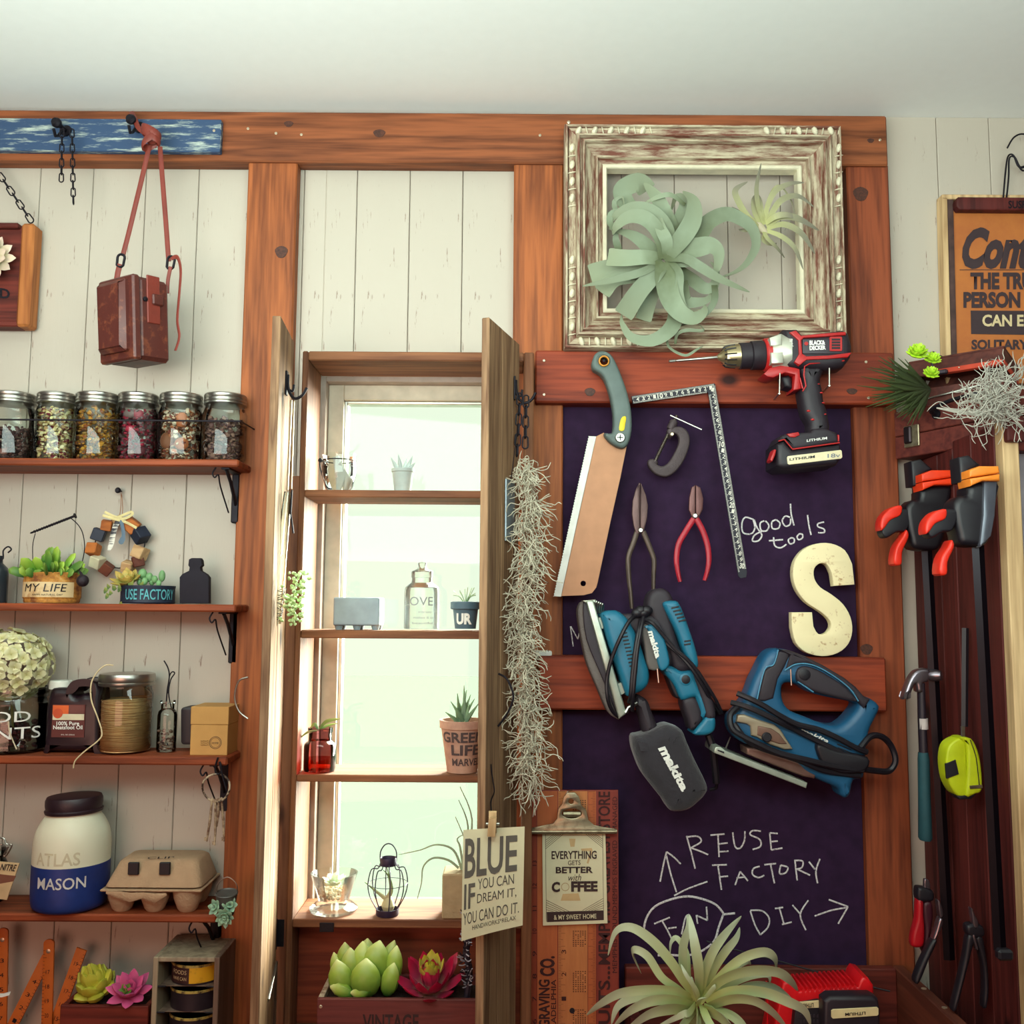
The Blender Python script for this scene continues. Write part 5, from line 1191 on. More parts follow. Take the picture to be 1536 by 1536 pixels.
mitred((x0, x1, z0, z1), [(0, 1.613), (0, 1.582), (.002, 1.577), (.005, 1.577), (.0065, 1.584), (.0075, 1.580), (.019, 1.583), (.020, 1.573), (.022, 1.569), (.025, 1.569), (.027, 1.578), (.030, 1.578), (.031, 1.571), (.034, 1.571), (.036, 1.581), (.040, 1.585), (.052, 1.592), (.054, 1.584), (.057, 1.584), (.059, 1.592), (.066, 1.594), (.066, 1.613)], (M_ww, M_wwz), of, 'moulding')
mitred((x0+.066, x1-.066, z0+.066, z1-.066), [(0, 1.613), (0, 1.591), (.002, 1.5895), (.006, 1.5895), (.0075, 1.592), (.0075, 1.613)], (M_cream, M_cream), of, 'inner_liner')
me_egg = None
def carve(px, py, ang, kind):
    global me_egg
    q = at(px, py, 1.580); mm = MB()
    if kind: mm.ball((0, 0, 0), .0072, .66, .7, 1.1, 10, 7)
    else: mm.ball((0, 0, 0), .008, .16, .35, 1.0, 6, 5)
    M = Matrix.Translation(q) @ Matrix.Rotation(ang, 4, 'Y'); mm.v = [M @ v for v in mm.v]
    mm.obj('carved_egg' if kind else 'carved_dart', M_cream, of)
for xs in (range(868, 985, 24), range(1150, 1262, 24)):
    for k, x in enumerate(xs):
        sg = 1 if x < 1060 else -1
        carve(x, 196, radians(25*sg), True); carve(x+12, 196, radians(-12*sg), False)
for xx in (858, 1258):
    for ys in (range(222, 320, 25), range(390, 505, 25)):
        for y in ys: carve(xx, y, radians(10), True); carve(xx, y+12, radians(78), False)
for x in range(872, 950, 24): carve(x, 512, radians(-20), True); carve(x+12, 512, 0, False)
MB().lathe([(.001, 0), (.003, 0), (.003, .002), (.001, .003)], at(853, 184, 1.578), (0, -1, 0), 10).obj('pin', M_screw, of)
# ---- air plants (xerographica etc.)
def zpt(p, ox, oy, s): return (ox+p[0]*s, oy+p[1]*s)
def ribbons(t, data, ox, oy, sc, Y, mat, tk=.0009, cup=.25, name='leaf'):
    """data = (points, half width px, depth profile (start, mid, end) offsets from Y, width shape)"""
    for d in data:
        pts, w, dy = d[0], d[1], d[2]; sh = d[3] if len(d) > 3 else 0; n0 = len(pts); W_ = w/F*Y
        P = []
        for i, p in enumerate(pts):
            u = i/(n0-1); y = dy[0]*(1-u)*(1-2*u)*1.0 + dy[1]*4*u*(1-u) + dy[2]*u*(2*u-1)
            a, b = zpt(p, ox, oy, sc); P.append(at(a, b, Y+y))
        P = cr(P, 6, False); N = len(P)
        Ws = []
        for i in range(N):
            u = i/(N-1)
            if sh == 0: k = (.55+.45*sin(pi*min(u*1.2, 1)**1.0*.5+.0))*(1-u**3*.93) if u < 1 else .07     # tapering leaf
            elif sh == 1: k = .7+.3*u if u < .97 else .9                                              # seen broadside, blunt
            else: k = (.8+.2*sin(pi*u))*(1-.93*u**1.6)
            Ws.append(max(W_*k, .0004))
        MB().loft(P, Ws, [min(tk, w_*.6) for w_ in Ws], (0.05, -1, .1), 8, cup).obj(name, mat, t)
M_xe = leafmat('silver_green_leaf', '525A3A', '7E866C', (0, .9), .75, 0, mid='828E76')  # leaf bases darkened to put shade into the heart of the plant
c = at(992, 387, 1.545)
xe = thing('large_air_plant', c, 'large silvery curly-leaved air plant mounted on the ornate frame', 'air plant')
XO, YO, XS = 840, 170, .293
X = [
 ([(500, 760), (460, 700), (390, 640), (320, 610), (250, 590)], 15, (0, .012, .02), 2),
 ([(500, 790), (400, 830), (280, 850), (215, 920)], 15, (.01, .02, .025), 1),
 ([(490, 770), (380, 810), (260, 800), (155, 830)], 17, (.012, .02, .03), 1),
 ([(500, 800), (480, 900), (450, 980), (425, 1060)], 13, (.008, .015, .02), 1),
 ([(580, 690), (700, 640), (760, 560), (850, 520), (930, 550), (985, 600), (1000, 680), (960, 760), (900, 810), (820, 840)], 15, (0, .005, .02), 2),
 ([(470, 560), (350, 480), (320, 400), (400, 360), (440, 400)], 18, (.02, .025, .03), 1),
 ([(600, 620), (540, 520), (490, 430), (430, 355)], 15, (.012, .006, .012), 0),
 ([(570, 640), (600, 560), (640, 470), (600, 430), (570, 500)], 12, (.015, .015, .03), 0),
 ([(590, 800), (680, 860), (740, 900), (790, 880), (800, 800), (770, 760)], 13, (.01, .004, .0), 2),
 ([(620, 860), (640, 960), (700, 970), (760, 950), (800, 880)], 12, (.0, -.006, .01), 2),
 ([(560, 930), (590, 1030), (560, 1110), (470, 1165), (370, 1150), (320, 1080), (315, 1030)], 14, (.0, -.012, .01), 2),
 ([(540, 760), (620, 700), (700, 690), (770, 680), (810, 720), (800, 800), (760, 830)], 19, (-.004, -.012, .0), 2),
 ([(535, 745), (575, 700), (640, 620), (680, 540), (680, 450), (630, 400)], 18, (-.004, -.014, .008), 0),
 ([(530, 745), (520, 660), (480, 580), (420, 535), (350, 535), (290, 580), (270, 620)], 15, (-.006, -.014, .012), 0),
 ([(535, 740), (560, 640), (530, 560), (460, 500), (370, 485), (290, 520), (265, 560)], 13, (-.004, -.010, .015), 0),
 ([(545, 735), (545, 660), (515, 590), (495, 490)], 12, (-.006, -.016, -.006), 0),
 ([(520, 750), (440, 740), (340, 745), (245, 740)], 15, (-.006, -.014, -.004), 1),
 ([(520, 755), (430, 810), (290, 850), (115, 885)], 8, (-.008, -.018, -.006), 0),
 ([(525, 770), (480, 830), (400, 920), (325, 1035)], 16, (-.006, -.016, -.004), 1),
 ([(540, 765), (540, 860), (565, 960), (620, 1030), (690, 1050), (740, 1010), (735, 970)], 20, (-.008, -.020, -.002), 2),
 ([(560, 755), (610, 820), (610, 920), (640, 1000), (720, 1040)], 8, (-.008, -.018, -.006), 0),
 ([(550, 745), (640, 745), (720, 790), (820, 850), (970, 915)], 10, (-.008, -.020, -.010), 0),
 ([(560, 760), (620, 760), (680, 770), (740, 800)], 13, (-.002, -.006, .006), 2),
 ([(350, 520), (290, 500), (280, 450), (320, 430), (330, 480)], 5, (.01, .02, .01), 2),
 ([(290, 600), (255, 560), (265, 510), (330, 500), (400, 520)], 6, (.008, .01, .02), 2),
 ([(300, 700), (285, 640), (300, 570)], 7, (.015, .02, .02), 2),
 ([(640, 470), (570, 420), (500, 430), (400, 480)], 5, (.008, .0, .01), 0),
 ([(790, 880), (790, 960), (740, 1030), (650, 1075), (600, 1090)], 6, (.0, .0, .01), 2),
 ([(545, 1140), (560, 1200), (640, 1240), (700, 1210), (735, 1190)], 3, (.0, -.01, .0), 0),
 ([(590, 1180), (600, 1130), (650, 1110), (735, 1110), (700, 1070)], 3.5, (.0, -.01, .0), 0),
]
ribbons(xe, X, XO, YO, XS, 1.53, M_xe)
sm = thing('small_air_plant', at(1143, 338, 1.56), 'small air plant with thin grey green arching leaves at the right of the frame opening', 'air plant')
X2 = [
 ([(1040, 590), (960, 530), (905, 440), (900, 390), (960, 350)], 7, (0, -.01, .0), 0), ([(1035, 570), (1000, 520), (990, 450), (1010, 410)], 6, (0, -.006, .01), 0),
 ([(1045, 570), (1015, 480), (1005, 380), (1030, 255)], 5, (0, -.012, .0), 0), ([(1050, 560), (1060, 480), (1100, 400), (1180, 360), (1250, 355)], 5.5, (0, -.012, .0), 0),
 ([(1060, 570), (1090, 500), (1140, 440), (1220, 425), (1300, 480)], 6, (0, -.012, .0), 0), ([(1060, 580), (1130, 530), (1220, 540), (1325, 600)], 6.5, (0, -.016, -.004), 0),
 ([(1060, 590), (1150, 570), (1240, 620), (1305, 720)], 6, (0, -.016, -.002), 0), ([(1050, 600), (1130, 630), (1200, 690), (1245, 800)], 5.5, (0, -.012, .004), 0),
 ([(1040, 600), (1060, 640), (1110, 690), (1150, 740)], 4.5, (0, -.01, .01), 0), ([(1030, 600), (990, 560), (920, 510), (880, 480)], 5, (0, -.008, .005), 0),
 ([(1030, 605), (980, 600), (940, 600), (915, 595)], 4, (0, -.006, .005), 0), ([(1045, 560), (1030, 500), (1020, 440), (1000, 400)], 5, (0, -.008, .01), 0),
 ([(1055, 565), (1100, 530), (1160, 520), (1230, 545)], 6, (0, -.02, -.01), 0), ([(1050, 610), (1040, 650), (1080, 670), (1110, 665)], 4, (0, .0, .01), 0),
 ([(1050, 560), (1070, 430), (1120, 370), (1180, 440), (1195, 520), (1150, 600)], 2, (.01, .01, .02), 2),
]
M_sm = leafmat('grey_olive_leaf', 'A8A870', '7E7A68', (0, .8), .7, .05)
ribbons(sm, X2, XO, YO, XS, 1.545, M_sm)
m = MB(); m.loft(pxline([(1128, 330), (1140, 342), (1152, 352)], 1.545), [.005, .008, .003], [.004, .006, .003], (0, -1, 0), 10); m.obj('heart', plain('pale_plant_base', 'B8AC90', .8), sm)
# ---- drill
DY = 1.512
def dz(pts): return [(990+p[0]*.2018, 470+p[1]*.2018) for p in pts]
dr = thing('cordless_drill', at(1220, 700, DY), 'red and black cordless drill with silver chuck and battery, hung on the upper rail', 'drill')
M_dk = plain('drill_dark_rubber', '241C24', .55, bump=.1); M_red = plain('drill_red', 'B02020', .4); M_sil = plain('drill_silver', 'C4C4B4', .35, .5); M_chk = plain('chuck_metal', 'C0B088', .3, .9)
yc = DY+.029
a, b = at(*dz([(430, 325)])[0], yc), at(*dz([(600, 318)])[0], yc); ax = (b-a).normalized(); s_ = .2018/F*yc
tip = at(*dz([(65, 357)])[0], yc); m = MB(); m.lathe([(.001, 0), (.0022, .001), (.0024, .010), (.0016, .011), (.0016, .014), (.0023, .016), (.0023, (a-tip).length)], tip, a-tip, 10); m.obj('driver_bit', M_steel, dr)
m = MB(); m.lathe([(.003, -.001), (.006, .002), (.010, .008), (.017, .012), (.019, .020), (.020, .034)], a, ax, 28, fn=lambda r, h, t: r*(1-.05*(1 if (sin(10*t) > .3 and h > .011 and h < .03) else 0))); m.obj('chuck', M_chk, dr)
for k in range(12):
    t = 2*pi*k/12; q_ = ax.to_track_quat('Z', 'Y').to_matrix(); MB().tube([a+q_ @ V(r_*cos(t), r_*sin(t), h_) for r_, h_ in ((.0135, .009), (.0172, .013), (.0185, .020), (.0190, .027))], .0013, 6).obj('chuck_slot', M_black, dr)
m = MB(); m.lathe([(.0200, .034), (.0215, .035), (.0215, .052), (.0205, .053), (.0235, .054), (.0240, .072), (.0225, .075)], a, ax, 32); m.obj('collar', M_dk, dr)
m = MB(); m.lathe([(.0250, .074), (.0270, .076), (.0275, .083), (.0265, .084)], a, ax, 32); m.obj('red_ring', M_red, dr)
m = MB(); m.lathe([(.0270, .083), (.0290, .090), (.0330, .100), (.0330, .112)], a, ax, 32); m.obj('gearbox', M_sil, dr)
MB().pprism([dz([(815, 180), (905, 150), (910, 235), (825, 240)])], DY-.003, DY+.02, .002, 2).obj('gearbox_rib', M_sil, dr)
MB().pprism([dz([(825, 290), (918, 285), (918, 370), (830, 372)])], DY-.003, DY+.02, .002, 2).obj('gearbox_rib', M_sil, dr)
body = dz([(925, 108), (1030, 106), (1068, 150), (1370, 114), (1415, 140), (1440, 240), (1430, 320), (1375, 395), (1250, 412), (1000, 400), (940, 385)])
MB().pprism([body], DY, DY+.056, .014, 5, .014).obj('motor_housing', M_dk, dr)
grip = dz([(1040, 380), (1230, 380), (1205, 480), (1220, 560), (1232, 650), (1255, 720), (1270, 880), (1130, 890), (1118, 810), (1080, 740), (1062, 650), (1048, 560), (1062, 480)])
MB().pprism([cr(grip, 3)], DY+.008, DY+.052, .014, 5, .014).obj('grip', M_dk, dr)
foot = dz([(875, 960), (905, 905), (960, 888), (1120, 880), (1140, 855), (1230, 850), (1320, 885), (1340, 965), (985, 1015), (925, 945)])
MB().pprism([foot], DY-.002, DY+.064, .006, 3, .006).obj('foot', M_dk, dr)
bat = dz([(870, 965), (925, 945), (985, 1015), (1345, 970), (1358, 1060), (1320, 1125), (920, 1158), (870, 1130)])
bat_o = MB().pprism([bat], DY-.006, DY+.070, .008, 4, .008).obj('battery', plain('battery_black', '1C161E', .5), dr)
for pts in ([(880, 950), (925, 938), (985, 1010), (1335, 962)], [(1060, 580), (1085, 540), (1070, 460), (1075, 395), (1110, 375), (1370, 352)], [(1060, 560), (1040, 480)]):
    MB().tube([at(x, y, DY+.002 if pts[0][0] > 1000 else DY-.003) for x, y in dz(pts)], .0012).obj('red_trim', M_red, dr)
MB().pprism([dz([(965, 140), (1010, 125), (1050, 165), (1200, 150), (1380, 135), (1385, 160), (1250, 170), (1070, 182), (1052, 200), (1060, 300), (1090, 318), (1250, 312), (1425, 290), (1400, 325), (1250, 338), (1090, 345), (1040, 385), (1000, 360), (1035, 300), (1030, 200)])], DY-.0035, DY+.01, .0015, 2).obj('red_shell', M_red, dr)
bpn = MB().pprism([rrect(*dz([(1060, 190)])[0], *dz([(1370, 300)])[0], 2)], DY-.0025, DY+.01, .001, 2).obj('badge_panel', plain('badge_dark', '342C34', .5), dr)
MB().pprism([dz([(770, 450), (815, 405), (900, 385), (1005, 402), (1040, 412), (1052, 560), (990, 575), (1005, 455), (930, 440), (840, 478), (800, 470)])], DY+.006, DY+.050, .0025, 2, .0025).obj('trigger_guard', M_red, dr)
MB().pprism([dz([(905, 470), (960, 455), (985, 480), (990, 562), (930, 545), (918, 510)])], DY+.014, DY+.046, .006, 3, .006).obj('trigger', M_black, dr)
m = MB(); q0, q1 = dz([(1262, 172)])[0], dz([(1355, 280)])[0]
m.pprism([rrect(q0[0], q0[1], q1[0], q1[1], 2)], DY-.004, DY, .0005, 1); m.obj('vent_panel', M_red, dr)
for i in range(4):
    for j in range(4):
        x = q0[0]+3+(q1[0]-q0[0]-6)*(i+.5)/4; y = q0[1]+2.5+(q1[1]-q0[1]-5)*(j+.5)/4
        MB().pprism([[(x-1.6, y-1.5), (x+1.6, y-1.5), (x+1.6, y+1.5), (x-1.6, y+1.5)]], DY-.0045, DY-.003).obj('vent_hole', M_black, dr)
def dq(tl, tr, bl, br, Y): return quad(dz([tl])[0], dz([tr])[0], dz([bl])[0], dz([br])[0], Y)
text('BLACK&', dq((1110, 202), (1225, 200), (1110, 238), (1228, 234), DY-.003), MW, bpn, bold=.05); text('DECKER', dq((1110, 242), (1230, 238), (1112, 276), (1232, 270), DY-.003), MW, bpn, bold=.05)
m = MB(); q = at(*dz([(1087, 225)])[0], DY-.003); m.prism([[(q.x+a_, q.z+b_) for a_, b_ in circ(0, 0, .0034, 6)]], q.y-.0004, q.y+.0004); m.obj('red_emblem', M_red, dr)
text('matrix', dq((992, 190), (992, 262), (962, 190), (962, 262), DY-.001), MW, dr, bold=.03)
text('LITHIUM', dq((1090, 938), (1240, 918), (1090, 956), (1242, 938), DY-.0025), MW, dr, bold=.02)
MB().pprism([dz([(945, 1072), (952, 1061), (1342, 1015), (1352, 1022), (1356, 1068), (1347, 1079), (962, 1125), (950, 1117)])], DY-.0075, DY-.004, .0006, 2).obj('cream_label', plain('label_cream_light', 'E4D8B0', .5), bat_o)
text('LITHIUM', dq((962, 1078), (1150, 1055), (962, 1096), (1150, 1075), DY-.008), M_black, bat_o, bold=.02); text('18v', dq((1245, 1045), (1338, 1040), (1245, 1075), (1338, 1068), DY-.008), plain('blue_grey_ink', '5A6A80', .6), bat_o)
for pts in ([(820, 1090), (850, 1010), (865, 1015), (855, 1060), (835, 1100)], [(945, 895), (1030, 882), (1040, 905), (1000, 922), (965, 918)], [(1325, 900), (1335, 905), (1335, 950), (1325, 950)]):
    MB().pprism([dz(pts)], DY-.004, DY+.02, .001, 2).obj('red_button', M_red, dr)
for x, y, w in ((1200, 590, 13), (1215, 665, 12), (1105, 725, 16), (1135, 790, 16), (1228, 750, 10), (1180, 525, 9)):
    q = at(*dz([(x, y)])[0], DY+.010); MB().ball(q, w*s_*1.0, 1, .5, .5, 8, 6).obj('red_grip_spot', M_red, dr)
def nailhook(pts, Y0, Y1, label, parent=None, r=.0016):
    P = [at(x, y, Y0+(Y1-Y0)*i/(len(pts)-1)) for i, (x, y) in enumerate(pts)]
    return MB().tube(P, r).obj('wall_hook', M_steel, label=label, cat='hook', group=None)
for (x0_, y0_, x1_, y1_), lb in (((1170, 560, 1169, 590), 'left metal hook under the drill body'), ((1244, 552, 1244, 578), 'right metal hook behind the drill grip')):
    m = MB(); m.tube([at(x0_, y0_, 1.508), at(x1_, y1_, 1.508)], .0014); m.tube([at(x1_, y1_, 1.508), at(x1_-8, y1_+9, 1.598)], .0016); m.obj('wall_hook', M_steel, label=lb, cat='hook')
# ---- hand saw
def tz(pts): return [(800+p[0]*.3516, 500+p[1]*.3516) for p in pts]
sw = thing('hand_saw', at(860, 890, 1.58), 'pull saw with coppery blade and grey green handle hanging on the rail', 'saw')
hole = circ(*tz([(302, 117)])[0], 7, 18)
hd = tz([(253, 110), (265, 85), (290, 72), (325, 82), (350, 115), (378, 180), (402, 250), (419, 330), (421, 410), (408, 465), (385, 487), (352, 478), (318, 452), (303, 424), (335, 424), (343, 385), (340, 320), (325, 250), (305, 195), (285, 168), (258, 152), (250, 130)])
MB().pprism([cr(hd, 3), hole], 1.562, 1.590, .006, 4, .006).obj('handle', plain('saw_handle_grey', '5A6864', .6, bump=.1), sw)
rg = tz([(302, 117)])[0]
MB().pprism([circ(rg[0], rg[1], 8.2, 20), circ(rg[0], rg[1], 6, 20)], 1.560, 1.564, .0008, 2).obj('orange_ring', plain('orange_ring', 'D08820', .5), sw)
MB().pprism([cr(tz([(366, 412), (372, 370), (384, 354), (396, 358), (392, 390), (386, 414)]), 3)], 1.5605, 1.564, .0006, 2).obj('yellow_inset', plain('yellow_plastic', 'D8C010', .5), sw)
MB().pprism([tz([(300, 424), (340, 470), (398, 482), (372, 612), (330, 800), (275, 1060), (268, 1085), (250, 1108), (215, 1117), (118, 1121), (190, 790), (268, 440)]), circ(*tz([(213, 1067)])[0], 4.2, 14)], 1.5795, 1.5812).obj('blade', plain('coppery_steel', 'A47250', .45, .3, var=.08), sw)
m = MB(); tl, bl = tz([(235, 438)])[0], tz([(85, 1122)])[0]; tr, br = tz([(269, 440)])[0], tz([(119, 1123)])[0]; n = 60; L1 = [tr, br, bl]
for i in range(n, -1, -1):
    u = i/n; x = tl[0]+(bl[0]-tl[0])*u; y = tl[1]+(bl[1]-tl[1])*u; L1.append((x, y)); 
    if i > 0: L1.append((x+1.3+(tl[0]-bl[0])/n*.5, y-(bl[1]-tl[1])/n*.5))
m.pprism([L1], 1.5795, 1.5812); m.obj('toothed_edge', plain('bright_steel_edge', 'A8A49C', .4, .6), sw)
q = at(*tz([(370, 445)])[0], 1.560); m = MB(); m.lathe([(.008, -.004), (.008, .001), (.007, .002), (.001, .002)], q, (0, -1, 0), 20); m.obj('bolt', M_steel, sw)
m = MB(); m.box(q.x-.005, q.x+.005, q.y-.0026, q.y-.0018, q.z-.0008, q.z+.0008); m.box(q.x-.0008, q.x+.0008, q.y-.0026, q.y-.0018, q.z-.005, q.z+.005); m.obj('cross_slot', M_black, sw)
MB().tube([at(906, 541, 1.55), at(906, 540, 1.60)], .0022).obj('wall_hook', M_iron, label='dark peg through the hole of the saw handle', cat='hook')
# ---- carpenter square
sq = thing('carpenter_square', at(1110, 866, 1.59), 'black L-shaped carpenter square with white numerals, hanging at an angle', 'carpenter square')
ol = tz([(418, 268), (772, 213), (776, 218), (912, 1020), (908, 1042), (884, 1045), (874, 1035), (745, 252), (425, 301)])
MB().pprism([ol], 1.588, 1.5895, .0003, 1).obj('blade', plain('black_anodised', '201C28', .45, .3), sq)
M_wn = plain('white_numeral', 'D8D4C8', .6)
m = MB()
def tick(m, a, b, u, ln, side, Y, w=.00035):
    A = at(*a, Y); B = at(*b, Y); d = (B-A).normalized(); n_ = V(d.z, 0, -d.x)*side; p = A+(B-A)*u; e = p+n_*ln
    m.add([p-d*w+V(0, -.0004, 0), p+d*w+V(0, -.0004, 0), e+d*w+V(0, -.0004, 0), e-d*w+V(0, -.0004, 0)], [(0, 1, 2, 3)])
R1_, R2_ = tz([(775, 222)])[0], tz([(908, 1005)])[0]; L1_, L2_ = tz([(748, 262)])[0], tz([(874, 1020)])[0]
for i in range(150): tick(m, R1_, R2_, (i+.5)/150, .0055 if i % 5 == 0 else .0032, 1, 1.588)
for i in range(150): tick(m, L1_, L2_, (i+.5)/150, .0045 if i % 5 == 0 else .0024, -1, 1.588)
T1, T2 = tz([(420, 270)])[0], tz([(770, 215)])[0]; U1, U2 = tz([(427, 299)])[0], tz([(740, 254)])[0]
for i in range(66): tick(m, T1, T2, (i+.5)/66, .0050 if i % 5 == 0 else .003, 1, 1.588); tick(m, U1, U2, (i+.5)/66, .0040 if i % 5 == 0 else .0024, -1, 1.588)
m.obj('scale_marks', M_wn, sq, kind='stuff')
def numq(c, ux, uy, Y): 
    return quad((c[0]-ux[0]-uy[0], c[1]-ux[1]-uy[1]), (c[0]+ux[0]-uy[0], c[1]+ux[1]-uy[1]), (c[0]-ux[0]+uy[0], c[1]-ux[1]+uy[1]), (c[0]+ux[0]+uy[0], c[1]+ux[1]+uy[1]), Y)
for k in range(1, 31):
    u = (k-.3)/30.2; x = (R1_[0]+L1_[0])/2+(R2_[0]-R1_[0])*u*.985; y = R1_[1]+(R2_[1]-R1_[1])*u
    big = k % 10 == 0; 
    text(str(k) if big else str(k % 10), numq((x, y), (3.6 if big else 2.0, .4), (-.5, 4.2 if big else 2.9), 1.5878), M_wn, sq, 'numeral', bold=.03 if big else .01)
for k in range(1, 15):
    u = 1-(k-.2)/14.6; x = T1[0]+(T2[0]-T1[0])*u+2; y = (T1[1]+U1[1])/2+(T2[1]-T1[1])*u; big = k == 10
    text(str(k) if big else str(k % 10), numq((x, y), (4.2 if big else 2.0, -.3), (.4, 3.8 if big else 2.7), 1.5878), M_wn, sq, 'numeral', bold=.03 if big else .01)
# ---- C clamp
gc = thing('c_clamp', at(1000, 713, 1.60), 'small rusty dark C-clamp hanging on the upper chalkboard', 'clamp')
M_cc = plain('dark_cast_iron', '4A3E40', .6, .3, .3)
MB().pprism([cr(tz([(572, 412), (590, 400), (625, 396), (655, 412), (669, 445), (664, 490), (640, 548), (605, 592), (565, 612), (520, 598), (492, 565), (492, 540), (515, 535), (528, 556), (550, 566), (575, 552), (600, 515), (622, 465), (618, 436), (600, 426), (580, 432)]), 3)], 1.598, 1.612, .003, 3, .003).obj('frame', M_cc, gc)
a, b = at(*tz([(612, 352)])[0], 1.604), at(*tz([(516, 552)])[0], 1.604)
MB().lathe([(.0028 if i % 2 else .0034, i*.0011) for i in range(int((b-a).length/.0011))], a, b-a, 12).obj('screw_rod', M_steel, gc)
q = a*.85+b*.15; MB().lathe([(.0065, -.008), (.0072, -.006), (.0072, .006), (.0065, .008)], q+(b-a)*.05, b-a, 14).obj('nut', M_cc, gc); MB().lathe([(.006, -.003), (.0065, 0), (.005, .003)], b, b-a, 14).obj('swivel_pad', M_cc, gc)
MB().tube([at(*tz([(584, 350)])[0], 1.60), at(*tz([(718, 411)])[0], 1.60)], .0015).obj('cross_handle', M_steel, gc)
q = at(*tz([(592, 430)])[0], 1.597); MB().lathe([(.0035, -.03), (.0035, .0), (.0024, .0012)], q, (0, -1, 0), 12).obj('screw', M_screw, label='crosshead screw holding the C-clamp to the chalkboard', cat='screw')
# ---- pliers
def plier(name, label, headL, legL, headR, legR, Y, mh, ml, w, wl, pivot):
    t = thing(name, at(*tz([pivot])[0], Y), label, 'pliers')
    MB().pprism([tz(headL)], Y, Y+.008, .002, 2, .002).obj('jaw', mh, t); MB().pprism([tz(headR)], Y+.0005, Y+.0085, .002, 2, .002).obj('jaw', mh, t)
    for L_ in (legL, legR):
        P = cr([at(x, y, Y+.005) for x, y in tz(L_)], 5, False); n = len(P); MB().loft(P, [w*(1-.35*i/n)+wl*sin(pi*min(i/n*1.05, 1))*.3 for i in range(n)], .0042, (0, -1, 0), 10).obj('handle', ml, t)
    q = at(*tz([pivot])[0], Y); MB().lathe([(.004, -.004), (.0042, .001), (.003, .002)], q, (0, -1, 0), 14).obj('pivot', M_steel, t)
    return t
M_pl = plain('dull_tool_steel', '6A5250', .5, .5, .2)
plier('long_pliers', 'long bare steel pliers hanging at the centre of the upper chalkboard', [(452, 637), (455, 637), (455, 850), (440, 858), (428, 820), (421, 770), (424, 715), (436, 670)], [(445, 840), (425, 900), (405, 960), (408, 1050), (415, 1110), (420, 1175)],
      [(457, 637), (462, 642), (482, 690), (490, 735), (486, 790), (476, 830), (468, 856), (457, 850)], [(468, 845), (495, 910), (514, 965), (513, 1030), (512, 1095)], 1.600, M_pl, plain('worn_olive_steel', '5A4C44', .5, .5), .0048, .001, (458, 840))
plier('red_cutters', 'short side cutters with red handles, right of the long pliers', [(692, 646), (692, 790), (680, 790), (664, 752), (666, 700), (676, 656)], [(685, 790), (650, 845), (620, 900), (611, 960), (615, 1010), (626, 1060)],
      [(694, 646), (714, 658), (726, 705), (724, 750), (704, 790), (694, 790)], [(695, 790), (722, 840), (742, 900), (749, 960), (743, 1010), (730, 1055)], 1.600, plain('brown_tool_steel', '6E4A48', .45, .5, .2), plain('red_dipped_rubber', 'A82030', .45), .0050, .002, (690, 778))
# ---- wooden S
so_ = tz([(1282, 1078)])+[(p.x, p.y) for p in cr(tz([(1274, 1025), (1255, 988), (1225, 981), (1200, 1003), (1200, 1045), (1225, 1083), (1272, 1113), (1322, 1155), (1354, 1210), (1362, 1270), (1345, 1325), (1300, 1364), (1235, 1378), (1165, 1362), (1120, 1320), (1103, 1255)]), 3, False)]+tz([(1102, 1190), (1190, 1190)])+[(p.x, p.y) for p in cr(tz([(1196, 1250), (1216, 1282), (1250, 1280), (1271, 1252), (1262, 1220), (1225, 1187), (1165, 1147), (1125, 1095), (1108, 1035), (1115, 975), (1150, 925), (1205, 898), (1270, 896), (1330, 925), (1362, 985)]), 3, False)]+tz([(1371, 1072)])
MB().pprism([so_], 1.595, 1.613, .0015, 2, .001).obj('wooden_letter', worn('worn_cream_s', 'B08048', 'F2E2B4', 'O', .37, .05, 16, .7), label='big worn cream wooden letter S on the upper chalkboard', cat='letter')
MB().pprism([rrect(803, 976, 828, 985, 3)], 1.600, 1.608, .002, 2, .002).obj('chalk_stick', plain('white_chalk', 'E0DCD4', .9), label='short white chalk stick lying on the middle rail beside the moss', cat='chalk')
# ---- chalk writing
m_ch = worn('chalk_marks', '6A6070', 'DCD8D8', 'O', .42, .08, 90, .95)
def chalk(strokes, f, parent, r=.0013, name='chalk_writing'):
    for s in strokes:
        P = [at(*p, 1.6355) for p in f(s)]
        if len(P) > 2: P = cr(P, 4, False)
        MB().loft(P, r, .00035, (0, -1, 0), 6).obj(name, m_ch, parent)
chalk([[(940, 795), (905, 785), (890, 810), (895, 850), (930, 855), (945, 830), (938, 795)], [(942, 795), (955, 830), (975, 860), (960, 885), (935, 885), (945, 860), (975, 845)], [(985, 800), (968, 810), (972, 840), (995, 842), (1005, 820), (990, 800)],
       [(1035, 795), (1018, 805), (1020, 832), (1045, 832), (1052, 810), (1036, 795)], [(1095, 785), (1075, 780), (1062, 800), (1075, 822), (1095, 815), (1098, 790)], [(1097, 727), (1100, 770), (1112, 820)],
       [(1005, 885), (1065, 880)], [(1025, 870), (1030, 905), (1055, 915), (1080, 900)], [(1100, 872), (1088, 882), (1095, 898), (1112, 892), (1112, 876), (1100, 872)], [(1135, 855), (1125, 868), (1132, 880), (1148, 873), (1148, 858), (1135, 855)],
       [(1170, 775), (1176, 820), (1185, 860)], [(1240, 805), (1215, 812), (1215, 825), (1240, 835), (1240, 850), (1215, 850)]], tz, cb1)
chalk([[(158, 1250), (170, 1335)], [(160, 1250), (190, 1305)], [(190, 1305), (200, 1260)]], tz, cb1, .0009)
def uz(pts): return [(860+p[0]*.3516, 1180+p[1]*.3516) for p in pts]
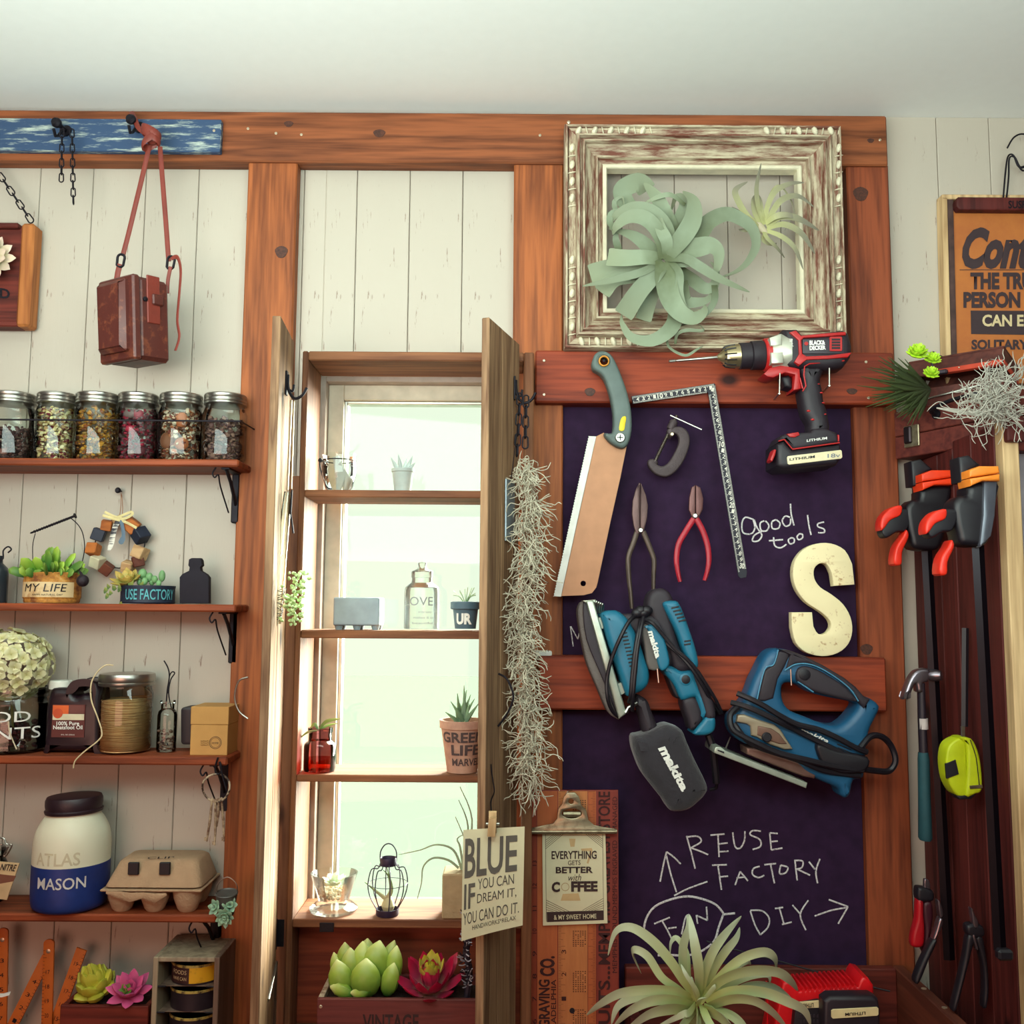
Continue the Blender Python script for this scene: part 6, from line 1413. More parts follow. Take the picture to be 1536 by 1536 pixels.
chalk([[(483, 210), (500, 270), (520, 350)], [(483, 215), (530, 212), (545, 235), (500, 262)], [(505, 262), (540, 275), (575, 290)], [(585, 207), (645, 202)], [(617, 205), (622, 300)], [(620, 245), (658, 240)], [(622, 278), (662, 275)],
       [(680, 195), (690, 255), (712, 262), (730, 230), (732, 190)], [(800, 190), (765, 188), (755, 205), (795, 225), (798, 255), (765, 268)], [(838, 197), (845, 270)], [(838, 197), (872, 200)], [(842, 235), (872, 232)], [(845, 270), (892, 262)],
       [(592, 335), (655, 333)], [(617, 335), (632, 440)], [(625, 385), (660, 382)], [(712, 362), (690, 420)], [(712, 362), (745, 402)], [(696, 390), (735, 385)], [(795, 340), (768, 350), (765, 375), (790, 388), (815, 378)],
       [(815, 333), (865, 328)], [(842, 333), (858, 412)], [(885, 335), (880, 370), (905, 368), (915, 345), (885, 335)], [(945, 312), (955, 400)], [(945, 315), (978, 318), (975, 345), (950, 352)], [(955, 352), (1010, 378)], [(1005, 320), (1030, 352)], [(1052, 308), (1035, 360), (1042, 412)],
       [(370, 405), (385, 330), (398, 278)], [(398, 278), (428, 300), (458, 330)], [(395, 285), (415, 370), (440, 450)], [(430, 465), (490, 435), (572, 405)],
       [(755, 530), (775, 590), (798, 632)], [(755, 528), (805, 530), (835, 560), (830, 600), (798, 632)], [(860, 520), (895, 515)], [(880, 520), (898, 585)], [(890, 588), (932, 578)], [(935, 505), (965, 540)], [(1003, 485), (968, 545), (992, 612)],
       [(1030, 552), (1100, 528), (1170, 515)], [(1090, 482), (1172, 512)], [(1172, 512), (1130, 585)],
       [(345, 585), (412, 558)], [(380, 575), (400, 610), (420, 650)], [(405, 605), (440, 600)], [(462, 630), (478, 560), (495, 545)], [(530, 585), (525, 548)], [(527, 550), (572, 570)], [(572, 570), (568, 512)]], uz, cb2)
chalk([[(298, 625), (312, 560), (350, 510), (420, 480), (490, 468), (560, 482), (610, 505), (640, 540)], [(640, 545), (690, 540)], [(640, 545), (620, 600), (600, 660), (540, 705), (480, 720), (410, 718), (360, 720)]], uz, cb2, .0017)
# ---- sander
def sz(pts): return [(850+p[0]*.2473, 860+p[1]*.2474) for p in pts]
sd = thing('electric_sander', at(985, 1215, 1.56), 'blue electric sander with black dust bag, hanging on the middle rail', 'sander')
M_mb = plain('tool_blue', '1C6C88', .42, var=.05); M_md = plain('tool_dark_grey', '2C242C', .6, bump=.1); M_alu = plain('cast_aluminium', 'B8C0B0', .4, .6)
def P_(name, pts, y0, y1, b, mat, sm=True, hs=(), par=None): 
    return MB().pprism([cr(sz(pts), 3) if sm else sz(pts)]+[cr(sz(h), 3) for h in hs], y0, y1, b, 4, b).obj(name, mat, par or sd)
P_('sanding_pad', [(98, 170), (70, 215), (75, 300), (100, 440), (130, 560), (190, 700), (250, 840), (300, 880), (320, 878), (270, 760), (180, 430), (130, 230)], 1.545, 1.595, .004, plain('worn_sanding_sheet', '6A625E', .95, bump=.6))
P_('dark_backing', [(100, 200), (130, 200), (250, 560), (330, 860), (300, 840), (210, 620), (120, 400)], 1.538, 1.590, .002, M_md)
P_('base_plate', [(118, 168), (162, 162), (365, 850), (318, 884)], 1.530, 1.590, .003, M_alu, False)
P_('front_clamp', [(95, 165), (175, 158), (182, 178), (120, 182)], 1.532, 1.56, .002, M_alu, False)
for (x, y) in ((215, 300), (325, 700)):
    q = at(*sz([(x, y)])[0], 1.54); MB().lathe([(.009, 0), (.010, .003), (.010, .028), (.008, .032)], q, (0, 1, 0), 16).obj('rubber_post', M_alu, sd)
m = MB()
for k in range(4):
    q = at(*sz([(180+k*12, 200+k*5)])[0], 1.54); m.tube([q+V(.002*cos(t), .007*cos(t+1), .008*sin(t)) for t in [2*pi*i/14 for i in range(14)]], .0014, 6, True)
m.obj('spring', M_steel, sd)
q = [at(*p, 1.53) for p in sz([(430, 785), (375, 815), (360, 845)])]; MB().tube(q, .003).obj('clamp_lever', M_steel, sd)
bsh = P_('body_shell', [(212, 242), (300, 224), (365, 268), (400, 320), (440, 400), (480, 520), (503, 590), (503, 660), (475, 705), (430, 730), (372, 748), (330, 640), (290, 520), (248, 400), (222, 300)], 1.520, 1.592, .012, M_mb)
for i in range(10):
    x, y = 345+5.5*i, 362+22*i
    P_('vent_slot', [(x-14, y-2), (x+22, y-7), (x+22, y+2), (x-14, y+8)], 1.5193, 1.524, .0004, M_black, False, (), bsh)
P_('top_housing', [(300, 262), (520, 250), (600, 340), (640, 470), (640, 560), (500, 585), (440, 400)], 1.535, 1.590, .008, M_md)
P_('grey_band', [(455, 320), (500, 318), (545, 420), (585, 560), (500, 582), (470, 430)], 1.522, 1.55, .003, plain('warm_grey_plastic', '5A5450', .5))
P_('logo_panel', [(472, 322), (540, 312), (580, 360), (612, 460), (626, 550), (590, 590), (560, 568), (530, 440), (492, 340)], 1.517, 1.55, .004, M_mb)
P_('upper_dark_shell', [(500, 130), (550, 92), (610, 100), (650, 160), (640, 260), (700, 470), (770, 560), (740, 600), (660, 590), (620, 500), (560, 350), (490, 240)], 1.535, 1.590, .010, M_md)
P_('rear_blue_shell', [(590, 178), (665, 166), (700, 210), (745, 330), (785, 450), (802, 530), (800, 570), (762, 590), (715, 490), (670, 360), (610, 240)], 1.522, 1.588, .008, M_mb)
for i in range(5):
    x, y = 640+11*i*1.0, 212+i*20
    P_('vent_slot', [(x-6, y-6), (x+40, y-16), (x+42, y-6), (x-4, y+5)], 1.5213, 1.525, .0004, M_black, False)
for y in (408, 428): P_('vent_slot', [(712, y), (752, y-6), (754, y+4), (714, y+10)], 1.5213, 1.525, .0004, M_black, False)
P_('handle_upper', [(585, 570), (640, 565), (700, 595), (760, 592), (790, 640), (835, 760), (850, 830), (830, 890), (790, 770), (770, 755), (700, 770), (655, 680), (600, 610)], 1.528, 1.586, .008, M_mb)
P_('handle_grip', [(765, 600), (810, 590), (860, 690), (900, 800), (905, 880), (850, 890), (820, 780)], 1.526, 1.586, .008, M_md)
P_('handle_grip', [(705, 770), (785, 755), (830, 880), (765, 955), (740, 900)], 1.530, 1.586, .008, M_md)
P_('handle_end', [(770, 975), (830, 895), (850, 872), (900, 876), (905, 930), (890, 965), (840, 985)], 1.526, 1.588, .006, M_mb)
P_('trigger', [(600, 600), (640, 605), (690, 740), (675, 760), (650, 735)], 1.538, 1.575, .004, M_black)
q = at(*sz([(722, 643)])[0], 1.528)
MB().lathe([(.0095, -.004), (.0095, .0008), (.0080, .0014)], q, (0, -1, 0), 24).obj('lock_ring', M_mb, sd); MB().lathe([(.0068, 0), (.0068, .0020), (.005, .0026)], q, (0, -1, 0), 20).obj('lock_button', M_black, sd)
P_('dust_spout', [(420, 745), (490, 770), (520, 840), (560, 960), (480, 985), (445, 880)], 1.535, 1.580, .014, M_md)
dbg = P_('dust_bag', [(412, 1000), (470, 985), (600, 928), (660, 935), (712, 962), (745, 1040), (790, 1140), (862, 1290), (860, 1345), (800, 1410), (735, 1452), (645, 1455), (600, 1395), (540, 1320), (470, 1225), (430, 1130), (410, 1060)], 1.510, 1.590, .022, plain('black_dust_bag', '2A262C', .9, bump=.8, bs=120, sheen=.3))
def s4(tl, tr, bl, br, Y): return quad(sz([tl])[0], sz([tr])[0], sz([bl])[0], sz([br])[0], Y)
text('makita', s4((608, 1030), (738, 1295), (552, 1062), (700, 1330), 1.5095), MW, dbg, bold=.05, shear=.15)
text('makita', s4((527, 340), (572, 500), (490, 352), (540, 520), 1.5165), MW, sd, bold=.05, shear=.15)
def cord(pts, r=.0034, name='cord', mat=None, par=None, f=sz): return MB().tube(cr([at(*f([p[:2]])[0], p[2]) for p in pts], 5, False), r).obj(name, mat or M_black, par or sd)
cord([(470, 255, 1.53), (452, 330, 1.513), (430, 450, 1.508), (415, 600, 1.508), (402, 740, 1.512), (398, 830, 1.53)]); cord([(455, 255, 1.54), (438, 340, 1.513), (418, 450, 1.508), (400, 600, 1.508), (388, 740, 1.512), (378, 780, 1.53)])
cord([(430, 250, 1.535), (380, 290, 1.513), (325, 390, 1.508), (272, 520, 1.515), (245, 640, 1.52), (248, 750, 1.52), (275, 830, 1.53), (318, 872, 1.54)], .0032)
cord([(470, 280, 1.525), (520, 300, 1.512), (590, 380, 1.513), (660, 460, 1.513), (730, 520, 1.512), (790, 590, 1.515), (850, 680, 1.52), (905, 770, 1.53), (940, 845, 1.55)], .0030)
cord([(520, 305, 1.53), (600, 420, 1.525), (680, 490, 1.52), (760, 580, 1.515), (830, 690, 1.52), (870, 760, 1.53), (930, 850, 1.55)], .0030)
cord([(860, 980, 1.56), (885, 1060, 1.56), (900, 1180, 1.565), (908, 1270, 1.57)], .0062, 'cord_sleeve'); cord([(908, 1268, 1.57), (905, 1300, 1.575), (870, 1312, 1.58)], .003)
m = MB(); 
for k in range(4): m.ball(at(*sz([(430+k*18, 240-(k % 2)*14)])[0], 1.53), .010, 1, .8, .8, 10, 7)
m.obj('cord_knot', M_black, sd)
MB().tube([at(986, 1003, 1.515), at(988, 1024, 1.515)], .0013).obj('wall_hook', M_steel, label='thin metal hook sticking out under the blue sander', cat='hook')
# ---- jigsaw
def jz(pts): return [(1060+p[0]*.1953, 960+p[1]*.1953) for p in pts]
jg = thing('jigsaw', at(1220, 1195, 1.56), 'dark blue jigsaw with looped cord hanging on the middle rail', 'jigsaw')
M_jb_ = plain('jigsaw_blue', '1C5478', .45, var=.05)
def J_(name, pts, y0, y1, b, mat, sm=True, hs=()): return MB().pprism([cr(jz(pts), 3) if sm else jz(pts)]+[cr(jz(h), 3) for h in hs], y0, y1, b, 4, b).obj(name, mat, jg)
hole = [(592, 350), (640, 330), (720, 350), (820, 410), (960, 445), (1090, 470), (1170, 500), (1130, 570), (1060, 640), (1000, 662), (900, 645), (760, 590), (660, 550), (610, 500), (588, 430)]
J_('shell', [(315, 430), (360, 310), (400, 230), (450, 130), (500, 82), (560, 68), (640, 80), (740, 118), (860, 178), (970, 235), (1070, 295), (1150, 360), (1210, 430), (1270, 452), (1340, 512), (1310, 600), (1270, 680), (1240, 790), (1235, 900), (1215, 1060), (1140, 1085), (1115, 1190), (1080, 1222), (1045, 1200), (1020, 1150), (940, 1110), (860, 1075), (740, 1010), (640, 900), (480, 840), (300, 800), (200, 710), (185, 600), (240, 540)], 1.535, 1.592, .012, M_jb_, True, [hole])
J_('front_grip', [(390, 470), (420, 340), (445, 232), (515, 188), (552, 82), (610, 90), (640, 120), (600, 210), (550, 300), (515, 450), (450, 472)], 1.532, 1.56, .004, M_md, False)
J_('upper_grip', [(555, 70), (640, 80), (760, 125), (900, 195), (1060, 290), (1150, 360), (1210, 430), (1262, 455), (1215, 530), (1170, 480), (1120, 400), (1000, 300), (860, 215), (760, 182), (680, 190), (610, 230), (640, 120)], 1.531, 1.594, .005, M_md, False)
J_('side_grip', [(700, 225), (760, 200), (850, 225), (960, 285), (1060, 350), (1130, 420), (1165, 470), (1100, 470), (960, 435), (830, 400), (740, 350), (690, 300)], 1.530, 1.56, .005, M_md)
q = at(*jz([(752, 265)])[0], 1.530); MB().lathe([(.009, -.002), (.009, .001), (.007, .0018)], q, (0, -1, 0), 22).obj('lock_button', M_black, jg)
for pts in ([(550, 75), (515, 188), (445, 228), (385, 470)], [(600, 235), (680, 188), (780, 185), (880, 220), (1010, 300), (1110, 385), (1165, 470)], [(700, 320), (760, 360), (820, 400)]):
    MB().tube(cr([at(x, y, 1.5305) for x, y in jz(pts)], 4, False), .0011).obj('blue_trim', plain('trim_blue', '4A88A8', .5) if 'M_tb' not in globals() else M_tb, jg)
jfh = J_('front_housing', [(240, 575), (290, 572), (400, 612), (520, 650), (570, 690), (665, 840), (600, 842), (480, 800), (385, 745), (345, 735), (338, 665), (310, 645), (228, 630)], 1.529, 1.56, .003, plain('pale_metal_housing', 'A89880', .4, .4), False)
J_('front_panel', [(395, 660), (500, 680), (560, 720), (620, 800), (560, 800), (500, 780), (390, 730)], 1.527, 1.54, .002, plain('brown_metal_housing', '7A5A4C', .45, .4), False)
q = at(*jz([(458, 745)])[0], 1.528); MB().lathe([(.0075, -.002), (.0075, .004), (.006, .0055)], q, (0, -1, 0), 18).obj('orbit_knob', M_black, jfh)
J_('lower_housing', [(305, 825), (420, 840), (600, 900), (870, 1000), (830, 1068), (740, 1050), (560, 980), (310, 880)], 1.538, 1.585, .004, plain('mauve_brown_metal', '7E5E54', .45, .5), False)
J_('shoe_plate', [(58, 850), (68, 822), (108, 820), (145, 850), (775, 1098), (765, 1140), (60, 868)], 1.520, 1.595, .0015, M_alu, False)
J_('shoe_slot', [(85, 842), (135, 858), (135, 872), (85, 852)], 1.519, 1.522, .0003, M_black, False)
MB().pprism([jz([(180, 742), (186, 745), (152, 835), (142, 830)])], 1.55, 1.5512).obj('saw_blade', M_steel, jg)
J_('rear_vent', [(1000, 795), (1110, 840), (1115, 850), (1005, 806)], 1.534, 1.54, .0003, M_black, False); J_('rear_vent', [(1005, 820), (1115, 865), (1118, 876), (1010, 832)], 1.534, 1.54, .0003, M_black, False)
def j4(tl, tr, bl, br, Y): return quad(jz([tl])[0], jz([tr])[0], jz([bl])[0], jz([br])[0], Y)
text('makita', j4((728, 672), (945, 762), (718, 700), (925, 800), 1.534), MW, jg, bold=.03, shear=.15)
jc = lambda pts, r=.0046: cord(pts, r, 'cord', M_black, jg, jz)
jc([(235, 410, 1.53), (330, 450, 1.522), (430, 500, 1.52), (560, 580, 1.52), (700, 650, 1.522), (860, 690, 1.524), (1000, 750, 1.524), (1150, 830, 1.526), (1230, 860, 1.53)]); jc([(190, 480, 1.535), (300, 510, 1.523), (420, 560, 1.52), (560, 630, 1.52), (700, 700, 1.53), (1000, 850, 1.53), (1200, 950, 1.53)])
jc([(235, 520, 1.53), (180, 580, 1.52), (195, 680, 1.516), (280, 740, 1.515), (400, 800, 1.515), (560, 870, 1.517), (760, 920, 1.52), (980, 970, 1.525), (1200, 1000, 1.53)], .005); jc([(210, 640, 1.525), (300, 760, 1.517), (420, 830, 1.52), (700, 920, 1.522), (900, 1000, 1.53), (1180, 1040, 1.535)])
jc([(1180, 830, 1.53), (1260, 740, 1.54), (1350, 745, 1.55), (1420, 820, 1.56), (1450, 930, 1.56), (1400, 1005, 1.56), (1300, 1005, 1.55), (1200, 990, 1.54)], .005)
J_('cord_bundle', [(850, 800), (1000, 850), (1240, 900), (1230, 1000), (1100, 1030), (950, 1000), (880, 930)], 1.524, 1.54, .005, M_black)
MB().tube([at(1186, 1004, 1.52), at(1187, 1028, 1.52)], .0013).obj('wall_hook', M_steel, label='thin metal hook inside the jigsaw handle', cat='hook')
# ---- clipboard of ruler print
def bz(p): return (640+p[0]*.2514, 1150+p[1]*.2513)
KY = 1.572
cbd = thing('clipboard', at(858, 1600, KY), 'large clipboard covered with orange red vintage ruler print', 'clipboard')
M_or = [worn('ruler_dark_orange', '7A2C1C', 'A84428', 'Z', .45, .2, 5, .6), worn('ruler_orange', 'A0502C', 'C06838', 'Z', .45, .2, 5, .6), worn('ruler_light_orange', 'A86038', 'C88048', 'Z', .45, .2, 5, .6), worn('ruler_crimson', '6A2420', '8E3828', 'Z', .45, .2, 5, .6)]
MB().pprism([[bz((588, 140)), bz((1143, 140)), bz((1150, 1800)), bz((580, 1800))]], KY, KY+.004, .001, 2).obj('board', M_or[3], cbd)
for a0, a1, mi in ((592, 655, 0), (660, 780, 1), (785, 960, 2), (964, 1010, 1), (1016, 1138, 3)):
    MB().pprism([[bz((a0, 146)), bz((a1, 146)), bz((a1, 1790)), bz((a0, 1790))]], KY-.0005, KY+.001).obj('printed_strip', M_or[mi], cbd)
M_ik = plain('dark_red_ink', '3A1616', .8)
def b4(x0, y0, x1, y1, Y=KY-.001):   # text running upwards inside that rectangle
    return quad(bz((x0, y1)), bz((x0, y0)), bz((x1, y1)), bz((x1, y0)), Y)
text('GREATEST STORE', b4(1024, 148, 1095, 760), M_ik, cbd, bold=.02); text('MEMPHIS', b4(1024, 800, 1095, 1180), M_ik, cbd, bold=.02); text('SUITS...', b4(1024, 1190, 1095, 1600), M_ik, cbd, bold=.02)
text('MEMPHIS ENGRAVED', b4(1108, 440, 1136, 820), M_ik, cbd); text('MEMPHIS BOUND', b4(1108, 830, 1136, 1230), M_ik, cbd); text('MANAGED', b4(1108, 180, 1136, 380), M_ik, cbd)
text('CO.', b4(675, 1130, 765, 1250), M_ik, cbd, bold=.04); text('ENGRAVING', b4(668, 1270, 735, 1640), M_ik, cbd, bold=.03); text('PHILADELPHIA', b4(742, 1270, 772, 1640), M_ik, cbd, bold=.01)
for k, (y, n) in enumerate(((300, '6'), (700, '4'), (1110, '3'), (1245, '2'), (1390, '1'))): text(n, b4(805, y-18, 832, y+6), M_ik, cbd)
for k in range(8): text(str(13-k), b4(632, 560+k*135, 655, 590+k*135), M_ik, cbd)
m = MB()
for i in range(170):
    y = 150+i*9.6; L_ = 40 if i % 8 == 0 else (26 if i % 4 == 0 else 15)
    for xx, sg in ((787, 1), (1006, -1), (596, 1)):
        a = at(*bz((xx, y)), KY-.0008); b = at(*bz((xx+sg*L_*(.8 if xx < 700 else 1), y)), KY-.0008); m.add([a-V(0, 0, .0002), b-V(0, 0, .0002), b+V(0, 0, .0002), a+V(0, 0, .0002)], [(0, 1, 2, 3)])
m.obj('scale_marks', M_ik, cbd, kind='stuff')
rows = [at(*bz((880+i*13, 1000)), 0).x for i in range(6)] if False else None
m = MB()
for blk in ((200, 320), (980, 1080), (1220, 1360), (1450, 1600)):
    for i in range(6):
        for j in range(int((blk[1]-blk[0])/11)):
            if random.random() < .85:
                a = at(*bz((872+i*14, blk[0]+j*11)), KY-.0008); m.add([a, a+V(.0022, 0, 0), a+V(.0022, 0, -.0012), a+V(0, 0, -.0012)], [(0, 1, 2, 3)])
m.obj('print_table', M_ik, cbd, kind='stuff')
MB().lathe([(.0042, 0), (.0042, .0004)], at(*bz((868, 1456)), KY-.0006), (0, -1, 0), 18).obj('black_dot', M_black, cbd)
M_cl = worn('aged_nickel', '6A5A44', 'A89C80', 'O', .42, .12, 14, .35); M_cl.node_tree.nodes['Principled BSDF'].inputs['Metallic'].default_value = .75
cpts = [(600, 372), (680, 355), (755, 340), (778, 310), (785, 250), (808, 225), (818, 180), (840, 155), (885, 155), (910, 180), (922, 228), (952, 258), (965, 320), (1000, 350), (1060, 362), (1130, 372), (1132, 392), (600, 395)]
MB().pprism([[bz(p) for p in cpts], [tuple(v) for v in circ(*bz((862, 208)), 4, 14)], [tuple(v) for v in circ(*bz((866, 280)), 15, 22, 7.5)]], KY-.016, KY-.0135, .001, 2, .0005).obj('clip_plate', M_cl, cbd, label='aged metal clip'); clp = bpy.data.objects['clip_plate']
m = MB(); m.loft([at(*bz((598, 388)), KY-.012), at(*bz((1134, 386)), KY-.012)], .0040, .0045, (0, -1, 0), 12); m.obj('clip_jaw', M_cl, clp); MB().tube([at(*bz((815, 285)), KY-.010), at(*bz((918, 285)), KY-.010)], .0050).obj('clip_spring', M_cl, clp)
MB().tube(cr([at(*bz((820, 190)), KY-.012), at(*bz((840, 150)), KY-.014), at(*bz((870, 140)), KY-.006)], 4, False), .0008).obj('hanging_wire', M_steel, cbd)
cc = thing('coffee_card', at(860, 1388, KY-.004), 'cream card reading EVERYTHING GETS BETTER WITH COFFEE in the clipboard', 'card')
MB().pprism([[bz((690, 380)), bz((1066, 380)), bz((1079, 935)), bz((694, 949))]], KY-.0060, KY-.0052).obj('card', M_paper, cc)
Yk = KY-.0064
def k4(x0, y0, x1, y1): return quad(bz((x0, y0)), bz((x1, y0-2)), bz((x0, y1)), bz((x1, y1-2)), Yk)
M_ik2 = plain('dark_brown_ink', '3A2624', .8)
text('EVERYTHING', k4(745, 503, 1014, 552), M_ik2, cc, bold=.02); text('GETS', k4(843, 560, 918, 588), M_ik2, cc); text('BETTER', k4(770, 598, 992, 636), M_ik2, cc, bold=.03); text('with', k4(845, 642, 922, 682), M_ik2, cc, shear=.3); text('C', k4(746, 688, 795, 750), M_ik2, cc, bold=.05); text('FFEE', k4(862, 684, 1020, 746), M_ik2, cc, bold=.05)
m = MB(); m.pprism([circ(*bz((827, 718)), 6.2, 22), circ(*bz((827, 718)), 5.2, 22)], Yk, Yk+.0004); m.obj('cup_rim_print', plain('pale_brown_print', 'B89C74', .8), cc)
M_pb = plain('coffee_print', 'C8A878', .8)
for pts in ([(850, 430), (888, 430), (882, 478), (858, 478)], [(800, 800), (812, 760), (905, 755), (918, 800)], [(920, 490), (985, 486), (990, 500), (965, 580), (955, 575), (975, 505), (925, 502)]): MB().pprism([[bz(p) for p in pts]], Yk+.0001, Yk+.0005).obj('coffee_print', M_pb, cc)
MB().pprism([[bz((716, 868)), bz((1054, 858)), bz((1056, 916)), bz((718, 928))]], Yk+.0001, Yk+.0005).obj('dark_banner', M_ik2, cc)
text('& MY SWEET HOME', quad(bz((758, 885)), bz((1012, 877)), bz((760, 914)), bz((1013, 905)), Yk-.0003), M_paper, cc, bold=.01)
m = MB()
def ln(x0, y0, x1, y1, w=.0003):
    a, b = at(*bz((x0, y0)), Yk), at(*bz((x1, y1)), Yk); d = (b-a).normalized(); n_ = V(d.z, 0, -d.x)*w; m.add([a-n_, b-n_, b+n_, a+n_], [(0, 1, 2, 3)])
for k in range(5):
    o_ = k*9; ln(710, 470-o_*1.4+20, 800-o_*1.5+20, 398); ln(1052, 470-o_*1.4+15, 965+o_*1.5-20, 398); ln(713, 796+o_*1.6, 850-o_*2.6, 868-4); ln(1054, 786+o_*1.6, 930+o_*2.0, 862-4)
ln(709, 400, 714, 925); ln(1050, 398, 1056, 915); m.obj('print_lines', M_ik2, cc, kind='stuff')
# ---- workbench tray at the bottom right
BT = at(1100, 1452, 1.60).z
tr_ = thing('wooden_tray', (at(1130, 1500, 1.5).x, 1.45, BT-.16), 'open dark wooden box below the chalkboard holding the charger', 'box')
xl_, xr_ = at(938, 1452, 1.6).x, at(1345, 1449, 1.6).x
MB().box(xl_, xr_, 1.60, 1.618, BT-.16, BT, .002).obj('rear_board', M_darkx, tr_)
MB().box(xr_, xr_+.018, 1.18, 1.618, BT-.16, BT, .002).obj('side_board', wood('tray_side_wood', '6E3828', '42201A', 'Y', knots=False), tr_)
MB().box(xl_-.001, xl_+.016, 1.18, 1.60, BT-.16, BT-.05, .002).obj('side_board', M_dark, tr_)
MB().box(xl_, xr_, 1.18, 1.60, BT-.16, BT-.148, .001).obj('floor_board', M_darkx, tr_)
for y in (1.25, 1.33, 1.45, 1.52): MB().lathe([(.004, -.001), (.004, .0008)], (xr_+.009, y, BT), (0, 0, 1), 10).obj('screw', M_screw, tr_)
# charger and battery
ch = thing('battery_charger', (at(1245, 1536, 1.50).x, 1.5, BT-.148), 'bright red battery charger with toothed edge in the dark wooden box', 'charger')
def cz(p): return (880+p[0]*.3385, 1360+p[1]*.3385)
M_cr = plain('charger_red', 'D8141C', .4)
tooth = []
n = 13
for i in range(n):
    x = 935+(1205-935)*i/n; y = 362-(22)*i/n; tooth += [(x, y), (x+9, y), (x+9, y+16), (x+20, y+15)]
MB().pprism([[cz(p) for p in [(800, 700), (870, 340), (900, 330), (925, 352)]+tooth+[(1210, 335), (1225, 312), (1250, 318), (1272, 350), (1275, 385), (1260, 400), (1260, 700)]]], 1.500, 1.56, .004, 3, .003).obj('shell', M_cr, ch)
MB().pprism([[cz(p) for p in [(925, 440), (1035, 420), (1040, 700), (900, 700)]]], 1.488, 1.502, .002, 2).obj('black_insert', M_black, ch)
MB().pprism([[cz(p) for p in [(932, 424), (1032, 416), (1033, 448), (930, 452)]]], 1.4865, 1.4885, .0004, 1).obj('cream_label', plain('charger_label', 'D8C898', .5), ch)
f = lambda a, b, c_, d: quad(cz(a), cz(b), cz(c_), cz(d), 1.486)
text('LITHIUM', f((1005, 444), (945, 448), (1005, 426), (945, 430)), M_black, ch, bold=.02)
MB().pprism([[cz(p) for p in [(800, 340), (806, 340), (806, 700), (796, 700)]]], 1.50, 1.51, .001, 1).obj('red_edge', M_cr, ch)
for i in range(6):
    for j in range(2): MB().pprism([[cz(p) for p in [(945+i*15, 478+j*24), (953+i*15, 478+j*24), (953+i*15, 492+j*24), (945+i*15, 492+j*24)]]], 1.4868, 1.4885).obj('contact_slot', M_md, ch)
bt = thing('spare_battery', (at(1290, 1540, 1.47).x, 1.47, BT-.148), 'black battery with upside-down LITHIUM label resting on the red charger', 'battery')
MB().pprism([[cz(p) for p in [(1052, 420), (1080, 400), (1270, 398), (1295, 412), (1305, 470), (1300, 760), (1050, 760)]]], 1.462, 1.490, .006, 3, .004).obj('case', plain('battery_case', '241C24', .5), bt)
MB().pprism([[cz(p) for p in [(1085, 462), (1092, 456), (1287, 446), (1294, 452), (1294, 478), (1287, 484), (1092, 497), (1085, 490)]]], 1.4600, 1.4625, .0004, 1).obj('cream_label', plain('battery_label', 'DCCB98', .5), bt)
text('LITHIUM', quad(cz((1235, 478)), cz((1145, 484)), cz((1235, 464)), cz((1145, 470)), 1.4595), M_black, bt, bold=.02)
MB().tube(cr([at(1060, 1412, 1.60), at(1100, 1424, 1.59), at(1180, 1445, 1.58), at(1290, 1476, 1.56), at(1335, 1487, 1.55)], 4, False), .0012).obj('thin_cable', M_black, label='thin dark cable slanting down across the lower chalkboard', cat='cable')
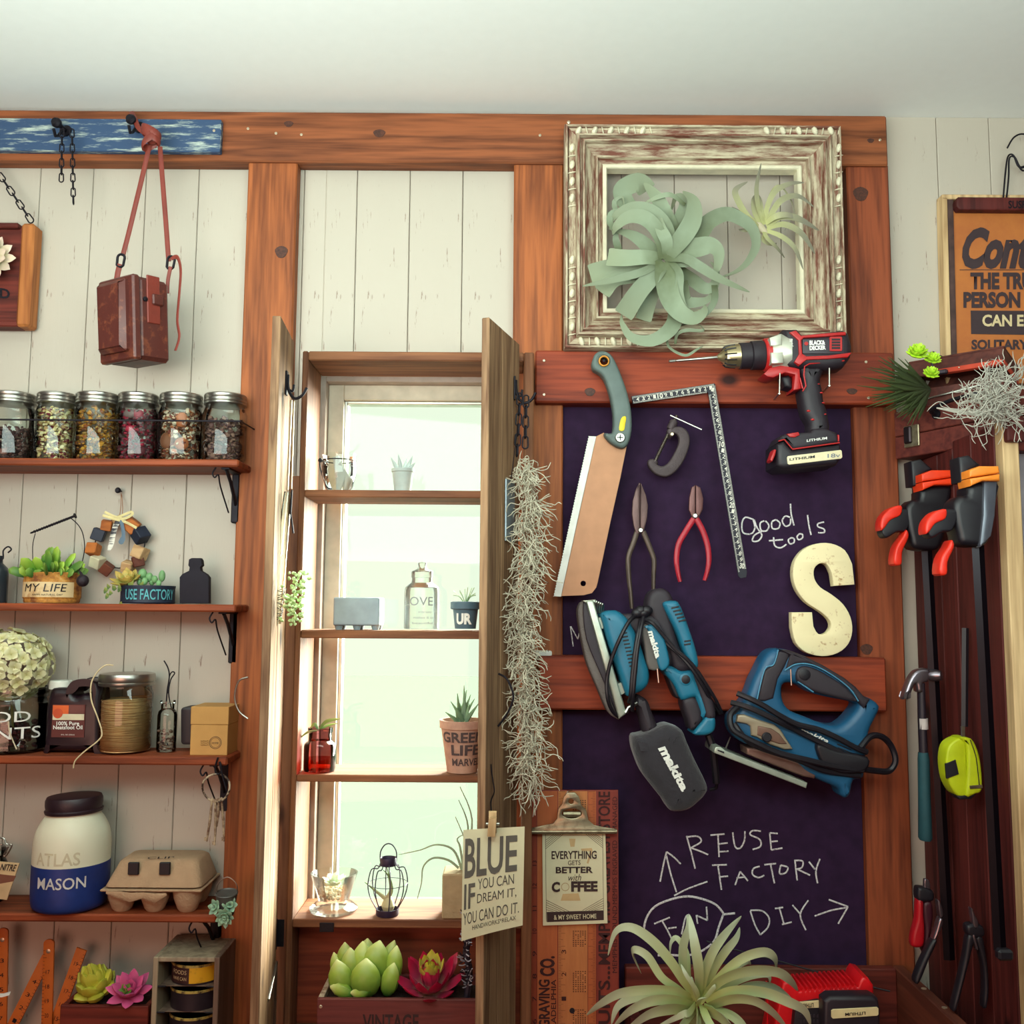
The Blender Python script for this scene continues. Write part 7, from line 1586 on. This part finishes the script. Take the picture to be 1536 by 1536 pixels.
# ---- big foreground air plant
bz_ = thing('spidery_air_plant', at(1049, 1502, 1.33), 'large pale green spidery air plant in front of the lower chalkboard', 'air plant')
X3 = [
 ([(500, 420), (430, 330), (370, 240), (290, 150), (200, 92), (130, 110), (95, 215)], 8.5, (0, -.02, .0), 0), ([(480, 420), (400, 360), (330, 310), (270, 220), (215, 190), (208, 220), (242, 296)], 7, (0, -.01, .02), 0),
 ([(470, 400), (430, 300), (425, 180), (450, 90), (445, 35)], 8, (.01, .0, .02), 0), ([(495, 400), (495, 280), (475, 150), (455, 35)], 9, (0, -.03, -.01), 0), ([(455, 380), (450, 280), (440, 200), (400, 140), (375, 160), (370, 215)], 5, (.02, .03, .04), 0),
 ([(505, 390), (520, 290), (560, 190), (620, 110), (685, 42)], 9, (0, -.02, .01), 0), ([(520, 390), (560, 280), (610, 200), (660, 140), (678, 92)], 8, (.01, .0, .02), 0),
 ([(520, 410), (580, 320), (680, 230), (780, 198), (830, 225), (840, 275)], 9, (0, -.02, .01), 0), ([(520, 400), (600, 300), (700, 245), (728, 255)], 6, (.02, .02, .04), 0),
 ([(515, 400), (600, 320), (720, 280), (840, 285), (900, 325), (935, 372)], 10, (0, -.03, .0), 0), ([(540, 400), (620, 350), (720, 305), (800, 300), (812, 340)], 7, (.01, .02, .03), 0),
 ([(470, 415), (400, 375), (280, 365), (150, 380), (60, 430), (0, 480)], 9, (0, -.03, .0), 0), ([(450, 420), (330, 400), (220, 400), (140, 440), (110, 520)], 8, (.01, .02, .03), 0), ([(470, 440), (380, 410), (280, 415), (190, 460), (120, 530)], 9.5, (0, -.04, -.02), 0),
 ([(530, 420), (640, 370), (780, 375), (900, 420), (965, 460), (992, 525)], 10, (0, -.03, -.01), 0), ([(550, 420), (640, 385), (730, 350), (830, 358), (912, 412)], 8, (.01, .0, .02), 0), ([(540, 440), (640, 405), (740, 410), (820, 460), (890, 540)], 10, (0, -.045, -.03), 0),
 ([(460, 460), (370, 450), (270, 475), (160, 560)], 10, (0, -.05, -.04), 0), ([(485, 450), (440, 500), (400, 560), (380, 640)], 8, (0, -.04, -.05), 0), ([(490, 450), (492, 520), (480, 620)], 9, (-.005, -.05, -.06), 0),
 ([(520, 450), (590, 480), (640, 530), (680, 620)], 12, (0, -.05, -.05), 0), ([(510, 440), (530, 500), (560, 560), (570, 640)], 9, (-.005, -.045, -.06), 0), ([(480, 430), (450, 470), (420, 480), (300, 540)], 6, (-.005, -.03, -.02), 0),
 ([(500, 430), (485, 370), (440, 300), (418, 255)], 4, (-.01, -.03, -.02), 0), ([(505, 430), (560, 360), (570, 350)], 4, (-.01, -.02, -.02), 0), ([(520, 440), (640, 480), (700, 540), (730, 620)], 8, (0, -.02, -.02), 0),
 ([(500, 430), (470, 350), (465, 310)], 4, (-.01, -.02, -.02), 0), ([(490, 440), (500, 410), (530, 405)], 4, (-.012, -.03, -.03), 0),
]
M_sp = leafmat('pale_spider_leaf', 'B4BC70', 'B8C0A0', (0, .75), .55, .1)
ribbons(bz_, X3, 880, 1360, .3385, 1.33, M_sp, .0012, .35)
MB().lathe([(.006, 0), (.014, .02), (.016, .035), (.008, .05)], at(1049, 1540, 1.33)-V(0, 0, .03), n=16).obj('base', leafmat('plant_base', '8A8A58', 'A8A870'), bz_)
pt_ = thing('flower_pot', (at(1049, 1600, 1.33).x, 1.33, at(1049, 1640, 1.33).z-.05), 'dark pot below the picture edge holding the spidery air plant', 'plant pot')
z_ = at(1049, 1560, 1.33).z
MB().lathe([(.001, -.12), (.03, -.12), (.04, -.01), (.042, 0), (.036, 0), (.035, -.01), (.001, -.01)], V(at(1049, 1600, 1.33).x, 1.33, z_), n=28, cap=False).obj('pot', M_iron, pt_)
# ---- cabinet with tools on its side
PXn = at(1504, 900, 1.36).x; PXf = at(1374, 900, 1.64).x; PX = (PXn+PXf)/2
ZT = at(1503, 637, 1.36).z; ZT2 = at(1342, 687, 1.60).z-.002
tc = thing('tool_cabinet', (PX+.15, 1.5, 0), 'dark red-brown board cabinet at the right with tools hung on its side', 'cabinet')
edges = [1.36, 1.43, 1.49]; 
for i in range(2): MB().box(PX, PX+.018, edges[i]+.0006, edges[i+1]-.0006, 0, ZT-.001*i, .0015).obj('side_plank', M_dark, tc)
e2 = [1.49, 1.545, 1.60, 1.648]
for i in range(3): MB().box(PX, PX+.018, e2[i]+.0006, e2[i+1]-.0006, 0, ZT2-.0005, .0015).obj('side_plank', M_dark, tc)
MB().box(PX+.001, PX+.024, 1.338, 1.36, 0, ZT+.001, .0015).obj('front_stile', M_pale, tc, label='pale unstained front edge board')
MB().box(PX+.002, PX+.03, 1.325, 1.338, ZT-.03, ZT+.004, .002).obj('end_cap', M_dark, tc)
MB().box(PX+.024, PX+.45, 1.36, 1.64, ZT2-.025, ZT2-.004, .0015).obj('top_board', M_darkx, tc)
MB().box(PX+.44, PX+.458, 1.36, 1.64, 0, ZT2-.025, .0015).obj('side_board', M_dark, tc)
MB().box(PX+.024, PX+.44, 1.385, 1.395, 0, ZT2-.025, .001).obj('front_panel', plain('grey_panel', '8A8288', .8), tc)
# toolbox
def obox(P0, ang, L, D, z0, z1): return Matrix.Translation((P0[0], P0[1], 0)) @ Matrix.Rotation(ang, 4, 'Z'), L, D, z0, z1
A = at(1342, 660, 1.60); B = at(1428, 660, 1.50); ang = math.atan2(B.y-A.y, B.x-A.x)
TM = Matrix.Translation((A.x, A.y, 0)) @ Matrix.Rotation(ang, 4, 'Z')
zb_, zs_, zt_ = ZT2, at(1342, 656, 1.60).z, at(1342, 619, 1.60).z
tbx = thing('wooden_toolbox', (A.x+.05, 1.55, zb_), 'closed dark wooden toolbox with metal latch on top of the tool cabinet', 'toolbox')
MB().box(0, .22, 0, .055, zb_, zs_-.0006, .0015, TM).obj('base', M_dark if False else wood('toolbox_wood', '6A3028', '42181A', 'X', knots=False), tbx)
MB().box(0, .22, 0, .055, zs_+.0006, zt_, .0015, TM).obj('lid', wood('toolbox_lid_wood', '6E342A', '42181A', 'X', knots=False), tbx)
m = MB(); m.box(.022, .052, -.004, 0, zs_-.022, zs_+.014, .001, TM); m.obj('latch_plate', M_cl, tbx); m = MB(); m.box(.026, .040, -.010, -.003, zs_-.016, zs_+.012, .002, TM); m.obj('latch', plain('blackened_latch', '3A3034', .4, .8), tbx)
m = MB(); m.tube(cr([TM @ V(.085, -.001, zt_-.018), TM @ V(.088, -.016, zt_-.014), TM @ V(.12, -.022, zt_-.008), TM @ V(.17, -.020, zt_-.004), TM @ V(.20, -.001, zt_-.004)], 5, False), .0032); m.lathe([(.008, 0), (.008, .002)], TM @ V(.085, 0, zt_-.018), TM.to_3x3() @ V(0, -1, 0), 14); m.obj('handle', M_iron, tbx)
# open case on top
A2 = at(1358, 533, 1.60); B2 = at(1502, 509, 1.495); ang2 = math.atan2(B2.y-A2.y, B2.x-A2.x); L2_ = sqrt((B2.x-A2.x)**2+(B2.y-A2.y)**2)
OM = Matrix.Translation((A2.x, A2.y, 0)) @ Matrix.Rotation(ang2, 4, 'Z')
zc0, zc1 = zt_+.001, at(1370, 585, 1.59).z
oc = thing('open_wooden_case', (A2.x+.05, 1.58, zc0), 'open dark brown wooden case with orange red lining, stuffed with plants', 'case')
M_cw = wood('case_wood', '5E3028', '3A1A18', 'X', knots=False); M_lin = plain('orange_red_lining', 'B83C24', .7)
D2 = .075
for (a0, a1, b0, b1) in ((0, L2_, 0, .006), (0, L2_, D2-.006, D2), (0, .006, .006, D2-.006), (L2_-.006, L2_, .006, D2-.006)): MB().box(a0, a1, b0, b1, zc0, zc1, .001, OM).obj('side_wall', M_cw, oc)
MB().box(.006, L2_-.006, .006, D2-.006, zc0, zc0+.004, 0, OM).obj('bottom', M_cw, oc)
zl0, zl1 = at(1358, 560, 1.60).z, at(1358, 533, 1.60).z
LM2 = OM @ Matrix.Translation((0, D2, zc1)) @ Matrix.Rotation(radians(-16), 4, 'X') @ Matrix.Translation((0, -D2, -zc1))
for (a0, a1, b0, b1) in ((0, L2_, 0, .005), (0, .005, .005, D2-.005), (L2_-.005, L2_, .005, D2-.005), (0, L2_, D2-.005, D2)): MB().box(a0, a1, b0, b1, zc1+.002, zc1+.030, .001, LM2).obj('lid_wall', M_cw, oc)
MB().box(0, L2_, 0, D2, zc1+.030, zc1+.034, .001, LM2).obj('lid_top', M_cw, oc)
MB().box(.03, L2_-.002, -.0012, .006, zc1+.001, zc1+.0095, .0005, LM2).obj('lining_strip', M_lin, oc); MB().box(L2_-.001, L2_+.0012, .002, D2, zc1+.001, zc1+.0095, .0005, LM2).obj('lining_strip', M_lin, oc)
for a0 in (.085, .125): MB().ball(LM2 @ V(a0, -.002, zc1+.006), .0015, n=8, m=5).obj('tack', M_screw, oc)
m = MB(); m.tube(cr([OM @ V(.05, -.012, zc1+.028), OM @ V(.048, -.014, zc1+.040), OM @ V(.054, -.014, zc1+.048), OM @ V(.064, -.014, zc1+.046)], 4, False), .0016); m.ball(OM @ V(.050, -.014, zc1+.052), .005, n=10, m=7); m.box(.045, .072, -.016, -.008, zc1+.016, zc1+.024, .002, OM); m.obj('metal_clasp', plain('dull_clasp', '4A4048', .4, .8), oc)
MB().tube([OM @ V(.03, -.008, zc1-.020), OM @ V(.12, -.010, zc1-.010)], .0018).obj('metal_rod', M_steel, oc)
# spiky dark green plant + rosettes + grey tillandsia
M_dg = leafmat('dark_needle_leaf', '242A12', '364418', (0, 1), .7, .05)
sp = thing('spiky_dark_plant', at(1385, 590, 1.53), 'dark green spiky plant spreading left from the open wooden case', 'plant')
random.seed(21)
for i in range(64):
    a = radians(random.uniform(118, 262)); l = random.uniform(60, 112)*(1 if a < 3.6 else .8); c0 = (1395, 584); p1 = (c0[0]+l*.5*cos(a), c0[1]-l*.5*sin(a)*.62+random.uniform(-4, 4)); p2 = (c0[0]+l*cos(a), c0[1]-l*sin(a)*.62+random.uniform(-3, 8)); dy = random.uniform(-.045, .012)
    MB().loft([at(c0[0], c0[1], 1.53), at(*p1, 1.53+dy*.7), at(*p2, 1.53+dy)], [.0022, .0026, .0003], .0007, (0, -1, 0), 6).obj('leaf', M_dg, sp)
M_lg = leafmat('lime_leaf', '5A8A1C', 'B4DC30', (0, .8), .5)
ls = thing('lime_sedum', at(1390, 575, 1.51), 'three bright lime green sedum heads in the open wooden case', 'succulent')
for x, y, k in ((1375, 532, 1.3), (1398, 541, 1.0), (1396, 562, 1.0)):
    q = at(x, y, 1.505)
    rosette(ls, q, (0, -.7, .7), [(8, .0145*k, .0046*k, 0), (8, .0150*k, .0046*k, 28), (7, .0145*k, .0044*k, 52), (5, .0130*k, .004*k, 75)], M_lg, curl=.5, seg=5, n=6, pw=1.1, fat=.4)
M_tm = plain('grey_tillandsia', 'B0ACA0', .9)
def mb3(rn):
    k = rn.random()
    if k < .45: x, y = rn.gauss(1488, 12), rn.gauss(604, 12)
    elif k < .65: x, y = rn.gauss(1502, 14), rn.gauss(572, 10)
    elif k < .85: x, y = rn.gauss(1512, 20), rn.gauss(620, 7)
    else: x, y = rn.uniform(1425, 1480), rn.uniform(613, 625)
    return at(x, y, 1.32+rn.uniform(-.02, .03))
moss('grey_tillandsia', 'tangled pale grey tillandsia lying on the tool cabinet corner', mb3, 250, .068, .00062, M_tm, 'air plant', 8, -.1)
MB().loft(pxline([(1405, 612), (1440, 618), (1500, 625)], 1.33), [.001, .003, .004], .0012, (0, -1, 0), 6).obj('stem', M_tm, label='pale flattened stem of the grey tillandsia', cat='plant')
# ---- bar clamps
def kz(p): return (1280+p[0]*.2994, 600+p[1]*.2995)
def clampobj(off, Y, label, padmat, silver, barx, barbot, trig):
    ox, oy = off
    t = thing('bar_clamp', at(barx[1], barbot, Y), label, 'clamp', 'bar clamps on the cabinet side')
    K = lambda pts: [kz((p[0]+ox, p[1]+oy)) for p in pts]
    MB().pprism([K([(290, 305), (340, 295), (400, 345), (345, 372), (345, 430), (300, 430)])], Y+.012, Y+.045, .004, 3, .004).obj('fixed_jaw', M_black, t)
    MB().pprism([K([(343, 370), (395, 350), (490, 350), (497, 385), (345, 408)])], Y-.012, Y+.028, .003, 3, .003).obj('jaw_pad', padmat, t)
    MB().pprism([K([(345, 412), (497, 389), (497, 425), (410, 425), (352, 450)])], Y-.012, Y+.028, .003, 3, .003).obj('jaw_pad', padmat, t)
    MB().pprism([cr(K([(350, 440), (490, 430), (485, 520), (470, 640), (440, 730), (400, 752), (310, 742), (290, 690), (275, 620), (268, 540), (300, 500), (335, 495)]), 3)], Y, Y+.040, .008, 4, .006).obj('body', plain('clamp_black_body', '140E16', .45), t)
    if silver: MB().pprism([K([(415, 425), (482, 425), (470, 600), (452, 700), (400, 755), (395, 740), (412, 600)])], Y-.004, Y+.01, .002, 2).obj('shiny_side', plain('shiny_grey_side', '5A5C66', .25, .4), t)
    MB().pprism([cr(K(trig[0]), 3)], Y+.002, Y+.026, .003, 3, .003).obj('handle', M_black, t)
    for pts in trig[1:]: MB().pprism([cr(K(pts), 3)], Y-.002, Y+.024, .003, 3, .002).obj('trigger_grip', plain('orange_red_grip', 'E03418', .45) if 'M_og' not in globals() else M_og, t)
    a, b = at(barx[0], kz((0, 740+oy))[1], Y+.018), at(barx[1], barbot, Y+.018)
    m = MB(); m.loft([a+V(0, 0, .05), b], .0085, .0030, (0, -1, 0), 4); m.obj('bar', plain('black_steel_bar', '141018', .3, .6), t)
    return t
M_og = plain('orange_red_grip', 'E02C18', .4)
TR = [[(300, 560), (240, 545), (190, 560), (150, 610), (145, 665), (170, 690), (220, 660), (270, 650)], [(243, 528), (190, 540), (150, 580), (138, 620), (142, 652), (160, 640), (190, 600), (240, 575)], [(268, 650), (248, 685), (215, 740), (206, 820), (244, 822), (248, 760), (275, 700), (280, 670)]]
clampobj((0, 0), 1.495, 'black bar clamp with red orange pads, nearer the chalkboard', plain('pad_orange_red', 'EC3C14', .4), False, (1389, 1424), 1440, TR)
TR2 = [[(x-10, y+20) for x, y in TR[0]], [(x-15, y+38) for x, y in TR[1]], [(x-12, y+70) for x, y in TR[2]]]
clampobj((240, -20), 1.305, 'black bar clamp with yellow orange pads and shiny side, at the cabinet edge', plain('pad_yellow_orange', 'F0882C', .4), True, (1466, 1500), 1425, TR2)
q = at(1503, 1428, 1.31); m = MB(); m.box(q.x-.004, q.x+.016, q.y, q.y+.014, q.z-.012, q.z+.002, .003); m.obj('bar_stop', M_black, label='small black plastic stop at the foot of the longer bar clamp', cat='clamp stop')
bs = at(1448, 940, 1.42); MB().loft([at(1448, 942, 1.45), at(1447, 1090, 1.45)], .0052, .0025, (0, -1, 0), 4).obj('thin_bar', M_black, label='thin black steel bar hanging behind the yellow tape measure', cat='bar')
# ---- hammer
def hz(p): return (1300+p[0]*.349, 1000+p[1]*.349)
HY = 1.50
hm = thing('claw_hammer', at(*hz((245, 745)), HY), 'claw hammer with green rubber grip hanging on the cabinet side', 'hammer')
M_hs = plain('hammer_steel', '8A8088', .3, .9)
MB().pprism([cr([hz(p) for p in [(160, 138), (172, 95), (190, 50), (215, 18), (250, 8), (272, 14), (272, 50), (262, 66), (244, 72), (244, 108), (222, 108), (215, 74), (202, 92), (192, 120), (186, 136), (178, 140), (180, 110), (170, 138)]], 3)], HY, HY+.020, .004, 3, .004).obj('head', M_hs, hm)
a = at(*hz((262, 38)), HY+.01); MB().lathe([(.006, 0), (.0085, .004), (.009, .014), (.0075, .018), (.0078, .020), (.006, .021)], a, (.8, -.6, .05), 20).obj('striking_face', M_hs, hm)
MB().loft([at(*hz((233, 70)), HY+.01), at(*hz((238, 230)), HY+.01), at(*hz((244, 372)), HY+.01)], [.0055, .0062, .0065], .0075, (0, -1, 0), 14).obj('shaft', plain('dark_shaft', '221822', .5), hm)
MB().loft([at(*hz((241, 222)), HY+.01), at(*hz((243, 268)), HY+.01)], .0073, .0085, (0, -1, 0), 14).obj('white_band', plain('white_band', 'C0B4B0', .6), hm)
MB().loft([at(*hz((243, 368)), HY+.01), at(*hz((245, 400)), HY+.01), at(*hz((248, 560)), HY+.01), at(*hz((252, 735)), HY+.01), at(*hz((252, 746)), HY+.01)], [.0072, .0085, .0088, .0100, .008], [.0085, .010, .0105, .012, .010], (0, -1, 0), 16).obj('rubber_grip', plain('green_rubber', '1C4850', .7), hm)
# ---- tape measure
ty = 1.40
tm_ = thing('tape_measure', at(*hz((420, 560)), ty), 'fluorescent yellow tape measure hanging on the cabinet side', 'tape measure')
M_ty = plain('fluo_yellow', 'B8C410', .5)
MB().pprism([cr([hz(p) for p in [(342, 400), (352, 345), (378, 318), (410, 308), (428, 330), (432, 440), (436, 530), (425, 556), (392, 555), (365, 520), (348, 470)]], 3)], ty, ty+.03, .003, 3, .003).obj('left_shell', M_ty, tm_)
MB().pprism([cr([hz(p) for p in [(404, 308), (452, 310), (480, 360), (495, 430), (500, 510), (492, 540), (470, 548), (430, 556), (436, 440), (430, 340)]], 3)], ty-.004, ty+.03, .004, 3, .003).obj('right_shell', M_ty, tm_)
MB().tube(cr([at(*hz(p), ty-.005) for p in [(445, 315), (468, 380), (478, 450), (485, 520)]], 4, False), .0006).obj('seam', M_black, tm_)
MB().pprism([[hz(p) for p in [(340, 418), (383, 400), (397, 462), (345, 482)]]], ty-.002, ty+.002, .0005, 1).obj('black_label', M_black, tm_)
MB().pprism([[hz(p) for p in [(444, 512), (498, 508), (500, 522), (446, 526)]]], ty-.006, ty, .0005, 1).obj('hook_end', M_steel, tm_)
MB().pprism([[hz(p) for p in [(385, 555), (470, 550), (450, 570), (400, 572)]]], ty, ty+.02, .002, 2).obj('rubber_foot', M_black, tm_)
MB().pprism([[hz(p) for p in [(407, 256), (424, 256), (424, 300), (408, 300)]]], ty+.005, ty+.008, .0005, 1).obj('belt_clip', M_steel, tm_)
# ---- lower dark tools
def lz(p): return (1320+p[0]*.16667, 1280+p[1]*.16667)
LY = 1.50
def lower(name, label, cat, parts):
    t = thing(name, at(*lz(parts[0][1][0]), LY), label, cat)
    for nm, pts, y0, y1, b, mt in parts: MB().pprism([cr([lz(p) for p in pts], 3)], y0, y1, b, 3, b).obj(nm, mt, t)
    return t
M_rdh = plain('deep_red_handle', 'A80C18', .4)
lower('red_handled_snips', 'snips with a bright red handle hanging at the lower right behind the clamp bar', 'snips', [('pivot_block', [(345, 330), (380, 310), (480, 340), (490, 420), (440, 440), (350, 430)], LY, LY+.02, .004, M_black),
   ('tip', [(400, 240), (425, 235), (450, 260), (455, 340), (405, 340)], LY+.005, LY+.012, .002, M_hs),
   ('red_handle', [(345, 425), (395, 430), (400, 560), (410, 700), (395, 840), (300, 845), (298, 740), (335, 600)], LY, LY+.018, .005, M_rdh), ('dark_handle', [(400, 450), (470, 440), (485, 560), (470, 700), (430, 900), (400, 900), (410, 700), (395, 560)], LY+.002, LY+.02, .005, plain('dark_wine_handle', '3A0E1C', .5))])
lower('dark_pliers', 'dark pliers with steel shoulders hanging at a slant at the lower right', 'pliers', [('tip', [(525, 430), (545, 440), (565, 500), (570, 560), (545, 580), (530, 500)], LY-.02, LY-.008, .002, M_hs),
   ('shoulder', [(540, 590), (570, 600), (565, 660), (520, 760), (490, 800), (480, 780), (510, 690)], LY-.022, LY-.008, .003, M_hs), ('grip', [(480, 785), (520, 800), (440, 980), (360, 1170), (320, 1165), (340, 1080), (410, 920)], LY-.024, LY-.006, .004, M_black)])
LY = 1.42
lower('black_pliers', 'black handled pliers hanging open at the lower right corner', 'pliers', [('jaw', [(825, 500), (840, 510), (860, 560), (890, 620), (880, 690), (850, 690), (835, 600)], LY, LY+.012, .002, M_hs), ('joint', [(790, 660), (850, 640), (930, 660), (950, 740), (880, 770), (800, 740)], LY, LY+.018, .004, M_black),
   ('shoulder', [(835, 745), (860, 745), (888, 860), (870, 862)], LY-.001, LY+.01, .002, M_hs), ('grip', [(870, 770), (930, 760), (960, 900), (985, 1100), (985, 1300), (960, 1400), (935, 1380), (945, 1200), (930, 1000)], LY, LY+.016, .004, M_black), ('grip', [(800, 740), (860, 760), (830, 900), (780, 1100), (700, 1400), (660, 1400), (720, 1150), (770, 920)], LY, LY+.016, .004, M_black)])
# ---- sign at right
SYg = 1.632
sg = thing('wooden_sign', at(1500, 545, SYg), 'orange brown lettered wooden sign with hanger clamp at the right picture edge', 'sign')
M_so = worn('sign_orange', 'A85C2C', 'C07434', 'O', .5, .2, 3, .6); M_sd = plain('sign_dark_print', '38282C', .7); M_se = worn('sign_edge', '4A3A34', 'C8A880', 'Z', .4, .08, 8, .7)
MB().pprism([[(1429, 304), (1640, 304), (1640, 575), (1436, 575)]], SYg, SYg+.008, .0005, 1).obj('face', M_so, sg)
MB().pprism([[(1413, 296), (1421, 296), (1428, 575), (1420, 575)]], SYg-.006, YW-.002, .001, 2).obj('side_rail', M_pale, sg); MB().pprism([[(1421, 298), (1430, 298), (1437, 575), (1428, 575)]], SYg-.003, YW-.002, .001, 2).obj('inner_rail', plain('dark_print_edge', '4A3430', .8, var=.4), sg)
MB().pbox(1413, 292, 1640, 299, SYg-.006, YW-.002, .001).obj('top_rail', M_pale, sg)
m = MB(); m.prism([[(at(1435, 304, SYg-.018).x+a_, at(1435, 304, SYg-.018).z+b_) for a_, b_ in [(0, .004), (.004, .011), (.25, .011), (.25, -.012), (.005, -.012), (0, -.006)]]], SYg-.018, SYg-.002, .003, 3); m.obj('clamp_bar', M_dark, sg)
def gz(p): return (1260+p[0]*.3255, 180+p[1]*.3255)
def g4(x0, y0, x1, y1, sl=0, Y=SYg-.0006): return quad(gz((x0, y0)), gz((x1, y0+sl)), gz((x0, y1)), gz((x1, y1+sl)), Y)
text('SUSPEN', g4(775, 372, 905, 408, Y=SYg-.0186), M_iron, sg, bold=.02)
text('Conti', g4(562, 495, 925, 688), M_sd, sg, bold=.05, shear=.35)
MB().pprism([[gz((552, 689)), gz((1000, 689)), gz((1000, 692)), gz((552, 692))]], SYg-.0006, SYg).obj('rule', M_sd, sg)
text('THE TRUE', g4(600, 703, 925, 782), M_sd, sg, bold=.05); text('PERSON IS', g4(568, 792, 905, 867), M_sd, sg, bold=.05)
MB().pprism([[gz((603, 878)), gz((1000, 880)), gz((1000, 992)), gz((605, 986))]], SYg-.0008, SYg).obj('dark_band', M_sd, sg)
text('CAN ENJOY', g4(655, 897, 1010, 968, Y=SYg-.0012), plain('cream_sign_letters', 'D0BC90', .7), sg, bold=.03); text('SOLITARY (', g4(605, 1012, 900, 1072), M_sd, sg, bold=.04)
hg = thing('wire_hanger', at(1520, 293, 1.60), 'twisted black wire hanger hook above the orange sign', 'hanger')
for p in ([(1505, 296), (1508, 260), (1512, 235), (1520, 233), (1528, 250), (1540, 248)], [(1510, 296), (1513, 265), (1514, 238), (1522, 236), (1532, 252), (1548, 240)], [(1511, 222), (1520, 207), (1532, 201), (1548, 204)], [(1524, 242), (1534, 256), (1545, 250)]):
    MB().tube(cr(pxline(p, 1.622), 5, False), .0015).obj('wire', M_iron, hg)
